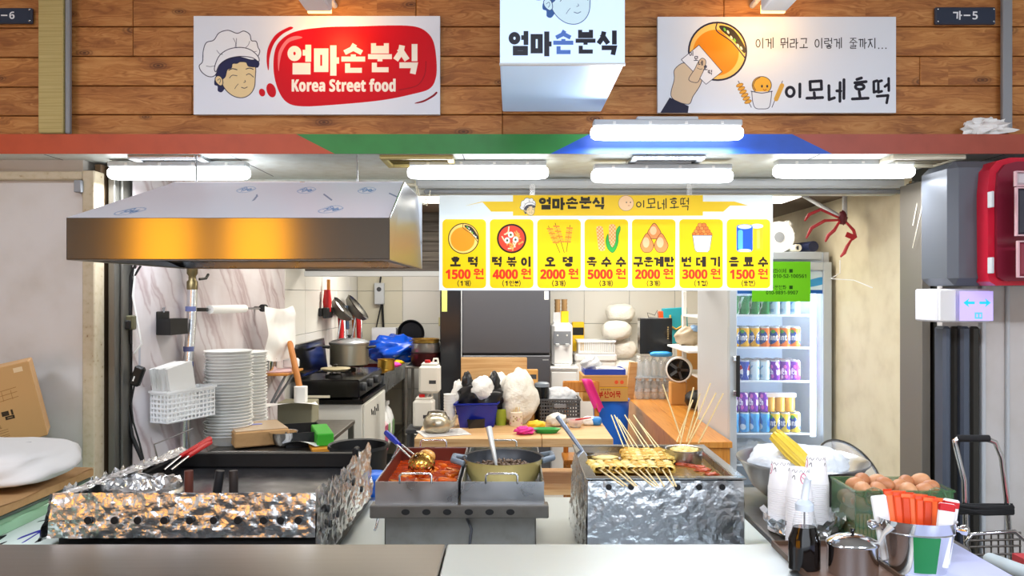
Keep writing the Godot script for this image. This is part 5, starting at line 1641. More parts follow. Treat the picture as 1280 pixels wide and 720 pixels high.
func right_corner() -> void:
	# folding hand truck
	var ht := thing("hand_truck", "folded hand truck with chrome tubes, black grip and wire basket", "hand truck", Vector3(1.66, 0, -2.7))
	var P := func(x: float, y: float, d := 2.7) -> Vector3: return V(x, y, d) - ht.position
	part(ht, "frame_tube", G.new().tube([P.call(1199, 548), P.call(1193, 551), P.call(1195, 560), P.call(1205, 600), P.call(1208, 690), P.call(1210, 900)], .009, 8), mats.chrome)
	part(ht, "frame_tube", G.new().tube([P.call(1234, 549), P.call(1244, 553), P.call(1252, 572), P.call(1258, 620), P.call(1264, 690), P.call(1266, 900)], .009, 8), mats.chrome)
	part(ht, "grip", G.new().tube([P.call(1196, 548), P.call(1236, 548)], .0125, 10), mats.rubber)
	for s in [[632, 634], [637, 639], [641, 637], [635, 641]]:
		part(ht, "elastic_cord", G.new().tube([P.call(1197, s[0], 2.68), P.call(1230, s[1] + 1, 2.68), P.call(1266, s[1], 2.68), P.call(1266, s[1] - 2, 2.72), P.call(1230, s[0], 2.72), P.call(1197, s[0], 2.72)], .008, 6, false, true), mats.rubber)
	for y in [668, 676, 684, 694]:
		part(ht, "basket_wire", G.new().tube([P.call(1208, y, 2.6), P.call(1276, y - 2, 2.6)], .004, 6), mats.steel_used)
	for i in 8:
		part(ht, "basket_wire", G.new().tube([P.call(1212 + i * 9, 667, 2.6), P.call(1212 + i * 9, 700, 2.6), P.call(1214 + i * 9, 700, 2.72)], .003, 5), mats.steel_used)
	part(ht, "basket_rim", G.new().tube([P.call(1212, 690, 2.6), P.call(1207, 678, 2.6), P.call(1215, 668, 2.6), P.call(1268, 664, 2.6), P.call(1282, 676, 2.6)], .007, 8), mats.chrome)
	for s in [-.08, .09]:
		part(ht, "wheel", G.new().lathe([Vector2(0, -.015), Vector2(.07, -.015), Vector2(.075, 0), Vector2(.07, .015), Vector2(0, .015)], 24, Transform3D(Basis(Vector3.FORWARD, PI / 2), Vector3(s, .075, .03))), mats.rubber)
	part(ht, "toe_plate", G.new().bb(Vector3(-.13, .02, .0), Vector3(.13, .03, .2)), mats.steel_used)
	# crate with a roll on it
	var cr := thing("plastic_crate", "red and grey plastic crate in the lower corner beside the counter", "crate", Vector3(1.8, 0, -2.15))
	part(cr, "body", open_box(G.new(), -.25, .25, 0, .79, -.2, .2, .015, .02), mt("crate_grey", "6d6a70", .5))
	part(cr, "rim", open_box(G.new(), -.262, .262, .76, .802, -.212, .212, .026, 0), mt("crate_red", "c03a40", .45))
	part(cr, "contents_cover", G.new().bb(Vector3(-.235, .73, -.185), Vector3(.235, .775, .185)), mt("crate_red2", "b8484c", .6))
	var rl := thing("sheet_roll", "pale rolled plastic sheet lying across the crate", "roll", Vector3(1.5, .9, -2.12))
	part(rl, "roll", G.new().tube([V(1238, 700, 2.3) - rl.position, V(1300, 724, 1.95) - rl.position], .021, 14), mt("roll_pale", "cfdde2", .4))
	part(rl, "end_cap", G.new().tube([V(1233, 698, 2.325) - rl.position, V(1239, 700.4, 2.295) - rl.position], .012, 12), mats.dark_grey)
	# red emergency box on the right wall
	var eb := thing("fire_hydrant_box", "grey wall cabinet with a bulging red emergency cover and clear windows", "emergency box", V(1235, 280, 3.05))
	var Q := func(x: float, y: float, d: float) -> Vector3: return V(x, y, d) - eb.position
	var a: Vector3 = Q.call(1189, 357, 3.05)
	var b: Vector3 = Q.call(1400, 200, 3.05)
	part(eb, "case", G.new().bb(Vector3(a.x, a.y, -.25), Vector3(b.x, b.y, -.0), .03), mt("case_grey", "5f646c", .4, .2))
	var poly := PackedVector2Array()
	for q in [[1237, 352], [1235, 340], [1234.5, 240], [1237, 212], [1246, 201], [1262, 197], [1400, 196], [1400, 356], [1245, 357]]:
		var p: Vector3 = Q.call(q[0], q[1], 2.98)
		poly.append(Vector2(p.x, p.y))
	part(eb, "red_cover", G.new().prism(poly, -.06, .07), mt("cover_red", "c41732", .25))
	var poly2 := PackedVector2Array()
	for p in poly: poly2.append(Vector2(lerpf(p.x, .25, .09), lerpf(p.y, 0.0, .07)))
	part(eb, "front_shell", G.new().prism(poly2, .07, .085), mt("cover_dark", "7e2336", .2))
	for q in [[1271, 1300, 236, 293, "3a3a44"], [1273, 1300, 303, 345, "8d3a48"], [1270, 1300, 216, 231, "c9c0c4"]]:
		var w0: Vector3 = Q.call(q[0], q[3], 2.89)
		var w1: Vector3 = Q.call(q[1], q[2], 2.89)
		part(eb, "window", G.new().bb(Vector3(w0.x, w0.y, w0.z - .01), Vector3(w1.x, w1.y, w0.z + .006), .01), mt("pane_" + q[4], q[4], .15))
		part(eb, "window_frame", open_box_z(w0.x - .006, w1.x + .006, w0.y - .006, w1.y + .006, w0.z - .005, w0.z + .009, .005), mt("frame_pink", "d9b0b6", .4))
	for y in [250, 332]: part(eb, "hinge", G.new().bb(Q.call(1234, y + 10, 2.96), Q.call(1237, y - 10, 2.96) + Vector3(0, 0, .03), .002), mats.light_grey)
	# lit direction sign under it
	var ds := thing("direction_sign", "small white lit box with a cyan double arrow under the red cover", "exit sign", V(1210, 382, 3.1))
	var A := V(1176, 403, 3.08) - ds.position
	var Bb := V(1243, 361, 3.08) - ds.position
	part(ds, "case", G.new().bb(Vector3(A.x, A.y, -.18), Vector3(Bb.x, Bb.y, .0), .006), mt("sign_case", "d4d4da", .4))
	var c := Canvas.new(1199, 364, 42, 37, 8.0, Color("b7a8f2"))
	for s in [-1.0, 1.0]:
		c.poly([Vector2(1221 + s * 17, 378.5), Vector2(1221 + s * 10, 373), Vector2(1221 + s * 11.5, 377), Vector2(1221 + s * 3, 377), Vector2(1221 + s * 3, 380), Vector2(1221 + s * 11.5, 380), Vector2(1221 + s * 10, 384)], Color("20b8f4"))
	c.rect(1218, 390.5, 9.5, 8, Color("56b0ee"))
	c.rect(1220, 392.5, 2, 4, Color("b7a8f2")); c.rect(1224, 392.5, 2, 4, Color("b7a8f2"))
	var m := printed("arrow_print", c.tex(), .4)
	m.emission_enabled = true
	m.emission_operator = BaseMaterial3D.EMISSION_OP_MULTIPLY
	m.emission = Color.WHITE
	m.emission_texture = m.albedo_texture
	m.emission_energy_multiplier = .75
	var f0 := V(1199, 401, 3.075) - ds.position
	var f1 := V(1241, 364, 3.075) - ds.position
	part(ds, "lit_sign_face", face((f0 + f1) * .5 + Vector3(0, 0, .002), f1.x - f0.x, f1.y - f0.y), m)
	part(ds, "side_cover", G.new().bb(Vector3(A.x, A.y + .004, .0), Vector3(f0.x - .004, Bb.y - .004, .012), .003), mats.white)
	for y in [A.y + .02, Bb.y - .02]: part(ds, "screw", G.new().box(Vector3(Bb.x + .004, y, -.03), Vector3(.01, .02, .02), .003), mats.dark_grey)

# rectangular ring in the xy plane
func open_box_z(x0: float, x1: float, y0: float, y1: float, z0: float, z1: float, t: float) -> G:
	var g := G.new()
	g.bb(Vector3(x0, y0, z0), Vector3(x1, y0 + t, z1))
	g.bb(Vector3(x0, y1 - t, z0), Vector3(x1, y1, z1))
	g.bb(Vector3(x0, y0 + t, z0), Vector3(x0 + t, y1 - t, z1))
	g.bb(Vector3(x1 - t, y0 + t, z0), Vector3(x1, y1 - t, z1))
	return g

func left_corner() -> void:
	var st := thing("foam_crate", "tall pale green foam crate with handwriting, standing beside the griddle", "crate", Vector3(-1.9, 0, -2.6))
	part(st, "body", G.new().bb(Vector3(-.45, 0, -.2), Vector3(.5, .86, .56), .01), mt("foam_green", "cfe6d4", .5))
	part(st, "lid", G.new().bb(Vector3(-.46, .86, -.21), Vector3(.515, .9, .57), .01), mt("foam_green2", "bfe0c6", .45))
	# handwriting on a sloping sheet
	var c := Canvas.new(0, 0, 120, 60, 5.0, Color("e4efe6"))
	c.line(c.curve(pv([12, 44, 22, 36, 30, 46, 40, 40])), 3.0, Color("15151a"))
	c.line(c.curve(pv([50, 34, 60, 26, 74, 28])), 4.0, Color("2c2ca0"))
	c.line(c.curve(pv([60, 22, 66, 36])), 3.0, Color("2c2ca0"))
	c.line(c.curve(pv([80, 18, 90, 26, 84, 34, 78, 26])), 2.4, Color("15151a"))
	c.line(c.curve(pv([30, 20, 44, 16, 52, 22])), 1.6, Color("5a6a60"))
	c.rect(0, 52, 120, 8, Color("a9d4b0"))
	var ls := thing("paper_sheet", "pale green sheet with black and blue marker writing on the crate's edge", "paper", Vector3(-1.4, .9, -2.2))
	var g := G.new()
	g.grp(true)
	g.quad(Vector3(-.06, .03, -.28), Vector3(.1, -.01, -.28), Vector3(.1, -.02, .25), Vector3(-.06, .02, .25), Vector3(.2, 1, .2))
	part(ls, "sheet", g, printed("marker_print", c.tex(), .5))
	# flat layers on top
	var lay := [["plastic_sheet", "folded clear green plastic sheeting under the cardboard", mt("green_film", "a6d3a8", .2), -1.43, .92, .955, .0], ["plastic_sheet", "dark strip of folded plastic between green sheeting and cardboard", mt("film_dark", "59605a", .3), -1.45, .956, .97, .0], ["cardboard_sheet", "flattened brown cardboard sheet under the white sack", mats.card, -1.44, .971, 1.0, .0]]
	for l in lay:
		var n := noise(hash(l[1]) % 1000, 7.0, 3)
		var y0: float = l[4]
		var y1: float = l[5]
		solo(l[0], l[1], "sheet", Vector3(l[3], 0, -2.55), G.new().sheet(func(u: float, v: float) -> Vector3:
			var x := -.75 + .75 * u + n.get_noise_2d(v * .6, 3.0 + u) * .008 * u
			var top := y1 + n.get_noise_2d(u, v) * .004
			return Vector3(x, top, -.1 + .62 * v), 12, 20, false, Vector3.UP).bb(Vector3(-.75, y0, -.1), Vector3(-.003, y1 - .003, .51), .002), l[2])
	# sack
	var sk := thing("white_sack", "plump white woven sack lying beside the griddle", "sack", Vector3(-1.72, 1.003, -2.42))
	var sn := noise(55, 2.2, 3)
	var sg := G.new().blob(Vector3(-.02, .066, 0), Vector3(.35, .066, .22), .12, 1.1, 12, 44, 24, .8)
	part(sk, "body", sg, mt("sack_white", "dcdad8", .75, 0.0, {"albedo_texture": T.grime}))
	part(sk, "seam", G.new().tube([Vector3(-.05, .128, .12), Vector3(.06, .133, .08), Vector3(.14, .128, .02), Vector3(.18, .12, -.04)], .0025, 5), mats.dark_grey)
	# carton leaning above the sack
	var cb := thing("carton", "worn brown carton with dark Korean lettering on the white sack", "carton", V(18, 558, 2.95))
	cb.position = Vector3(-1.9, .97, -2.9)
	cb.rotation.y = .5
	var c2 := Canvas.new(0, 440, 60, 115, 7.0, Color("b58c5a"))
	c2.zoom(0, 440, 6)
	for i in 5: c2.line(pv([-40 + i * 60, 215, -40 + i * 60, 300]), 3, Color("8a6236"))
	for y in [214, 255, 300]: c2.line(pv([-40, y + 10, 238, y - 14]), 5, Color("8a6236"))
	c2.hangul("엘", -12, 398, 84, 84, 15, Color("33281c"))
	c2.hangul("림", 104, 386, 84, 84, 15, Color("33281c"))
	c2.hangul("푸", -10, 510, 36, 34, 5, Color("6a4a28")); c2.hangul("드", 48, 502, 36, 34, 5, Color("6a4a28"))
	for y in [560, 580, 605, 620]: c2.line(pv([-20, y, 120, y - 10]), 4, Color("7a5a34"))
	c2.zoom(0, 0, 1)
	var B := Basis(Vector3.BACK, .22)
	var w := .4
	var h := .3
	part(cb, "body", G.new().box(B * Vector3(-.06, h * .5 + .05, -.13), Vector3(w, h, .2), .004, B), mats.card)
	part(cb, "print", face(B * Vector3(.05, h * .5 + .05, -.0292), .178, h * .98, B), printed("carton_print", c2.tex(), .8))
	solo("rear_crate", "plain foam crate standing behind the sack under the brown carton", "crate", Vector3(-2.2, 0, -3.05), G.new().bb(Vector3(-.3, 0, -.17), Vector3(.34, .955, .2), .01), mats.foam_green)
	part(cb, "torn_patch", G.new().box(B * Vector3(.1, h + .025, -.0285), Vector3(.03, .018, .001), 0, B), mt("torn_card", "d2b58c", .9))
# distance of the vinyl-covered wall at picture column x
func wall_d(x: float) -> float:
	return 2.2013 / ((640.0 - x) / 960.0 + .1533)
func on_wall(x: float, y: float, off := 0.0) -> Vector3:
	var p := V(x, y, wall_d(x))
	return p + Vector3(.988, 0, .1515) * off
var WB := Basis(Vector3.UP, PI / 2 - .1522)   # faces away from the vinyl wall

func wall_side() -> void:
	# gas pipe with valve
	var p0 := on_wall(226, 560, .04)
	var gp := thing("gas_pipe", "foil-wrapped upright pipe with a brass valve on the veined wall", "pipe", Vector3(p0.x, 0, p0.z))
	var P := func(x: float, y: float, off: float) -> Vector3: return on_wall(x, y, off) - gp.position
	part(gp, "lower_pipe", G.new().tube([Vector3(0, .1, 0), P.call(222, 540, .04), P.call(224, 480, .04), P.call(230, 400, .04), P.call(231, 362, .04)], .024, 12), mats.foil)
	part(gp, "brass_valve", G.new().tube([P.call(231, 362, .04), P.call(231, 352, .04), P.call(231, 350, .04), P.call(231, 345, .04), P.call(231, 342, .04), P.call(231, 332, .04)], [.026, .026, .018, .018, .026, .026], 10), mt("brass_old", "7c6f4e", .4, .8))
	part(gp, "valve_lever", G.new().tube([P.call(233, 349, .07), P.call(239, 348, .08), P.call(242, 343, .08)], .007, 6), mats.rail_dark)
	part(gp, "upper_pipe", G.new().tube([P.call(231, 332, .04), P.call(231, 260, .04)], .018, 10), mats.steel_used)
	for y in [386, 436, 455]: part(gp, "tape_band", G.new().tube([P.call(229 - (y - 386) * .05, y + 3, .04), P.call(229 - (y - 386) * .05, y - 3, .04)], .0255, 12), mt("tape_blue", "6a74a8", .4))
	# black wall pocket
	var bp := on_wall(206, 418, 0.0)
	var bx := thing("wall_pocket", "small black plastic pocket hanging on the veined wall", "holder", bp, "", PI / 2 - .1522)
	part(bx, "back_plate", G.new().bb(Vector3(-.07, .0, 0), Vector3(.03, .11, .006), .003), mats.black)
	part(bx, "pocket", open_box(G.new(), -.07, .07, 0, .075, .006, .075, .004), mats.black)
	part(bx, "hook", G.new().tube([Vector3(-.02, .105, .008), Vector3(-.028, .125, .008), Vector3(-.012, .128, .008), Vector3(-.02, .105, .009)], .003, 6), mats.grey)
	# kitchen paper on a bar
	var ra := on_wall(246, 387, .06)
	var rb := on_wall(318, 385, .06)
	var kr := thing("paper_roll_bar", "wall bar holding a nearly empty roll of kitchen paper", "roll holder", ra)
	part(kr, "rod", G.new().tube([Vector3.ZERO, rb - ra], .006, 8), mats.chrome)
	part(kr, "roll", G.new().tube([(rb - ra) * .03, (rb - ra) * .62], .022, 16), mats.paper)
	for t in [0.0, 1.0]: part(kr, "bracket", G.new().tube([(rb - ra) * t, (rb - ra) * t + Vector3(-.06, 0, -.01)], .01, 8), mats.rail_dark)
	part(kr, "end_stop", G.new().tube([(rb - ra) * .96, (rb - ra) * 1.02], .022, 12), mats.black)
	var tw := on_wall(325, 382, .12)
	var nz := noise(14, 6.0, 2)
	var td := Vector3(.1515, 0, -.988)
	solo("paper_towel", "long white sheet of paper towel hanging from the wall bar", "paper towel", tw, G.new().sheet(func(u: float, v: float) -> Vector3:
		return td * (u - .5) * .36 + Vector3(.02 * sin(v * 3.0) + nz.get_noise_2d(u * .2, v * .2) * .02, -.31 * v - .02 * sin(u * 3.0), 0), 14, 20), mats.paper)
	# white lattice basket of paper napkins
	var kb := on_wall(205, 522, .05)
	var lb := thing("lattice_basket", "white plastic lattice basket hung on the wall, holding napkins", "basket", kb, "", PI / 2 - .1522 - .25)
	var bw := .15
	var wm: Material = mats.white_gloss
	for side in 2:
		for i in 13:
			var x := -bw + i * bw / 6.0
			var k := 1.0 if side == 1 else 0.0
			part(lb, "upright", G.new().bb(Vector3(x * .93 - .0035, 0, .01 + k * .1), Vector3(x * .93 + .0035, .135, .014 + k * .1)), wm)
	for r in 7:
		part(lb, "band", open_box(G.new(), -bw * .95, bw * .95, r * .021, r * .021 + .008, .008, .116, .004, 0), wm)
	for s in [-1, 1]:
		for i in 4: part(lb, "upright", G.new().bb(Vector3(s * bw * .94 - .002, 0, .025 + i * .022), Vector3(s * bw * .94 + .002, .135, .032 + i * .022)), wm)
	part(lb, "rim", open_box(G.new(), -bw, bw, .135, .145, .004, .12, .006, 0), wm)
	part(lb, "floor", G.new().bb(Vector3(-bw * .95, 0, .008), Vector3(bw * .95, .004, .116)), wm)
	for i in 14:
		var B := Basis(Vector3.FORWARD, -.16 + rng.randf_range(-.03, .03))
		var o := thing("paper_napkin", "white paper napkin in the lattice basket, %s from the wall" % ordinal(i + 1), "napkin", lb.to_global(Vector3(-.04 + i * .0035, .006, .02 + i * .0045)), "napkins in the lattice basket", lb.rotation.y)
		part(o, "folded_sheet", G.new().box(B * Vector3(.0, .13, 0), Vector3(.15, .25, .003), .001, B), mats.paper)
	# black power adapter, socket and cables by the shutter guide
	var ad := thing("power_adapter", "black power adapter with a small light label hanging beside the shutter guide", "adapter", V(172, 470, 3.38))
	part(ad, "case", G.new().box(Vector3.ZERO, Vector3(.045, .09, .03), .008, Basis(Vector3.FORWARD, .35)), mats.black)
	part(ad, "label", G.new().box(Vector3(-.01, -.01, .0155), Vector3(.006, .022, .001), 0, Basis(Vector3.FORWARD, .35)), mats.white)
	part(ad, "cable", G.new().tube([Vector3(-.015, -.045, 0), Vector3(-.03, -.12, 0), Vector3(-.02, -.2, 0), Vector3(.01, -.3, 0), Vector3(.03, -.38, 0)], .004, 6), mats.black)
	var sk := thing("wall_socket", "grey double wall socket beside the shutter guide", "socket", V(164, 451, 3.44))
	part(sk, "plate", G.new().bb(Vector3(-.028, -.07, -.02), Vector3(.035, .07, 0), .005), mt("socket_grey", "b7b9c4", .5))
	part(sk, "outlet", G.new().lathe([Vector2(0, 0), Vector2(.02, 0), Vector2(.02, .006), Vector2(.015, .006), Vector2(.014, .001)], 16, Transform3D(Basis(Vector3.RIGHT, PI / 2), Vector3(.006, .0, .0))), mt("outlet_dark", "77757c", .5))
	var cb := thing("cable_bundle", "black cables and a brown junction running down beside the shutter guide", "cable", V(160, 400, 3.4))
	var Q := func(x: float, y: float) -> Vector3: return V(x, y, 3.4) - cb.position
	part(cb, "cable", G.new().tube([Q.call(170, 330), Q.call(164, 345), Q.call(162, 380), Q.call(163, 400), Q.call(164, 430)], .007, 6), mats.black)
	part(cb, "cable", G.new().tube([Q.call(176, 332), Q.call(168, 345), Q.call(165, 365), Q.call(163, 388)], .005, 6), mats.black)
	part(cb, "white_cable", G.new().tube([Q.call(169, 336), Q.call(166, 370), Q.call(172, 405), Q.call(177, 430), Q.call(168, 442)], .005, 6), mats.white)
	part(cb, "cable", G.new().tube([Q.call(158, 475), Q.call(160, 510), Q.call(165, 545), Q.call(178, 575)], .009, 6), mats.black)
	part(cb, "cable", G.new().tube([Q.call(138, 428), Q.call(142, 432), Q.call(158, 431)], .005, 6), mats.black)
	part(cb, "junction", G.new().bb(Q.call(158, 412), Q.call(171, 394) + Vector3(0, 0, .03), .005), mt("junction", "5d5a40", .5))
	part(cb, "clamp", G.new().bb(Q.call(157, 411), Q.call(168, 400) + Vector3(0, 0, .04), .004), mats.black)

	# side table with newspaper, box, bowls
	var tb := thing("side_table", "narrow steel side table against the veined wall", "table", Vector3(-1.22, 0, -3.98))
	part(tb, "top", G.new().bb(Vector3(-.24, .82, -.62), Vector3(.28, .845, .3), .003), mats.steel_used)
	for x in [-.22, .26]:
		for z in [-.6, .28]: part(tb, "leg", G.new().bb(Vector3(x - .015, 0, z - .015), Vector3(x + .015, .82, z + .015)), mats.steel_used)
	var bowl := G.new().lathe([Vector2(0, 0), Vector2(.07, .0), Vector2(.075, .004), Vector2(.112, .05), Vector2(.117, .052), Vector2(.117, .055), Vector2(.108, .053), Vector2(.07, .006), Vector2(0, .005)], 32).mesh()
	for s in [[286, 3.86, 28, 1.315, "stack nearest the lattice basket"], [306, 4.12, 25, 1.29, "second stack, under the paper towel"]]:
		var b := V(s[0], 500, s[1])
		b.y = .8455
		var n: int = s[2]
		var pitch: float = (s[3] - .8455 - .055) / (n - 1)
		for i in n:
			var nth := n - i
			solom("foam_bowl", ("topmost white foam bowl of the %s" if nth == 1 else "white foam bowl %s from the top of the " % ordinal(nth) + "%s") % s[4], "bowl", b + Vector3(rng.randf_range(-.004, .004), pitch * i, rng.randf_range(-.004, .004)), bowl, mats.foam, "white foam bowls in stacks", rng.randf() * TAU)
	var pr_y := 1.6 - (505.0 - 367.0) * 4.45 / 960.0 + .006
	# newspaper-lined open box with a brown parcel
	var nb := thing("newspaper_lining", "newspaper sheet folded up behind the brown parcel", "newspaper", V(320, 545, 3.84))
	nb.position.y = .8455
	var c := Canvas.new(0, 0, 100, 60, 3.0, Color("cfcdd2"))
	for i in 12: c.rect(6 + (i % 3) * 31, 4 + (i / 3) * 14, 27, 3 + (i * 7) % 8, Color("8e8c94") if i % 2 else Color("b0aeb6"))
	c.rect(40, 20, 50, 10, Color("6d6b78"))
	var news := printed("news_print", c.tex(), .8)
	var g := G.new()
	g.grp(true)
	var Q2 := func(x: float, y: float, d: float) -> Vector3: return V(x, y, d) - nb.position
	g.quad(Q2.call(281, 503, 3.95), Q2.call(329, 487, 4.15), Q2.call(325, 504, 4.15), Q2.call(286, 535, 3.9), Vector3(0, 0, 1))
	part(nb, "raised_flap", g, news)
	part(nb, "flap_edge", G.new().tube([Q2.call(281, 503, 3.95), Q2.call(284, 522, 3.93), Q2.call(290, 540, 3.88)], .004, 6), mats.dark_grey)
	var g2 := G.new()
	g2.grp(true)
	g2.sheet(func(u: float, v: float) -> Vector3: return Vector3(-.17 + .36 * u + .03 * v, .004 + .006 * sin(u * 7.0) * v, -.3 + .34 * v - .02 * sin(u * 5.0)), 10, 8, false, Vector3.UP)
	part(nb, "flat_sheet", g2, news)
	var pc := thing("brown_parcel", "brown paper-covered flat parcel on the newspaper", "parcel", V(322, 540, 3.86), "", .5)
	pc.position.y = .856
	part(pc, "body", G.new().bb(Vector3(-.13, 0, -.16), Vector3(.13, .075, .13), .006), mats.card)
	part(pc, "film_cover", G.new().bb(Vector3(-.125, .0755, -.155), Vector3(.125, .08, .12), .002), mt("film_card", "c2a98a", .25))
	part(pc, "blue_label", G.new().bb(Vector3(-.08, .0805, -.06), Vector3(.03, .082, -.03)), mt("label_blue", "8388c4", .5))
	var sb := thing("steel_bowl", "small stainless bowl on the newspaper, beside the brown parcel", "bowl", V(354, 540, 3.78))
	sb.position.y = .858
	part(sb, "wall", G.new().lathe([Vector2(0, 0), Vector2(.038, 0), Vector2(.06, .035), Vector2(.068, .062), Vector2(.071, .064), Vector2(.066, .062), Vector2(.056, .036), Vector2(.036, .004), Vector2(0, .004)], 32), mats.chrome)
	var c3 := Canvas.new(0, 0, 60, 40, 3.0, Color("e6e4e2"))
	for i in 5: c3.line(pv([10, 8 + i * 6, 48 - (i * 11) % 17, 8 + i * 6]), 1.0, Color("8d8a92"))
	var pm := printed("receipt_print", c3.tex(), .85)
	for q in [[384, 545, 3.75, "sheet of paper with printed lines hanging over the table edge", .2, .13, -.4], [362, 505, 4.4, "large white sheet of paper lying behind the brown parcel", .3, .22, .35]]:
		var sp := V(q[0], q[1], q[2])
		var y0: float = .87 if q[2] < 3.9 else pr_y
		sp.y = y0
		var hw: float = q[4] * .5
		var hd: float = q[5] * .5
		solo("paper_sheet", q[3], "paper", sp, G.new().sheet(func(u: float, v: float) -> Vector3: return Vector3((u - .5) * hw * 2.0, .03 * sin(u * 3.0) * (v - .3), (v - .5) * hd * 2.0), 8, 8, false, Vector3.UP), pm, "", q[6])
	# wooden shelf with steel cup and papers
	var ws := thing("wall_shelf", "small wooden shelf board with pink paper, fixed to the veined wall", "shelf", V(350, 466, 4.6))
	part(ws, "board", G.new().box(Vector3(-.02, 0, -.05), Vector3(.2, .014, .34), .003, Basis(Vector3.UP, .0)), mats.wood_orange)
	part(ws, "pink_paper", G.new().box(Vector3(-.01, .012, -.02), Vector3(.14, .008, .2), .002, Basis(Vector3.UP, .3)), mt("paper_pink", "e3bfc2", .8))
	part(ws, "bracket", G.new().tube([Vector3(.05, -.007, .05), Vector3(-.05, -.2, .05)], .008, 6), mats.grey)
	part(ws, "bracket", G.new().tube([Vector3(.05, -.007, -.15), Vector3(-.08, -.2, -.15)], .008, 6), mats.grey)
	var mg := thing("steel_cup", "tall stainless cup on the small wooden shelf", "cup", V(337, 462, 4.55))
	mg.position.y = ws.position.y + .0165
	part(mg, "wall", lathe_cup(.036, .055, .125), mats.chrome)
	var np := thing("napkin_packet", "white folded napkins behind the steel cup on the shelf", "napkin", ws.position + Vector3(.03, .0165, -.13))
	part(np, "folded_stack", G.new().box(Vector3(0, .03, 0), Vector3(.09, .06, .06), .01), mats.paper)
	solo("rolling_pin", "plain wooden rolling pin leaning upright by the wooden shelf", "rolling pin", V(378, 500, 4.45), G.new().tube([Vector3.ZERO, (V(362, 427, 4.6) - V(378, 500, 4.45)) * .04, (V(362, 427, 4.6) - V(378, 500, 4.45)) * .96, V(362, 427, 4.6) - V(378, 500, 4.45)], [.012, .018, .018, .012], 12), mt("pin_wood", "b5712f", .5))
	var pr := thing("paper_roll", "short white paper roll standing on the table end", "paper roll", V(376, 505, 4.45) + Vector3(0, .012, 0))
	part(pr, "roll", G.new().lathe([Vector2(.012, 0), Vector2(.038, 0), Vector2(.038, .09), Vector2(.012, .09), Vector2(.012, .0)], 24), mats.paper)
	part(pr, "loose_end", G.new().bb(Vector3(.0, .0, .037), Vector3(.034, .085, .039)), mats.paper)
	solo("olive_box", "olive green box under the paper roll", "box", Vector3(pr.position.x - .03, .8455, pr.position.z - .06), G.new().box(Vector3(0, (pr.position.y - .8455) * .5, 0), Vector3(.2, pr.position.y - .8467, .16), .004), mt("olive_box", "8d8a72", .6))
	# trays and green box at the table end
	var yb := thing("yellow_folder", "yellow-orange flat board under the green box", "board", V(402, 545, 3.78), "", .35)
	yb.position.y = .846
	part(yb, "board", G.new().bb(Vector3(-.06, 0, -.25), Vector3(.06, .02, .14), .003), mt("folder_yellow", "d9932c", .5))
	var gb := thing("green_box", "bright green flat box with white lettering at the table end", "box", V(402, 522, 3.8), "", .35)
	gb.position.y = .867
	part(gb, "body", G.new().bb(Vector3(-.035, 0, -.17), Vector3(.045, .06, .12), .004), mt("green_box", "3aa52a", .4))
	for i in 6: part(gb, "letter", G.new().bb(Vector3(.0452, .012, .02 - i * .022), Vector3(.046, .03, .034 - i * .022)), mats.white)
	var bt := thing("black_tray", "black flat tray lying between the paper and the green box", "tray", V(378, 520, 3.92), "", .35)
	bt.position.y = .846
	part(bt, "body", open_box(G.new(), -.09, .09, 0, .07, -.15, .15, .005), mats.black)
	var pl := thing("black_bucket", "black round bucket on the floor behind the griddle's foil", "bucket", V(448, 560, 3.5))
	pl.position.y = .0
	part(pl, "wall", G.new().lathe([Vector2(0, .5), Vector2(.11, .5), Vector2(.13, .9), Vector2(.138, .9), Vector2(.136, .915), Vector2(.126, .91), Vector2(.108, .51), Vector2(0, .508)], 32), mats.black)
	part(pl, "stool", G.new().lathe([Vector2(.1, 0), Vector2(.12, 0), Vector2(.12, .5), Vector2(0, .5)], 24), mats.dark_grey)
	var bb := thing("blue_bucket", "bright blue plastic bucket with a lid just behind the griddle", "bucket", V(466, 580, 3.1))
	bb.position.y = 0
	part(bb, "wall", G.new().lathe([Vector2(0, .45), Vector2(.05, .45), Vector2(.062, .86), Vector2(0, .86)], 28), mats.bright_blue)
	part(bb, "lid", G.new().lathe([Vector2(.066, .84), Vector2(.068, .865), Vector2(.05, .878), Vector2(0, .88)], 28), mats.bright_blue)
	part(bb, "handle", G.new().tube([Vector3(.066, .85, 0), Vector3(.075, .8, .02), Vector3(.07, .76, .03)], .003, 6), mats.blue)
	part(bb, "plinth", G.new().bb(Vector3(-.06, 0, -.06), Vector3(.06, .45, .06)), mats.dark_grey)

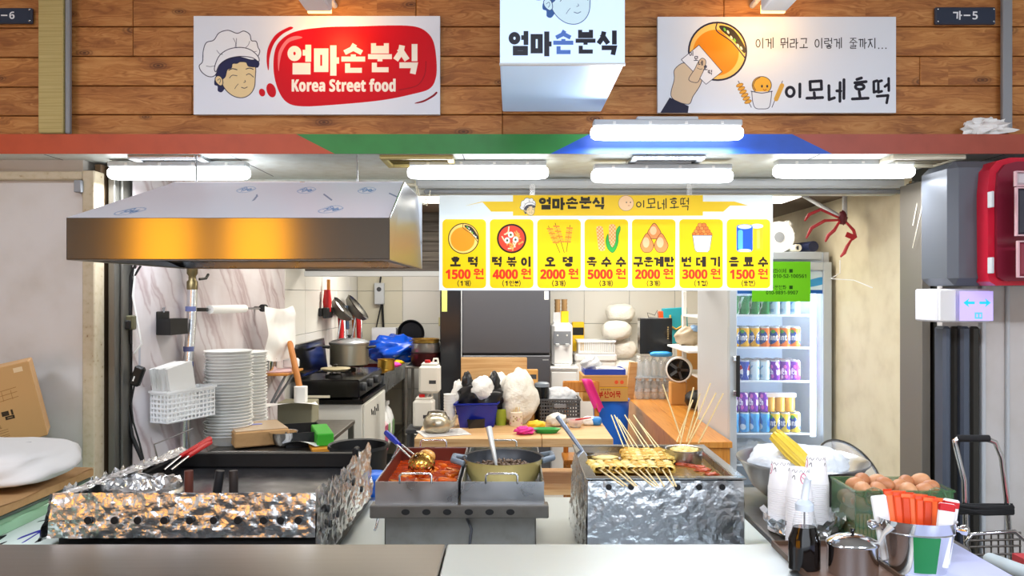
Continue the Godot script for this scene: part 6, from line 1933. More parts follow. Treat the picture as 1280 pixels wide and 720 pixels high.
func cooking_corner() -> void:
	# white cabinet
	var cb := thing("kitchen_cabinet", "white kitchen cabinet with handwriting on its door, under the gas range", "cabinet", Vector3(-1.21, 0, -5.4))
	part(cb, "body", G.new().bb(Vector3(-.235, .06, -.45), Vector3(.235, .88, .4), .004), mt("cabinet_white", "d9d8d0", .4))
	part(cb, "worktop", G.new().bb(Vector3(-.235, .88, -.46), Vector3(.245, .91, .42), .004), mats.black_gloss)
	part(cb, "plinth", G.new().bb(Vector3(-.23, 0, -.44), Vector3(.22, .06, .38)), mats.dark_grey)
	var dr := part(cb, "door", G.new().bb(Vector3(.236, .08, -.43), Vector3(.247, .87, .38), .003), mats.cabinet_white)
	var bl := Basis(Vector3.UP, PI / 2)
	for i in 5: part(dr, "handwriting", G.new().tube([Vector3(.2485, .81 - (i % 2) * .02, .15 - i * .06), Vector3(.2485, .77 - (i % 3) * .01, .13 - i * .06)], .005, 4), mats.black)
	# gas range
	var gr := thing("gas_range", "black two-burner gas range with its glass lid open", "gas range", Vector3(-1.2, .91, -5.4))
	part(gr, "body", G.new().bb(Vector3(-.2, .01, -.45), Vector3(.21, .13, .42), .008), mats.black_gloss)
	part(gr, "glass_lid", G.new().box(Vector3(-.215, .24, -.0), Vector3(.012, .22, .84), .004, Basis(Vector3.FORWARD, -.12)), mats.black_gloss)
	part(gr, "lid_frame", G.new().tube([Vector3(-.2, .13, .43), Vector3(-.23, .35, .43), Vector3(-.23, .35, -.43)], .006, 6), mats.steel_used)
	for z in [.22, -.22]:
		part(gr, "burner", G.new().lathe([Vector2(.06, .13), Vector2(.055, .145), Vector2(.03, .15), Vector2(0, .15)], 20, Transform3D(Basis(), Vector3(0, 0, z))), mats.black_iron)
		for a in 4: part(gr, "grate_bar", G.new().box(Vector3(0, .16, z) + Basis(Vector3.UP, a * PI / 2) * Vector3(.08, 0, 0), Vector3(.07, .012, .012), .002, Basis(Vector3.UP, a * PI / 2)), mats.black_iron)
	for z in [.28, .05, -.18]:
		part(gr, "knob", G.new().lathe([Vector2(.03, 0), Vector2(.028, .02), Vector2(0, .022)], 16, Transform3D(Basis(Vector3.FORWARD, PI / 2), Vector3(.21, .07, z))), mats.dark_grey)
	for x in [-.18, .18]: part(gr, "foot", G.new().bb(Vector3(x - .02, 0, .36), Vector3(x + .02, .012, .4)), mats.rubber)
	part(gr, "lower_grille", G.new().bb(Vector3(-.17, .014, .42), Vector3(.02, .03, .424)), mats.cream)
	var pot := thing("stock_pot", "big dull aluminium stock pot with lid on the far burner", "pot", Vector3(-1.19, 1.077, -5.62))
	part(pot, "wall", G.new().lathe([Vector2(0, 0), Vector2(.13, 0), Vector2(.14, .008), Vector2(.14, .15), Vector2(.147, .153), Vector2(.147, .158)], 36), mt("alu_old", "a59f8e", .35, .9))
	var pl := part(pot, "lid", G.new().lathe([Vector2(.147, .158), Vector2(.148, .168), Vector2(.12, .182), Vector2(.06, .196), Vector2(0, .2)], 36), mats.steel)
	part(pl, "knob", G.new().lathe([Vector2(.01, .198), Vector2(.012, .21), Vector2(.02, .22), Vector2(0, .224)], 14), mats.black)
	for s in [-1, 1]: part(pot, "grip", G.new().tube([Vector3(s * .138, .13, -.04), Vector3(s * .185, .135, -.03), Vector3(s * .185, .135, .03), Vector3(s * .138, .13, .04)], .009, 8), mats.black)
	var fp := thing("flat_lid", "shallow cream lid with a black knob on the near burner", "lid", Vector3(-1.19, 1.077, -5.18))
	part(fp, "disc", G.new().lathe([Vector2(.0, .0), Vector2(.08, .002), Vector2(.1, .018), Vector2(.098, .022), Vector2(.02, .03), Vector2(0, .03)], 32), mt("lid_cream", "cdbf9a", .35, .3))
	part(fp, "knob", G.new().lathe([Vector2(.008, .028), Vector2(.014, .045), Vector2(0, .05)], 12), mats.black)
	# sink unit
	var sk := thing("sink_unit", "long stainless sink unit along the tiled wall", "sink", Vector3(-1.215, 0, -6.53))
	part(sk, "apron", open_box(G.new(), -.235, .235, .83, .985, -.66, .66, .01, 0), mats.steel)
	part(sk, "rim", open_box(G.new(), -.237, .24, .975, .99, -.665, .665, .05, 0), mats.chrome)
	part(sk, "basin", open_box(G.new(), -.185, .185, .8, .976, -.3, .6, .006), mt("basin_red", "7c3a34", .3, .5))
	part(sk, "drainer", G.new().bb(Vector3(-.19, .975, -.62), Vector3(.19, .985, -.3)), mats.steel)
	for z in [-.63, .63]:
		for x in [-.21, .21]: part(sk, "leg", G.new().bb(Vector3(x - .015, 0, z - .015), Vector3(x + .015, .83, z + .015)), mats.steel_used)
	part(sk, "shelf", G.new().bb(Vector3(-.22, .36, -.64), Vector3(.22, .38, .64)), mats.steel_used)
	# bottles and a pink bag on the shelf under the sink
	for i in 3:
		var o := thing("detergent_bottle", "white detergent bottle with handle under the sink, %s from the cabinet" % ordinal(i + 1), "bottle", Vector3(-1.06, .381, -6.05 - i * .22), "detergent bottles under the sink")
		part(o, "body", G.new().lathe([Vector2(0, 0), Vector2(.07, 0), Vector2(.075, .01), Vector2(.075, .18), Vector2(.05, .24), Vector2(.02, .27), Vector2(.02, .29), Vector2(0, .29)], 20, Transform3D(), Vector3(.8, 1, 1)), mats.white_gloss)
		part(o, "cap", G.new().lathe([Vector2(.024, .285), Vector2(.024, .315), Vector2(0, .317)], 14), mats.green if i == 0 else mats.white)
		part(o, "label", G.new().bb(Vector3(.06, .04, -.04), Vector3(.062, .16, .04)), mt("label_green", "9ac48a", .5))
		part(o, "handle", G.new().tube([Vector3(0, .25, -.03), Vector3(0, .24, -.08), Vector3(0, .15, -.085), Vector3(0, .1, -.07)], .01, 8), mats.white_gloss)
	var pk := thing("pink_basket", "pink plastic basket under the sink's near end", "basket", Vector3(-1.03, .381, -5.97))
	part(pk, "wall", open_box(G.new(), -.07, .06, 0, .2, -.04, .1, .005), mt("basket_pink", "c45a78", .4))
	part(pk, "cloth", G.new().blob(Vector3(0, .2, .03), Vector3(.06, .05, .06), .4, 2.0, 4), mt("cloth_pink", "d9b4bc", .8))
	# things on the sink
	var gpot := thing("brass_pot", "small golden pot on the sink's drainer", "pot", V(489, 450, 6.1))
	gpot.position.y = .99
	gpot.position.x = -1.0
	part(gpot, "wall", G.new().lathe([Vector2(0, 0), Vector2(.06, 0), Vector2(.068, .01), Vector2(.066, .085), Vector2(.07, .09), Vector2(.062, .088), Vector2(.06, .012), Vector2(0, .01)], 28), mt("brass_pot", "b8913c", .3, .9))
	solo("blue_bag", "shiny bright blue plastic bag heaped on the sink", "bag", Vector3(-1.04, .985, -6.75), G.new().blob(Vector3(0, .12, 0), Vector3(.25, .12, .2), .35, 1.6, 17, 36, 22), mt("bag_blue", "0f50c8", .22))
	var fr := thing("frying_pan", "black frying pan standing on edge behind the blue bag", "pan", Vector3(-.93, 1.1, -7.1))
	part(fr, "disc", G.new().lathe([Vector2(0, 0), Vector2(.1, 0), Vector2(.125, .035), Vector2(.118, .035), Vector2(.095, .006), Vector2(0, .006)], 32, Transform3D(Basis(Vector3.RIGHT, PI / 2 + .1), Vector3(0, .14, 0))), mats.black)
	part(fr, "handle", G.new().tube([Vector3(-.1, .05, .01), Vector3(-.18, -.06, .02)], .012, 8), mats.black)
	var pw := thing("clear_tub", "clear plastic tub on the blue bag's far side", "tub", Vector3(-1.16, 1.17, -7.02))
	part(pw, "wall", open_box(G.new(), -.11, .11, 0, .12, -.07, .07, .004), mats.bag_clear)
	for q in [[-.99, -6.35, "pink", "pink rubber glove lying on the sink's edge"], [-.99, -6.55, "yellow", "yellow sponge on the sink's edge beside the pink glove"]]:
		solo("sponge" if q[2] == "yellow" else "rubber_glove", q[3], "sponge" if q[2] == "yellow" else "glove", Vector3(q[0] + .02, .991, q[1]), G.new().blob(Vector3(0, .022, 0), Vector3(.05, .022, .055), .4, 1.7, 6, 16, 10), mats[q[2]])
	# tap
	var tp := thing("water_tap", "chrome swan-neck tap on the tiled wall above the sink", "tap", Vector3(-1.44, 1.15, -6.2))
	part(tp, "spout", G.new().tube([Vector3(0, 0, 0), Vector3(.06, .01, 0), Vector3(.12, .06, 0), Vector3(.2, .07, 0), Vector3(.24, .03, 0), Vector3(.245, -.02, 0)], .011, 8), mats.chrome)
	part(tp, "handle", G.new().tube([Vector3(.04, .01, 0), Vector3(.06, .06, .03)], .008, 8), mats.chrome)
	# utensil rail and utensils
	var ur := thing("utensil_rail", "black wall rail with hooks on the white tiles", "rail", Vector3(-1.447, 1.46, -6.4))
	part(ur, "bar", G.new().bb(Vector3(0, -.03, -.7), Vector3(.03, .03, .66), .004), mats.black)
	part(ur, "end_holder", G.new().bb(Vector3(.03, -.045, .5), Vector3(.07, .035, .66), .006), mats.black)
	var kinds := ["knife_red", "strainer", "tongs_red", "ladle", "scissors", "strainer", "spatula", "scissors", "ladle"]
	var labels := ["red-handled knife in the rail's end holder", "round mesh strainer hanging nearest the knife", "red kitchen tongs hanging from the rail", "steel ladle hanging beside the red tongs", "blue-handled spatula hanging mid-rail", "large round mesh strainer in the middle of the rail", "orange spatula hanging from the rail", "red-handled scissors near the rail's far end", "steel ladle at the far end of the rail"]
	var zs := [-5.82, -5.98, -6.12, -6.28, -6.42, -6.54, -6.68, -6.82, -6.98]
	for i in 9:
		var o := thing("kitchen_knife" if i == 0 else ["", "strainer", "tongs", "ladle", "spatula", "strainer", "spatula", "scissors", "ladle"][i], labels[i], "utensil", Vector3(-1.4, 1.46, zs[i]), "utensils on the wall rail")
		o.scale = Vector3.ONE * 1.3
		match i:
			0:
				part(o, "handle", G.new().tube([Vector3(0, .0, 0), Vector3(0, .06, 0), Vector3(.0, .13, 0)], [.02, .026, .018], 8), mats.red)
				part(o, "second_handle", G.new().tube([Vector3(0, .1, -.03), Vector3(0, .19, -.03)], .01, 8), mats.wood_orange)
			1, 5:
				var B := Basis(Vector3(0, 0, 1), -.9) * Basis(Vector3.UP, .3)
				var r := .085 if i == 1 else .1
				part(o, "mesh_bowl", G.new().lathe([Vector2(r, 0), Vector2(r * .9, -.03), Vector2(r * .5, -.055), Vector2(0, -.062)], 24, Transform3D(B, Vector3(.07, .02, 0))), mt("mesh_grey", "77746c", .5, .6))
				part(o, "hoop", G.new().lathe([Vector2(r - .004, -.004), Vector2(r + .004, 0), Vector2(r - .004, .004)], 24, Transform3D(B, Vector3(.07, .02, 0))), mats.chrome)
				part(o, "handle", G.new().tube([Vector3(.05, -.05, 0), Vector3(.03, -.2, .01), Vector3(.03, -.3, .01)], .006, 6), mats.chrome)
			2, 7:
				for s in [-1, 1]: part(o, "handle", G.new().tube([Vector3(.02, .0, s * .012), Vector3(.03, -.1, s * .03), Vector3(.03, -.2, s * .012)], .011, 8), mats.red)
				part(o, "blade", G.new().tube([Vector3(.03, -.2, 0), Vector3(.03, -.3, .0)], .007, 6), mats.chrome)
			3, 8:
				part(o, "handle", G.new().tube([Vector3(-.03, .0, 0), Vector3(.02, -.02, 0), Vector3(.03, -.28, 0)], .006, 6), mats.chrome)
				part(o, "bowl", G.new().lathe([Vector2(.04, 0), Vector2(.03, -.02), Vector2(0, -.03)], 18, Transform3D(Basis(Vector3(0, 0, 1), -1.1), Vector3(.04, -.3, 0))), mats.chrome)
			4, 6:
				part(o, "handle", G.new().tube([Vector3(.01, .03, 0), Vector3(.02, -.12, 0)], .012, 8), mt("spat_%d" % i, "33475e" if i == 4 else "e07a1e", .4))
				part(o, "blade", G.new().bb(Vector3(.015, -.26, -.03), Vector3(.02, -.12, .03), .002), mats.chrome if i == 4 else mt("spat_6", "e07a1e", .4))
	# gas meter box with cables on the back wall
	var gm := thing("meter_box", "small white meter box with black cables in the kitchen corner", "box", Vector3(-1.24, 1.6, -7.19))
	part(gm, "case", G.new().bb(Vector3(-.04, -.1, 0), Vector3(.05, .1, .06), .006), mats.light_grey)
	part(gm, "dial", G.new().lathe([Vector2(0, 0), Vector2(.022, 0), Vector2(.02, .006), Vector2(0, .006)], 16, Transform3D(Basis(Vector3.RIGHT, PI / 2), Vector3(.005, .04, .06))), mats.dark_grey)
	part(gm, "cable", G.new().tube([Vector3(.02, -.1, .03), Vector3(-.02, -.3, .04), Vector3(-.08, -.55, .06), Vector3(-.12, -.65, .1)], .007, 6), mats.black)
	part(gm, "cable", G.new().tube([Vector3(.03, -.1, .03), Vector3(.04, -.3, .03), Vector3(.04, -.6, .03)], .012, 6), mats.black)
	part(gm, "cable", G.new().tube([Vector3(.01, .1, .03), Vector3(.03, .25, .03), Vector3(.05, .5, .03)], .008, 6), mats.black)
	# hanging switch cord
	var hs := thing("pull_switch", "yellowish pull switch hanging on a cord before the back wall", "switch", Vector3(-.665, 1.34, -7.1))
	part(hs, "cord", G.new().tube([Vector3(0, .04, 0), Vector3(0, .81, 0)], .003, 5), mats.cream)
	part(hs, "switch", G.new().bb(Vector3(-.014, -.04, -.012), Vector3(.014, .04, .012), .004), mt("switch_yellow", "c9bf8a", .5))
func jerrycan(at: Vector3, label: String) -> void:
	var o := thing("jerrycan", label, "jerrycan", at, "white jerrycans")
	part(o, "body", G.new().bb(Vector3(-.075, 0, -.07), Vector3(.075, .2, .07), .016), mt("jerry_white", "e6e5de", .4))
	part(o, "shoulder", G.new().bb(Vector3(-.06, .2, -.05), Vector3(.06, .218, .05), .008), mats.jerry_white)
	part(o, "cap", G.new().lathe([Vector2(.022, .215), Vector2(.022, .238), Vector2(0, .24)], 16, Transform3D(Basis(), Vector3(-.015, 0, .02))), mats.red)
	part(o, "grip", G.new().tube([Vector3(.02, .21, .0), Vector3(.03, .245, 0), Vector3(.055, .245, 0), Vector3(.06, .21, 0)], .008, 8), mats.jerry_white)
	part(o, "label", G.new().bb(Vector3(.0, .07, .0702), Vector3(.05, .095, .0712)), mats.dark_grey)

func table_things() -> void:
	var TY := .77
	var tb := thing("work_table", "wooden work table in the middle of the kitchen", "table", Vector3(0.005, 0, -4.78))
	for q in [[-.565, .165], [.168, .575]]:
		part(tb, "top_board", G.new().bb(Vector3(q[0], TY - .05, -.36), Vector3(q[1], TY, .38), .003), mats.wood)
	for x in [-.5, .5]:
		for z in [-.3, .3]: part(tb, "leg", G.new().bb(Vector3(x - .03, 0, z - .03), Vector3(x + .03, TY - .05, z + .03)), mats.dark_grey)
	part(tb, "lower_shelf", G.new().bb(Vector3(-.48, .42, -.28), Vector3(.48, .45, .28)), mats.wood)
	var at := func(x: float, y: float) -> Vector3:
		var d := (1.6 - TY) * 960.0 / (y - 367.0)
		var p := V(x, y, d)
		p.y = TY + .0005
		return p
	# kettle on a newspaper
	var c := Canvas.new(0, 0, 60, 40, 3.0, Color("d6d4d2"))
	for i in 7: c.rect(5, 4 + i * 5, 50 - (i * 9) % 14, 2.4, Color("7d7b80"))
	var nw := printed("news_table", c.tex(), .85)
	var kp: Vector3 = at.call(546, 541)
	var gs := G.new()
	gs.grp(true)
	gs.bb(Vector3(-.14, 0, -.11), Vector3(.14, .0025, .11))
	solo("newspaper", "folded newspaper under the dented kettle on the work table", "newspaper", kp + Vector3(.04, 0, .01), face(Vector3(0, .0035, 0), .28, .22, Basis(Vector3.RIGHT, -PI / 2)).bb(Vector3(-.14, 0, -.11), Vector3(.14, .003, .11)), nw, "", .35)
	var kt := thing("kettle", "dented aluminium kettle standing on the newspaper", "kettle", kp + Vector3(-.0, .004, -.01))
	part(kt, "body", G.new().lathe([Vector2(0, 0), Vector2(.065, 0), Vector2(.08, .02), Vector2(.083, .055), Vector2(.074, .085), Vector2(.055, .1)], 32), mt("kettle_alu", "c9bfa8", .3, .9))
	part(kt, "lid", G.new().lathe([Vector2(.056, .1), Vector2(.05, .112), Vector2(.02, .122), Vector2(0, .124)], 24), mats.kettle_alu)
	part(kt, "spout", G.new().tube([Vector3(.07, .04, 0), Vector3(.1, .06, 0), Vector3(.118, .1, 0)], [.02, .015, .01], 10), mats.kettle_alu)
	part(kt, "handle", G.new().tube([Vector3(-.06, .09, 0), Vector3(-.05, .12, .01), Vector3(.0, .128, .02), Vector3(.05, .12, .01), Vector3(.06, .09, 0)], .005, 6), mats.steel_used)
	# stacked paper cups lying behind the kettle
	var cpm := lathe_cup(.026, .036, .08).mesh()
	for i in 8:
		var o := solom("paper_cup", "upright white paper cup in the low stack behind the kettle, %s from below" % ordinal(i + 1), "paper cup", (at.call(562, 534) as Vector3) + Vector3(0, i * .018, 0), cpm, mats.paper, "paper cups behind the kettle")
	# blue tub with bags
	var bl := thing("blue_tub", "deep blue plastic tub filled with bags on the work table", "tub", at.call(599, 531))
	part(bl, "wall", G.new().lathe([Vector2(0, .003), Vector2(.155, .003), Vector2(.16, 0), Vector2(.2, .14), Vector2(.215, .145), Vector2(.215, .155), Vector2(.195, .15), Vector2(.155, .01), Vector2(0, .008)], 4, Transform3D(Basis(Vector3.UP, PI / 4), Vector3.ZERO), Vector3(1, 1, .8)), mt("tub_blue", "1a2a9a", .3))
	var bg := thing("black_bag", "black plastic bag with white stuff showing, in the blue tub", "bag", bl.position + Vector3(.01, .02, 0))
	part(bg, "bag", G.new().blob(Vector3(0, .15, 0), Vector3(.14, .12, .1), .3, 1.3, 5, 32, 20), mt("bag_black", "17171a", .28))
	for s in [-1, 1]: part(bg, "bag_ear", G.new().blob(Vector3(s * .085, .24, .02), Vector3(.035, .075, .03), .35, 1.4, 8 + s, 16, 12), mats.bag_black)
	part(bg, "white_content", G.new().blob(Vector3(.01, .215, .05), Vector3(.075, .075, .06), .25, 1.2, 9, 24, 14), mt("bag_paper", "ededea", .5))
	solo("white_bag", "white plastic bag squeezed behind the black bag in the blue tub", "bag", bl.position + Vector3(-.13, .08, -.06), G.new().blob(Vector3(0, .09, 0), Vector3(.05, .1, .06), .4, 2.0, 31, 20, 14), mats.bag_paper)
	var bt := thing("black_tray", "small black plastic tray in front of the blue tub", "tray", at.call(599, 533))
	bt.position.z += .02
	part(bt, "wall", G.new().lathe([Vector2(0, .003), Vector2(.085, .003), Vector2(.088, 0), Vector2(.1, .055), Vector2(.106, .057), Vector2(.098, .056), Vector2(.084, .008), Vector2(0, .006)], 4, Transform3D(Basis(Vector3.UP, PI / 4), Vector3.ZERO), Vector3(1, 1, .5)), mt("tray_black", "1f2022", .4))
	var lc := thing("green_cup", "lime green ribbed plastic cup on the work table", "cup", at.call(626, 531))
	part(lc, "wall", G.new().lathe([Vector2(0, .002), Vector2(.032, .002), Vector2(.033, 0), Vector2(.036, .03), Vector2(.038, .034), Vector2(.04, .06), Vector2(.042, .064), Vector2(.045, .1), Vector2(.047, .104), Vector2(.044, .104), Vector2(.032, .006), Vector2(0, .006)], 28), mt("cup_lime", "a2b83c", .35))
	var tj := thing("toothpick_jar", "patterned jar of toothpicks beside the lime green cup", "jar", at.call(645, 532))
	var c2 := Canvas.new(0, 0, 64, 32, 4.0, Color("e9dcc8"))
	rng.seed = 8
	for i in 60: c2.ell(rng.randf() * 64, rng.randf() * 32, 1.4, 1.0, [Color("d87aa0"), Color("b0a070"), Color("d8b0b8")][i % 3])
	part(tj, "jar", G.new().lathe([Vector2(0, 0), Vector2(.04, 0), Vector2(.042, .004), Vector2(.042, .085), Vector2(.038, .088), Vector2(0, .088)], 24), printed("jar_print", c2.tex(), .4))
	for i in 24:
		var a := i * 2.4
		var r := .032 * sqrt(i / 24.0)
		part(tj, "toothpick", G.new().tube([Vector3(cos(a) * r, .08, sin(a) * r), Vector3(cos(a) * r * 1.1, .118, sin(a) * r * 1.1)], .0032, 5), mats.bamboo)
	solo("large_white_bag", "big bulging white plastic bag on the work table's far side", "bag", (at.call(648, 530) as Vector3) + Vector3(0, 0, -.03), G.new().blob(Vector3(0, .17, 0), Vector3(.125, .17, .12), .22, 1.05, 41, 40, 26), mt("bag_cream", "e9e6dc", .35, 0.0, {"backlight_enabled": true, "backlight": Color(.25, .25, .25)}))
	solo("white_bag", "small white bag showing between the black bag and the big white bag", "bag", (at.call(622, 526) as Vector3), G.new().blob(Vector3(0, .2, 0), Vector3(.08, .12, .08), .25, 1.2, 43, 26, 18), mats.bag_paper)
	solo("pink_cloth", "crumpled bright pink cloth at the table's front edge", "cloth", at.call(655, 543), G.new().blob(Vector3(0, .022, 0), Vector3(.055, .022, .04), .7, 2.0, 3, 24, 14), mats.pink)
	var gp := thing("green_plate", "oval green plastic plate at the table's front edge", "plate", at.call(683, 541))
	part(gp, "dish", G.new().lathe([Vector2(0, .004), Vector2(.055, .004), Vector2(.06, 0), Vector2(.085, .022), Vector2(.088, .026), Vector2(.08, .024), Vector2(.056, .007), Vector2(0, .007)], 32, Transform3D(), Vector3(1, 1, .55)), mt("plate_green", "2f9a44", .35))
	solo("yellow_glove", "yellow rubber glove lying behind the green plate", "glove", at.call(670, 536), G.new().blob(Vector3(0, .025, 0), Vector3(.055, .025, .03), .5, 1.8, 12, 20, 12), mats.yellow)
	solo("white_pouch", "round white plastic pouch behind the green plate", "pouch", at.call(696, 533), G.new().blob(Vector3(0, .042, 0), Vector3(.065, .042, .045), .25, 1.8, 14, 24, 14), mats.bag_cream)
	var rb := thing("glass_bowl", "clear bowl of red sauce with a spoon on the work table", "bowl", at.call(719, 534))
	part(rb, "wall", G.new().lathe([Vector2(0, 0), Vector2(.03, 0), Vector2(.05, .03), Vector2(.054, .05), Vector2(.05, .05), Vector2(.046, .03), Vector2(0, .006)], 28), mats.bag_clear)
	part(rb, "sauce", G.new().lathe([Vector2(0, .02), Vector2(.042, .025), Vector2(.044, .04), Vector2(0, .042)], 24), mt("sauce_red", "b8323a", .3))
	part(rb, "spoon", G.new().tube([Vector3(0, .045, 0), Vector3(.1, .06, .0)], [.006, .004], 6), mats.red)
	var wp := thing("wipes_packet", "blue and white wipes packet at the table's right end", "packet", at.call(738, 531))
	part(wp, "wrapper", G.new().blob(Vector3(0, .025, 0), Vector3(.055, .028, .04), .15, 1.5, 3, 20, 12, .7), mats.bag_paper)
	part(wp, "blue_end", G.new().blob(Vector3(.035, .026, .008), Vector3(.035, .027, .036), .1, 1.5, 4, 16, 10, .7), mt("pack_blue", "2f86d8", .3))
	# grey basket with clear bag
	var gb := thing("grey_basket", "grey lattice basket with a clear plastic bag on the work table", "basket", at.call(699, 524))
	var bw := .13
	for r in 6:
		part(gb, "band", open_box(G.new(), -bw, bw, r * .023, r * .023 + .011, -.085, .085, .005, 0), mt("basket_grey", "4a4a4c", .45))
	for i in 15:
		for z in [-.0825, .0825]: part(gb, "upright", G.new().bb(Vector3(-bw + .006 + i * .0178, 0, z - .003), Vector3(-bw + .013 + i * .0178, .135, z + .003)), mats.basket_grey)
	for s in [-1, 1]:
		for i in 8: part(gb, "upright", G.new().bb(Vector3(s * (bw - .003) - .003, 0, -.07 + i * .02), Vector3(s * (bw - .003) + .003, .135, -.062 + i * .02)), mats.basket_grey)
	part(gb, "rim", open_box(G.new(), -bw - .006, bw + .006, .132, .145, -.091, .091, .01, 0), mats.basket_grey)
	part(gb, "handle_plate", G.new().bb(Vector3(-.04, .085, .084), Vector3(.04, .112, .09), .003), mt("basket_pale", "77777a", .45))
	solo("clear_bag", "crumpled clear plastic bag heaped in the grey basket", "bag", gb.position + Vector3(0, .03, 0), G.new().blob(Vector3(0, .11, 0), Vector3(.115, .07, .07), .3, 1.3, 19, 32, 20), mt("bag_frost", "d7dade", .25, 0.0, {"backlight_enabled": true, "backlight": Color(.3, .3, .3)}))
	var bk := thing("black_canister", "black canister with a grey lid behind the grey basket", "canister", (at.call(677, 525) as Vector3))
	part(bk, "wall", G.new().lathe([Vector2(0, 0), Vector2(.05, 0), Vector2(.05, .23), Vector2(0, .23)], 24), mats.black_gloss)
	part(bk, "lid", G.new().lathe([Vector2(.052, .22), Vector2(.052, .24), Vector2(.04, .248), Vector2(0, .248)], 24), mt("lid_blue_grey", "77828e", .3))
	# boards and a small carton behind the bags
	var wb := thing("cutting_board", "wide wooden cutting board standing upright behind the bags", "board", Vector3(-.12, TY, -5.12))
	part(wb, "board", G.new().bb(Vector3(-.22, .0, -.012), Vector3(.22, .405, .012), .004), mats.wood)
	var yc := thing("carton", "small yellow-brown carton behind the big white bag", "carton", Vector3(.13, TY, -5.06))
	part(yc, "body", G.new().bb(Vector3(-.05, 0, -.03), Vector3(.04, .33, .03), .003), mats.card_orange)
	part(yc, "dark_print", G.new().bb(Vector3(-.02, .27, .0302), Vector3(.03, .3, .0308)), mats.dark_grey)
	var ch := thing("wooden_chair", "wooden chair with a pink apron over its back beside the table", "chair", Vector3(.5, 0, -5.3))
	for x in [-.12, .1]:
		part(ch, "leg", G.new().bb(Vector3(x - .016, 0, .1), Vector3(x + .016, .45, .132)), mats.wood_orange)
		part(ch, "back_post", G.new().tube([Vector3(x, 0, -.1), Vector3(x, .5, -.12), Vector3(x, .98, -.16)], .018, 8), mats.wood_orange)
	part(ch, "seat", G.new().bb(Vector3(-.15, .45, -.13), Vector3(.13, .48, .14), .006), mats.wood_orange)
	part(ch, "back_rail", G.new().bb(Vector3(-.14, .9, -.17), Vector3(.12, .98, -.14), .008), mats.wood_orange)
	solo("pink_apron", "bright pink apron hanging over the wooden chair's back", "apron", Vector3(.53, .99, -5.45), G.new().sheet(func(u: float, v: float) -> Vector3: return Vector3(-.05 + .07 * u + v * .1, .005 - .24 * maxf(0.0, v - .1) + .02 * v * sin(u * 9.0), .035 * minf(v * 6.0, 1.0) + .015 * sin(u * 8.0)), 16, 16), mats.pink)
	# pots stacked and jerrycans between sink and refrigerator
	var cr := thing("steel_rack", "low steel rack between the sink and the refrigerator", "rack", Vector3(-.76, 0, -6.6))
	part(cr, "top", G.new().bb(Vector3(-.14, .97, -.3), Vector3(.16, .99, .15), .003), mats.steel_used)
	for x in [-.13, .15]:
		for z in [-.28, .13]: part(cr, "leg", G.new().bb(Vector3(x - .012, 0, z - .012), Vector3(x + .012, .97, z + .012)), mats.steel_used)
	part(cr, "low_shelf", G.new().bb(Vector3(-.14, .4, -.3), Vector3(.16, .42, .15), .003), mats.steel_used)
	for q in [[.0, .125, .11, "pot_dark", "4a1f22", "dark red cooking pot at the bottom of the nested stack"], [.09, .12, .1, "pot_steel", "9a9a98", "steel pot in the middle of the nested stack on the rack"], [.175, .115, .05, "pot_brass", "a8873f", "golden basin on top of the nested pots"]]:
		var o := thing("cooking_pot", q[5], "pot", Vector3(-.73, .9905 + q[0], -6.5), "nested pots on the steel rack")
		part(o, "wall", G.new().lathe([Vector2(0, 0), Vector2(q[1] * .8, 0), Vector2(q[1], .03), Vector2(q[1], q[2]), Vector2(q[1] + .008, q[2] + .004), Vector2(q[1] - .004, q[2] + .004), Vector2(q[1] - .006, .03), Vector2(0, .006)], 28), mt(q[3], q[4], .3, .7))
		for s in [-1, 1]: part(o, "ear", G.new().tube([Vector3(s * q[1], q[2] * .7, .03), Vector3(s * (q[1] + .02), q[2] * .7, .02), Vector3(s * (q[1] + .02), q[2] * .7, -.02), Vector3(s * q[1], q[2] * .7, -.03)], .005, 6), mats.steel_used)
	var st := thing("step_stool", "low dark stool under the white jerrycans", "stool", Vector3(-.63, 0, -5.6))
	part(st, "seat", G.new().bb(Vector3(-.13, .6, -.12), Vector3(.12, .63, .12), .004), mats.dark_grey)
	for x in [-.11, .1]:
		for z in [-.1, .1]: part(st, "leg", G.new().bb(Vector3(x - .012, 0, z - .012), Vector3(x + .012, .6, z + .012)), mats.dark_grey)
	jerrycan(Vector3(-.64, .6305, -5.6), "white jerrycan at the bottom, partly behind the kettle")
	jerrycan(Vector3(-.6, .878, -5.62), "white jerrycan standing on top of the other one")
	# refrigerator
	var rf := thing("refrigerator", "tall dark grey refrigerator against the back wall", "refrigerator", Vector3(-.135, 0, -6.4))
	part(rf, "cabinet", G.new().bb(Vector3(-.465, .05, -.7), Vector3(.455, 1.85, -.06), .01), mats.dark_grey)
	part(rf, "door_panel", G.new().bb(Vector3(-.465, .06, -.055), Vector3(-.29, 1.84, 0), .008), mt("fridge_black", "23252a", .15, .3))
	for q in [[.06, 1.085], [1.1, 1.84]]: part(rf, "door_panel", G.new().bb(Vector3(-.282, q[0], -.055), Vector3(.455, q[1], 0), .008), mt("fridge_grey", "55565c", .35, .4))
	part(rf, "door_edge", G.new().bb(Vector3(-.289, .06, -.03), Vector3(-.283, 1.84, .004)), mats.light_grey)
	part(rf, "plinth", G.new().bb(Vector3(-.45, 0, -.65), Vector3(.44, .05, -.05)), mats.black)
	part(rf, "green_sticker", G.new().bb(Vector3(-.45, 1.45, .0), Vector3(-.405, 1.63, .0012)), mt("sticker_lime", "b9c46a", .5))
	part(rf, "white_sticker", G.new().bb(Vector3(.405, 1.55, .0), Vector3(.44, 1.62, .0012)), mats.white)
	part(rf, "hinge_mark", G.new().bb(Vector3(.39, 1.045, .0), Vector3(.44, 1.05, .0012)), mats.light_grey)

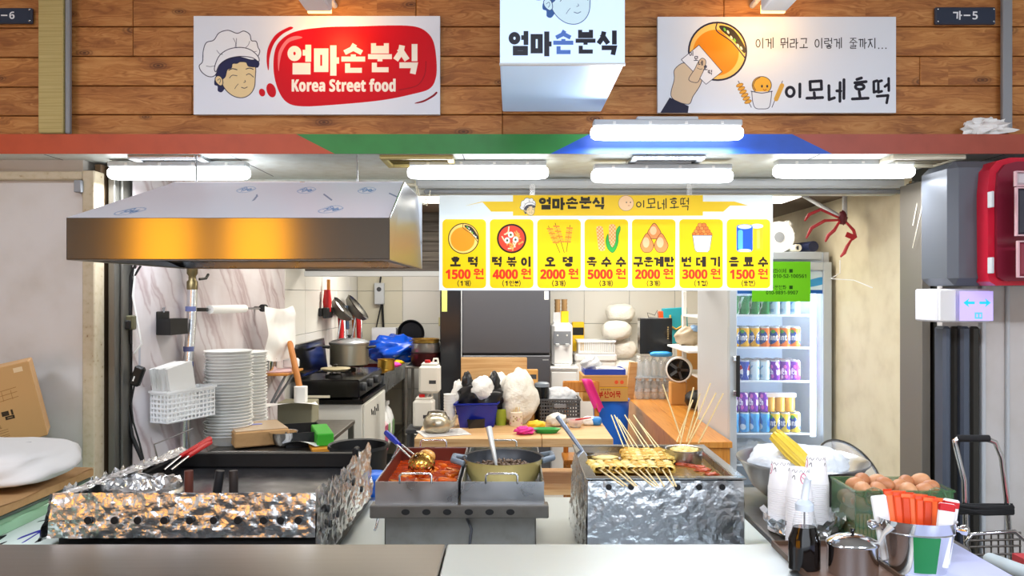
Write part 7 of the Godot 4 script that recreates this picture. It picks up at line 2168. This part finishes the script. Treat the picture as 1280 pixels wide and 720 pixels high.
func back_things() -> void:
	# water dispenser on a white cabinet
	var cb := thing("low_cabinet", "low white cabinet under the water dispenser", "cabinet", Vector3(.44, 0, -6.75))
	part(cb, "body", G.new().bb(Vector3(-.115, .0, -.2), Vector3(.12, .95, .2), .006), mats.white)
	part(cb, "top", G.new().bb(Vector3(-.125, .95, -.21), Vector3(.13, .975, .215), .008), mats.white_gloss)
	part(cb, "door", G.new().bb(Vector3(-.105, .05, .201), Vector3(.11, .93, .212), .003), mats.white)
	var wd := thing("water_dispenser", "white countertop water dispenser with a grey front panel", "water dispenser", Vector3(.433, .9755, -6.68))
	part(wd, "body", G.new().bb(Vector3(-.09, 0, -.2), Vector3(.09, .37, .06), .025), mats.white_gloss)
	part(wd, "grey_panel", G.new().bb(Vector3(-.075, .185, .06), Vector3(.075, .3, .066), .002), mt("panel_grey", "85888c", .3, .3))
	part(wd, "tap", G.new().bb(Vector3(-.06, .17, .06), Vector3(-.025, .195, .09), .004), mats.light_grey)
	part(wd, "tap", G.new().bb(Vector3(.025, .17, .06), Vector3(.06, .195, .09), .004), mats.light_grey)
	part(wd, "drip_tray", G.new().bb(Vector3(-.07, .0, .06), Vector3(.07, .02, .1), .004), mats.white)
	for x in [-.04, .04]: part(wd, "button", G.new().lathe([Vector2(.008, 0), Vector2(.007, .004), Vector2(0, .004)], 12, Transform3D(Basis(Vector3.RIGHT, PI / 2), Vector3(x, .265, .066))), mats.white)
	var hol := thing("cup_caddy", "small caddy with brown paper cup sleeves on the water dispenser", "caddy", Vector3(.43, 1.346, -6.75))
	part(hol, "clear_box", open_box(G.new(), -.07, -.005, 0, .09, -.03, .03, .003), mats.bag_clear)
	part(hol, "yellow_box", open_box(G.new(), .0, .065, 0, .1, -.03, .03, .003), mats.yellow)
	for i in 2:
		for k in 5:
			solom("brown_cup", "brown paper cup in the %s column above the dispenser, %s from below" % [["left", "right"][i], ordinal(k + 1)], "paper cup", Vector3(.4 + i * .06, 1.352 + k * .032, -6.75), lathe_cup(.018, .026, .07).mesh() if i + k == 0 else brown_cup_mesh, mt("cup_kraft", "a58458", .75), "brown paper cups above the dispenser")
			if i + k == 0: brown_cup_mesh = (get_child(get_child_count() - 1) as MeshInstance3D).mesh
	# white bench with basket, freezer box, cartons
	var wf := thing("chest_freezer", "white chest freezer behind the cartons", "freezer", Vector3(.72, 0, -6.95))
	part(wf, "body", G.new().bb(Vector3(-.16, .02, -.22), Vector3(.2, 1.0, .18), .012), mats.white)
	part(wf, "lid", G.new().bb(Vector3(-.165, 1.0, -.23), Vector3(.205, 1.07, .19), .014), mats.white_gloss)
	var yb := thing("yellow_tin", "yellow tin with a black label beside the dispenser", "tin", Vector3(.555, 1.0705 - .04, -6.8))
	yb.position = Vector3(.6, 1.0705, -7.05)
	part(yb, "body", G.new().bb(Vector3(-.05, 0, -.03), Vector3(.06, .27, .03), .006), mats.yellow)
	part(yb, "label", G.new().bb(Vector3(-.045, .15, .0302), Vector3(.055, .22, .031)), mats.black)
	var wb := thing("white_basket", "white slotted plastic basket on the chest freezer", "basket", Vector3(.745, 1.0705, -6.87))
	part(wb, "floor", G.new().bb(Vector3(-.15, 0, -.1), Vector3(.15, .005, .1)), mats.white_gloss)
	for i in 17:
		for z in [-.1, .1]: part(wb, "slat", G.new().bb(Vector3(-.152 + i * .019, .0, z - .003), Vector3(-.142 + i * .019, .105, z + .003)), mats.white_gloss)
	for s in [-1, 1]: part(wb, "end_wall", G.new().bb(Vector3(s * .156 - .003, 0, -.1), Vector3(s * .156 + .003, .105, .1)), mats.white_gloss)
	part(wb, "rim", open_box(G.new(), -.17, .17, .1, .118, -.115, .115, .015, 0), mats.white_gloss)
	part(wb, "lower_band", open_box(G.new(), -.16, .16, .0, .012, -.104, .104, .006, 0), mats.white_gloss)
	var bin := thing("blue_bin", "round blue plastic bin under the fishcake carton", "bin", Vector3(.74, 0, -5.75))
	part(bin, "wall", G.new().lathe([Vector2(0, .0), Vector2(.1, 0), Vector2(.135, .8), Vector2(.142, .802), Vector2(.142, .815), Vector2(.13, .812), Vector2(.098, .01), Vector2(0, .008)], 32), mats.bright_blue)
	# cartons with print
	var c := Canvas.new(0, 0, 56, 17, 8.0, Color("c79b58"))
	c.rect(0, 0, 56, 1.2, Color("d9a92c"))
	var i := 0
	for chh in "부산어묵":
		c.hangul(chh, 18.5 + i * 7.3, 4.6, 6.9, 8.4, 1.25, Color("b02a20"))
		i += 1
	c.hangul("해", 14.2, 4.4, 3.2, 4, .5, Color("4a2c18")); c.hangul("물", 14.2, 9, 3.2, 4, .5, Color("4a2c18"))
	for k in 5: c.hangul("어묵식품점"[k], 22 + k * 2.6, 1.7, 2.2, 2.2, .35, Color("7a5030"))
	var cd := thing("carton", "fishcake carton with red Korean lettering on the blue bin", "carton", Vector3(.68, .8155, -5.74))
	part(cd, "body", G.new().bb(Vector3(-.165, 0, -.15), Vector3(.165, .104, .15), .003), mats.card_orange)
	part(cd, "print", face(Vector3(0, .052, .1506), .328, .102), printed("carton_red_print", c.tex(), .8))
	var ce := thing("carton", "plain brown carton stacked on the fishcake carton", "carton", Vector3(.68, .92, -5.74))
	part(ce, "body", G.new().bb(Vector3(-.165, 0, -.15), Vector3(.16, .085, .15), .003), mats.card_orange)
	part(ce, "lid_line", G.new().bb(Vector3(-.166, .07, -.151), Vector3(.161, .073, .1505)), mats.card)
	for x in [.08, .12]: part(ce, "orange_mark", G.new().lathe([Vector2(0, 0), Vector2(.014, 0), Vector2(.014, .0008), Vector2(0, .0008)], 16, Transform3D(Basis(Vector3.RIGHT, PI / 2), Vector3(x, .035, .1502))), mats.orange)
	var bt := thing("blue_tray", "blue plastic tray of papers on the cartons", "tray", Vector3(.68, 1.0055, -5.74))
	part(bt, "wall", open_box(G.new(), -.15, .15, 0, .04, -.12, .13, .006), mats.blue)
	part(bt, "papers", G.new().box(Vector3(.03, .035, 0), Vector3(.22, .02, .2), .003, Basis(Vector3.UP, .2) * Basis(Vector3.FORWARD, .08)), mats.paper)
	part(bt, "clear_bag", G.new().blob(Vector3(-.09, .07, 0), Vector3(.07, .06, .08), .5, 2.0, 3, 20, 12), mats.bag_frost)
	# rolls of white bags along the back wall
	for q in [[.96, 1.42, -7.02, "topmost white roll of bags by the black box"], [.9, 1.27, -6.85, "large white roll of bags leaning by the black box"], [.96, 1.1, -6.9, "white roll of bags behind the wooden board, middle one"], [.97, .92, -6.85, "lowest white roll of bags behind the wooden board"]]:
		var o := thing("bag_roll", q[3], "roll", Vector3(q[0], q[1] - .085, q[2]), "white rolls of bags")
		part(o, "wrap", G.new().blob(Vector3(.03, .085, 0), Vector3(.13, .085, .09), .12, 1.6, int(q[1] * 100), 24, 14, .75), mats.bag_cream)
	var rs := thing("storage_rack", "plain metal rack behind the water bottles carrying the rolls", "rack", Vector3(1.04, 0, -6.95))
	part(rs, "frame_panel", G.new().bb(Vector3(-.1, 0, -.2), Vector3(.5, .832, .2)), mats.grey)
	# wooden platform
	var pf := thing("wooden_platform", "long orange-brown wooden bench along the kitchen's right side", "bench", Vector3(1.245, 0, -5.5))
	for k in 2: part(pf, "plank", G.new().bb(Vector3(-.3 + k * .16, .715, -1.2), Vector3(-.3 + k * .16 + .1585, .75, 1.1), .002), mats.wood_orange)
	for k in 2: part(pf, "plank", G.new().bb(Vector3(.02 + k * .16, .715, -1.2), Vector3(.02 + k * .16 + .1585, .75, .18), .002), mats.wood_orange)
	part(pf, "side_board", G.new().bb(Vector3(-.296, .3, -1.18), Vector3(-.27, .715, 1.08)), mats.wood_orange)
	part(pf, "front_board", G.new().bb(Vector3(-.27, .3, 1.055), Vector3(.01, .715, 1.08)), mats.wood_orange)
	for x in [-.25, -.03]:
		for z in [-1.1, 1.0]: part(pf, "leg", G.new().bb(Vector3(x - .03, 0, z - .03), Vector3(x + .03, .3, z + .03)), mats.wood_orange)
	# bottled water: two layers shrink-wrapped
	var bm := G.new().lathe([Vector2(0, 0), Vector2(.026, 0), Vector2(.029, .006), Vector2(.029, .05), Vector2(.027, .055), Vector2(.029, .06), Vector2(.029, .105), Vector2(.012, .14), Vector2(.011, .152), Vector2(0, .152)], 14).mesh()
	var wm := clear("water_bottle", "dfe6ea", .3, .1)
	for lay in 2:
		for r in 2:
			for k in 6:
				var o := thing("water_bottle", "water bottle in the %s %s row, %s from the wooden board" % [["lower", "upper"][lay], ["front", "rear"][r], ordinal(k + 1)], "bottle", Vector3(1.03 + k * .06, .7505 + lay * .178, -6.2 - r * .062), "shrink-wrapped water bottles")
				partm(o, "bottle", bm, wm)
				part(o, "cap", G.new().lathe([Vector2(.0135, .148), Vector2(.0135, .166), Vector2(0, .167)], 10), mats.white)
				if lay == 0 and r == 0: part(o, "label_band", G.new().lathe([Vector2(.0295, .06), Vector2(.0295, .085)], 14), mt("label_pale", "c6ccd4", .4))
	solo("cardboard_divider", "thin cardboard sheet between the two layers of bottles", "cardboard", Vector3(1.18, .918, -6.23), G.new().bb(Vector3(-.19, 0, -.07), Vector3(.19, .0085, .07)), mt("film_sheet", "b8bec6", .4))
	solo("wooden_board", "thin wooden board leaning beside the water bottles", "board", Vector3(.96, .7505, -6.18), G.new().box(Vector3(0, .15, 0), Vector3(.08, .3, .02), .003, Basis(Vector3.FORWARD, .12) * Basis(Vector3.UP, .5)), mats.wood)
	var bb := thing("black_box", "large glossy black gift box on top of the water bottles", "box", Vector3(1.16, 1.1135, -6.24))
	part(bb, "body", G.new().bb(Vector3(-.13, 0, -.06), Vector3(.13, .29, .06), .003), mats.black_gloss)
	for k in 6: part(bb, "gold_mark", G.new().bb(Vector3(.09, .21 - k * .018, .0602), Vector3(.1, .221 - k * .018, .0607)), mt("gold_mark", "b09a6a", .4))
	solo("wire_stand", "thin black wire stand on top of the black box", "stand", bb.position + Vector3(.0, .2905, 0), G.new().tube([Vector3(-.05, .0, 0), Vector3(-.06, .04, 0), Vector3(.0, .02, 0), Vector3(.02, .06, 0), Vector3(.03, .0, 0), Vector3(-.05, .003, .02)], .0035, 5), mats.black)
	solo("wipes_packet", "blue wipes packet lying on the water bottles before the black box", "packet", Vector3(1.19, 1.1135 - .018, -6.13), G.new().blob(Vector3(0, .022, 0), Vector3(.09, .022, .035), .1, 1.4, 2, 20, 10, .7), mt("pack_sky", "3f9fe6", .25))
	var tb := thing("paper_bag", "teal paper gift bag with a gold handle behind the black box", "bag", Vector3(1.38, 1.18, -6.5))
	part(tb, "body", G.new().box(Vector3(0, .15, 0), Vector3(.2, .3, .08), .003, Basis(Vector3.FORWARD, -.06)), mt("teal", "1f93a2", .5))
	part(tb, "gold_handle", G.new().tube([Vector3(-.05, .24, .043), Vector3(-.05, .15, .05), Vector3(-.0, .12, .05), Vector3(.05, .15, .05), Vector3(.05, .24, .043)], .008, 6), mt("gold", "d0aa4a", .4))
	part(tb, "orange_edge", G.new().bb(Vector3(-.14, .14, -.03), Vector3(-.1, .27, .03), .002), mats.orange)
	# carton tower, heater, snack bag, white shelf
	var ct := thing("carton", "tall plain carton beside the water bottles carrying the heater fan", "carton", Vector3(1.45, .7505, -6.35))
	part(ct, "body", G.new().bb(Vector3(-.06, 0, -.12), Vector3(.12, .43, .12), .003), mats.card_orange)
	part(ct, "seam", G.new().bb(Vector3(-.061, .2, -.121), Vector3(.121, .204, .121)), mats.card)
	var hf := thing("round_heater", "round white fan heater with a black grille face", "heater", Vector3(1.3, .95, -5.75))
	hf.position = Vector3(1.27, 1.02, -5.85)
	part(hf, "housing", G.new().lathe([Vector2(0, -.09), Vector2(.09, -.09), Vector2(.098, -.06), Vector2(.1, .0), Vector2(.094, .012), Vector2(.085, .012)], 36, Transform3D(Basis(Vector3.UP, -.35) * Basis(Vector3.RIGHT, PI / 2), Vector3.ZERO)), mats.white_gloss)
	part(hf, "grille_face", G.new().lathe([Vector2(.086, .004), Vector2(.05, .0), Vector2(.012, .006), Vector2(0, .008)], 36, Transform3D(Basis(Vector3.UP, -.35) * Basis(Vector3.RIGHT, PI / 2), Vector3.ZERO)), mats.black_gloss)
	for k in 5: part(hf, "fan_blade", G.new().box(Basis(Vector3.UP, -.35) * (Basis(Vector3.BACK, TAU * k / 5.0) * Vector3(.045, 0, .009)), Vector3(.06, .022, .002), 0, Basis(Vector3.UP, -.35) * Basis(Vector3.BACK, TAU * k / 5.0) * Basis(Vector3.RIGHT, .4)), mats.dark_grey)
	part(hf, "stand", G.new().bb(Vector3(-.06, -.27, -.09), Vector3(.06, -.095, .0), .006), mats.card_orange)
	solo("black_cushion", "black rounded cushion-like bag under the round heater", "bag", Vector3(1.36, .7505, -5.65), G.new().blob(Vector3(0, .07, 0), Vector3(.09, .07, .1), .1, 1.5, 7, 24, 14), mats.black)
	var sn := thing("snack_bag", "clear bag of dried snacks on the shelf beside the white upright", "bag", Vector3(1.37, 1.195, -6.0))
	part(sn, "bag", G.new().blob(Vector3(0, .07, 0), Vector3(.1, .075, .06), .3, 1.8, 11, 24, 14), mt("snack", "b9a78e", .4))
	part(sn, "blue_tie", G.new().blob(Vector3(.06, .13, .02), Vector3(.045, .03, .03), .4, 2.0, 12, 14, 10), mt("tie_blue", "8fb4e0", .3))
	var sh := thing("white_shelf", "narrow white shelf unit with uprights at the end of the bench", "shelf", Vector3(1.36, 0, -5.75))
	part(sh, "upright", G.new().bb(Vector3(.0, .76, .3), Vector3(.03, 1.62, .34), .003), mats.white)
	part(sh, "upright", G.new().bb(Vector3(.0, .76, -.4), Vector3(.03, 1.62, -.36), .003), mats.white)
	for y in [.98, 1.18, 1.42]: part(sh, "shelf_board", G.new().bb(Vector3(-.12 if y > 1.1 and y < 1.3 else .0, y, -.38), Vector3(.2, y + .015, .34), .002), mats.white)
	part(sh, "foot_rail", G.new().bb(Vector3(.0, .7505, -.4), Vector3(.03, .77, .34)), mats.white)
	for q in [[.985, "small green packet on the white shelf's lower board", "green"], [1.44, "pale leaflet stack on the white shelf's top board", "cream"]]:
		solo("packet", q[1], "packet", Vector3(1.45, q[0] + .011, -5.55), G.new().box(Vector3(0, .05, 0), Vector3(.06, .1, .08), .006), mats[q[2]])
var brown_cup_mesh: Mesh

func can_tex(kind: int) -> StandardMaterial3D:
	var bgs := ["2a8a4a", "f0b429", "f07a2e", "2442a8", "cfe6f4", "7a2fb0", "49a8e8", "f2cf3c"]
	var c := Canvas.new(0, 0, 64, 40, 3.0, Color(bgs[kind]))
	for s in [0.0, 32.0]:
		match kind:
			0:
				c.poly([Vector2(s + 4, 36), Vector2(s + 24, 4), Vector2(s + 30, 4), Vector2(s + 12, 36)], Color("d8ecd8"))
				c.ell(s + 16, 18, 7, 7, Color("e8f4ea"))
				c.ell(s + 16, 18, 4, 4, Color("1f6a3a"))
			1, 2, 7:
				c.ell(s + 16, 16, 13, 9, Color("f6f0e0"))
				c.shape([Vector2(s + 2, 26), Vector2(s + 8, 10), Vector2(s + 26, 8), Vector2(s + 31, 20), Vector2(s + 18, 29)], Color("1f4fa0"))
				c.glyphs("Fanta", s + 4.5, 22.5, 9.5, .95, Color("ffffff"), bold_font, .5)
				c.ell(s + 20, 8, 5, 3, Color("4aa83a"))
			3:
				c.ell(s + 16, 20, 12, 14, Color("f0f0f4"))
				c.poly([Vector2(s + 5, 16), Vector2(s + 8, 9), Vector2(s + 24, 9), Vector2(s + 27, 14), Vector2(s + 16, 19)], Color("d02030"))
				c.poly([Vector2(s + 6, 26), Vector2(s + 16, 22), Vector2(s + 27, 24), Vector2(s + 23, 32), Vector2(s + 10, 32)], Color("1c3aa0"))
			4:
				c.line(c.curve([Vector2(s + 6, 12), Vector2(s + 14, 16), Vector2(s + 24, 10)]), 3.0, Color("7ab0dc"))
				c.rect(s + 6, 24, 18, 5, Color("8fbfe2"))
			5:
				for k in 10: c.ell(s + 4 + (k * 7) % 26, 6 + (k * 11) % 28, 3.2, 3.2, Color("e06ac8") if k % 2 else Color("f4d8f4"))
				c.glyphs("Welch", s + 3, 24, 8, .8, Color("ffffff"), bold_font, .4)
			6:
				c.ell(s + 16, 17, 11, 10, Color("1c74c8"))
				c.ell(s + 20, 24, 7, 5, Color("e8f2fa"))
	c.rect(0, 0, 64, 2.5, Color("c9cdd2"))
	c.rect(0, 37, 64, 3, Color("c9cdd2"))
	return printed("can_print_%d" % kind, c.tex(), .3)

func drinks() -> void:
	var fz := -4.5
	var X0 := 1.275
	var X1 := 1.875
	var f := thing("drinks_fridge", "glass-door drinks refrigerator with lit shelves", "refrigerator", Vector3((X0 + X1) * .5, 0, fz))
	var hw := (X1 - X0) * .5
	var top := 1.845
	mt("fridge_shell", "bcc4ca", .35, .2)
	mt("fridge_liner", "c8d4e4", .4)
	part(f, "side_wall", G.new().bb(Vector3(-hw, .06, -.78), Vector3(-hw + .035, top, -.04), .003), mt("fridge_side", "c3c7cc", .4))
	part(f, "side_wall", G.new().bb(Vector3(hw - .035, .06, -.78), Vector3(hw, top, -.04), .003), mats.fridge_side)
	part(f, "rear_wall", G.new().bb(Vector3(-hw + .035, .06, -.78), Vector3(hw - .035, top, -.73)), mats.fridge_liner)
	part(f, "floor_panel", G.new().bb(Vector3(-hw + .035, .06, -.73), Vector3(hw - .035, .3, -.04)), mats.dark_grey)
	part(f, "roof_panel", G.new().bb(Vector3(-hw + .035, 1.7, -.73), Vector3(hw - .035, top, -.04)), mats.fridge_liner)
	part(f, "top_cap", G.new().bb(Vector3(-hw, 1.8, -.05), Vector3(hw - .06, top, -.0), .003), mats.fridge_shell)
	# door frame and pane
	var yb := .2
	var yt := 1.785
	var dr := part(f, "door", G.new().bb(Vector3(-hw, yb, -.04), Vector3(-hw + .043, yt, 0), .004).bb(Vector3(hw - .05, yb, -.04), Vector3(hw, yt, 0), .004).bb(Vector3(-hw + .043, yt - .05, -.04), Vector3(hw - .05, yt, 0), .004).bb(Vector3(-hw + .043, yb, -.04), Vector3(hw - .05, yb + .1, 0), .004), mats.fridge_shell)
	part(dr, "pane", G.new().bb(Vector3(-hw + .043, yb + .1, -.022), Vector3(hw - .05, yt - .05, -.016)), mats.glass_pane)
	var hd := part(dr, "handle", G.new().bb(Vector3(-hw + .028, 1.0, .03), Vector3(-hw + .05, 1.24, .042), .003), mats.black)
	for y in [1.02, 1.22]: part(hd, "handle_post", G.new().bb(Vector3(-hw + .012, y - .015, 0), Vector3(-hw + .034, y + .015, .036), .003), mats.chrome)
	# blue header print
	var c := Canvas.new(0, 0, 60, 24, 4.0, Color("d9ecf6"))
	c.shape(pv([0, 8, 20, 4, 40, 12, 60, 6, 60, 14, 40, 18, 20, 12, 0, 16]), Color("4aa2da"))
	c.rect(0, 20, 60, 4, Color("2a62b0"))
	part(dr, "header_print", face(Vector3(.0, 1.665, -.0155), hw * 2 - .1, .13), printed("fridge_header", c.tex(), .4))
	# LED strip, lights the shelves
	var led := part(f, "led_light_strip", G.new().bb(Vector3(hw - .1, .75, -.075), Vector3(hw - .07, 1.62, -.06)), glow("led_cool", "dcecff", 3.0))
	for k in 28: part(led, "led_chip", G.new().bb(Vector3(hw - .095, .765 + k * .03, -.06), Vector3(hw - .075, .781 + k * .03, -.057)), mats.led_cool)
	area("fridge_light", f.position + Vector3(hw - .085, 1.19, -.09), Vector3(0, 55, 0), Vector2(.03, .85), "dcecff", .5)
	area("fridge_light", f.position + Vector3(0, 1.69, -.3), Vector3(-90, 0, 0), Vector2(.45, .2), "dcecff", .35)
	# shelves: front edges seen at these picture heights
	var ys := []
	for py in [393, 433.5, 475.5, 541, 580]: ys.append(1.6 - (py - 367.0) * 4.62 / 960.0)
	for y in ys:
		part(f, "shelf", G.new().bb(Vector3(-hw + .037, y - .004, -.7), Vector3(hw - .105, y, -.12)), mats.glass_pane)
		part(f, "shelf_edge", G.new().bb(Vector3(-hw + .037, y - .012, -.12), Vector3(hw - .09, y, -.112), .002), mt("shelf_white", "e8f0f6", .4))
		for k in 9: part(f, "shelf_wire", G.new().bb(Vector3(-hw + .06 + k * .05, y - .006, -.7), Vector3(-hw + .063 + k * .05, y - .001, -.12)), mats.shelf_white)
	# cans
	var cm := G.new().lathe([Vector2(0, .004), Vector2(.024, 0), Vector2(.029, .008), Vector2(.0295, .105), Vector2(.0245, .117), Vector2(.0245, .119)], 20).mesh()
	var lid := G.new().lathe([Vector2(.0245, .119), Vector2(.022, .116), Vector2(0, .1155)], 16).mesh()
	var kinds := []
	for k in 8: kinds.append(can_tex(k))
	var names := ["green soda can", "yellow soda can", "orange soda can", "tricolour cola can", "pale blue soda can", "purple grape soda can", "sky blue can", "lemon yellow soda can"]
	var rows := [[[0, 0, 0, 0, 4, 4, 4], 0], [[1, 1, 1, 2, 2, 2, 2], 1], [[3, 3, 4, 4, 5, 5, 5], 2], [[6, 6, 6, 6, 7, 7, 7], 3]]
	var rn := ["top", "second", "third", "fourth"]
	for r in rows:
		var y: float = ys[r[1]] + .0005
		for rr in 3:
			for k in 7:
				var x := X0 + .075 + k * .0615
				var o := thing("soda_can", "%s on the fridge's %s shelf, %s row, %s from the handle" % [names[r[0][k]], rn[r[1]], ["front", "middle", "rear"][rr], ordinal(k + 1)], "can", Vector3(x, y, fz - .16 - rr * .066), "cans in the drinks fridge", rng.randf_range(-.5, .5))
				partm(o, "body", cm, kinds[r[0][k]])
				partm(o, "lid", lid, mats.chrome)
	# wrapped packs lying on the fourth row of cans
	var py2: float = ys[3] + .1205
	for k in 4:
		var o := thing("juice_pack", "purple wrapped grape drink pack on top of the sky blue cans, %s from the handle" % ordinal(k + 1), "pack", Vector3(X0 + .075 + k * .062, py2, fz - .19), "purple drink packs")
		part(o, "can", G.new().lathe([Vector2(0, 0), Vector2(.028, 0), Vector2(.0295, .008), Vector2(.0295, .105), Vector2(.024, .115), Vector2(0, .115)], 18), kinds[5])
	var yp := thing("drink_pack", "yellow shrink-wrapped drink pack on top of the lemon yellow cans", "pack", Vector3(X0 + .36, py2, fz - .19))
	for k in 3: part(yp, "can", G.new().lathe([Vector2(0, 0), Vector2(.028, 0), Vector2(.0295, .008), Vector2(.0295, .1), Vector2(.024, .11), Vector2(0, .11)], 18, Transform3D(Basis(), Vector3(-.06 + k * .06, 0, 0))), mt("pack_amber", "e0a63c", .35))
	part(yp, "film", G.new().bb(Vector3(-.092, .085, -.032), Vector3(.092, .114, .032), .006), mats.bag_clear)
	solo("wrapped_bundle", "frosty plastic-wrapped bundle on the fridge's bottom shelf", "bundle", Vector3(X0 + .2, ys[4] + .001, fz - .3), G.new().blob(Vector3(0, .06, 0), Vector3(.15, .06, .12), .35, 2.0, 21, 30, 18), mats.bag_frost)
	# green notice taped on the door
	var cg := Canvas.new(940, 327, 73, 50, 8.0, Color("6cc41e"))
	var ink := Color("1d4a10")
	for k in 4: cg.hangul("계좌이체"[k], 963 + k * 5.1, 336, 4.7, 5.2, .62, ink)
	cg.rect(986.5, 336.4, 4.4, 4.4, ink)
	cg.glyphs("010-52-100561", 966.5, 347.4, 4.6, 1.0, ink, bold_font)
	for k in 4: cg.hangul("주문전화"[k], 963 + k * 5.1, 356.5, 4.7, 5.2, .62, ink)
	cg.rect(986.5, 357, 4.4, 4.4, ink)
	cg.glyphs("010-9891-9907", 957.5, 368, 4.6, .95, ink, bold_font)
	var nt := thing("green_notice", "bright green paper notice taped on the fridge door", "notice", V(976.5, 352, 4.485))
	part(nt, "sheet", G.new().bb(Vector3(-.1705, -.1165, -.001), Vector3(.1705, .1165, -.0004)), mt("notice_green", "6cc41e", .7))
	part(nt, "print", face(Vector3.ZERO, .342, .234), printed("notice_print", cg.tex(), .7))
	# things on top of the fridge
	var t0 := top + .0005
	var rl := thing("white_roll", "fat white roll lying on top of the drinks fridge", "roll", Vector3(X0 + .265, t0, fz - .2))
	part(rl, "roll", G.new().tube([Vector3(.05, .092, .13), Vector3(.05, .092, -.2)], .092, 24), mats.paper)
	part(rl, "core", G.new().tube([Vector3(.05, .092, .135), Vector3(.05, .092, .12)], .03, 16), mats.grey)
	part(rl, "loose_wrap", G.new().blob(Vector3(.12, .12, .06), Vector3(.04, .07, .06), .4, 2.0, 5, 16, 12), mats.bag_cream)
	var r2 := thing("cardboard_tube", "thin pale tube on the fridge beside the fat white roll", "tube", Vector3(X0 + .41, t0, fz - .15))
	part(r2, "tube", G.new().tube([Vector3(.0, .024, .13), Vector3(-.05, .024, -.2)], .022, 14), mats.cream)
	part(r2, "dark_core", G.new().tube([Vector3(0, .024, .1305), Vector3(-.01, .024, .1)], .013, 10), mats.dark_grey)
	var r3 := thing("blue_roll", "dark blue roll at the corner of the drinks fridge's top", "roll", Vector3(X0 + .5, t0, fz - .15))
	part(r3, "roll", G.new().tube([Vector3(0, .032, .13), Vector3(-.05, .032, -.2)], .032, 16), mt("navy", "1c2444", .5))

func wall_right_things() -> void:
	# red ribbon tied to a bracket on the beige wall
	var br := thing("pipe_bracket", "white strut fixed on the beige wall above the fridge", "strut", V(1050, 262, 4.15))
	part(br, "diagonal", G.new().tube([V(993, 238, 4.4) - br.position, V(1052, 272, 4.15) - br.position], .012, 8), mats.light_grey)
	part(br, "upright", G.new().tube([V(1056, 238, 4.15) - br.position, V(1056, 272, 4.15) - br.position], .014, 8), mats.light_grey)
	var rb := thing("red_ribbon", "loose red plastic ribbon knotted round the white strut", "ribbon", V(1053, 272, 4.12))
	var P := func(x: float, y: float) -> Vector3: return V(x, y, 4.12) - rb.position
	part(rb, "knot", G.new().blob(Vector3.ZERO, Vector3(.022, .035, .02), .5, 2.0, 3, 14, 10), mt("ribbon_dark", "6a2430", .5))
	var rm := mt("ribbon_red", "b8242c", .45)
	for s in [[1050, 275, 1030, 276, 1015, 285, 1008, 298], [1048, 272, 1025, 262, 1012, 268, 1006, 276], [1050, 276, 1042, 288, 1036, 294, 1032, 302], [1056, 276, 1066, 288, 1070, 296, 1062, 302], [1064, 300, 1058, 308, 1056, 316, 1051, 321]]:
		var pts := []
		for i in 4: pts.append(P.call(s[i * 2], s[i * 2 + 1]) + Vector3(0, 0, .01 * sin(i * 2.0)))
		part(rb, "loop", G.new().tube(pts, [.006, .009, .01, .005], 6), rm)
	part(rb, "tag", G.new().box(P.call(1063, 295), Vector3(.05, .028, .004), 0, Basis(Vector3.FORWARD, .4)), rm)
	solo("thin_wire", "thin white wire hanging on the beige wall beside the fridge", "wire", V(1050, 325, 4.1), G.new().tube([Vector3.ZERO, Vector3(.0, -.07, 0), Vector3(-.05, -.1, 0), Vector3(.03, -.11, .1), Vector3(.08, -.15, .2)], .0025, 5), mats.white)
	var sw := thing("light_switch", "cream switch plate on the beige wall beside the shutter guide", "switch", Vector3(1.898, 1.5, -3.6))
	part(sw, "plate", G.new().bb(Vector3(-.008, -.06, -.04), Vector3(0, .06, .04), .003), mats.cream)
	for z in [-.018, .018]: part(sw, "rocker", G.new().bb(Vector3(-.012, -.03, z - .012), Vector3(-.008, .03, z + .012), .002), mats.white)
	# cords beside the shutter guide
	var cd := thing("pull_string", "thin pale cord looped beside the right shutter guide", "cord", V(1145, 300, 3.4))
	part(cd, "cord", G.new().tube([V(1158, 232, 3.33) - cd.position, V(1150, 270, 3.33) - cd.position, V(1141, 310, 3.4) - cd.position], .0025, 5), mats.cream)
	part(cd, "cord", G.new().tube([V(1150, 236, 3.4) - cd.position, V(1141, 282, 3.4) - cd.position], .0025, 5), mats.cream)
	# cream wires dangling by the hood
	var hw := thing("loose_wires", "thin cream wires dangling between the hood and the menu board", "wire", V(530, 240, 3.6))
	for s in [[519, 226, 522, 250, 530, 256, 533, 248], [521, 232, 526, 252, 534, 257, 538, 238]]:
		var pts := []
		for i in 4: pts.append(V(s[i * 2], s[i * 2 + 1], 3.6) - hw.position)
		part(hw, "wire", G.new().tube(pts, .003, 5), mats.cream)
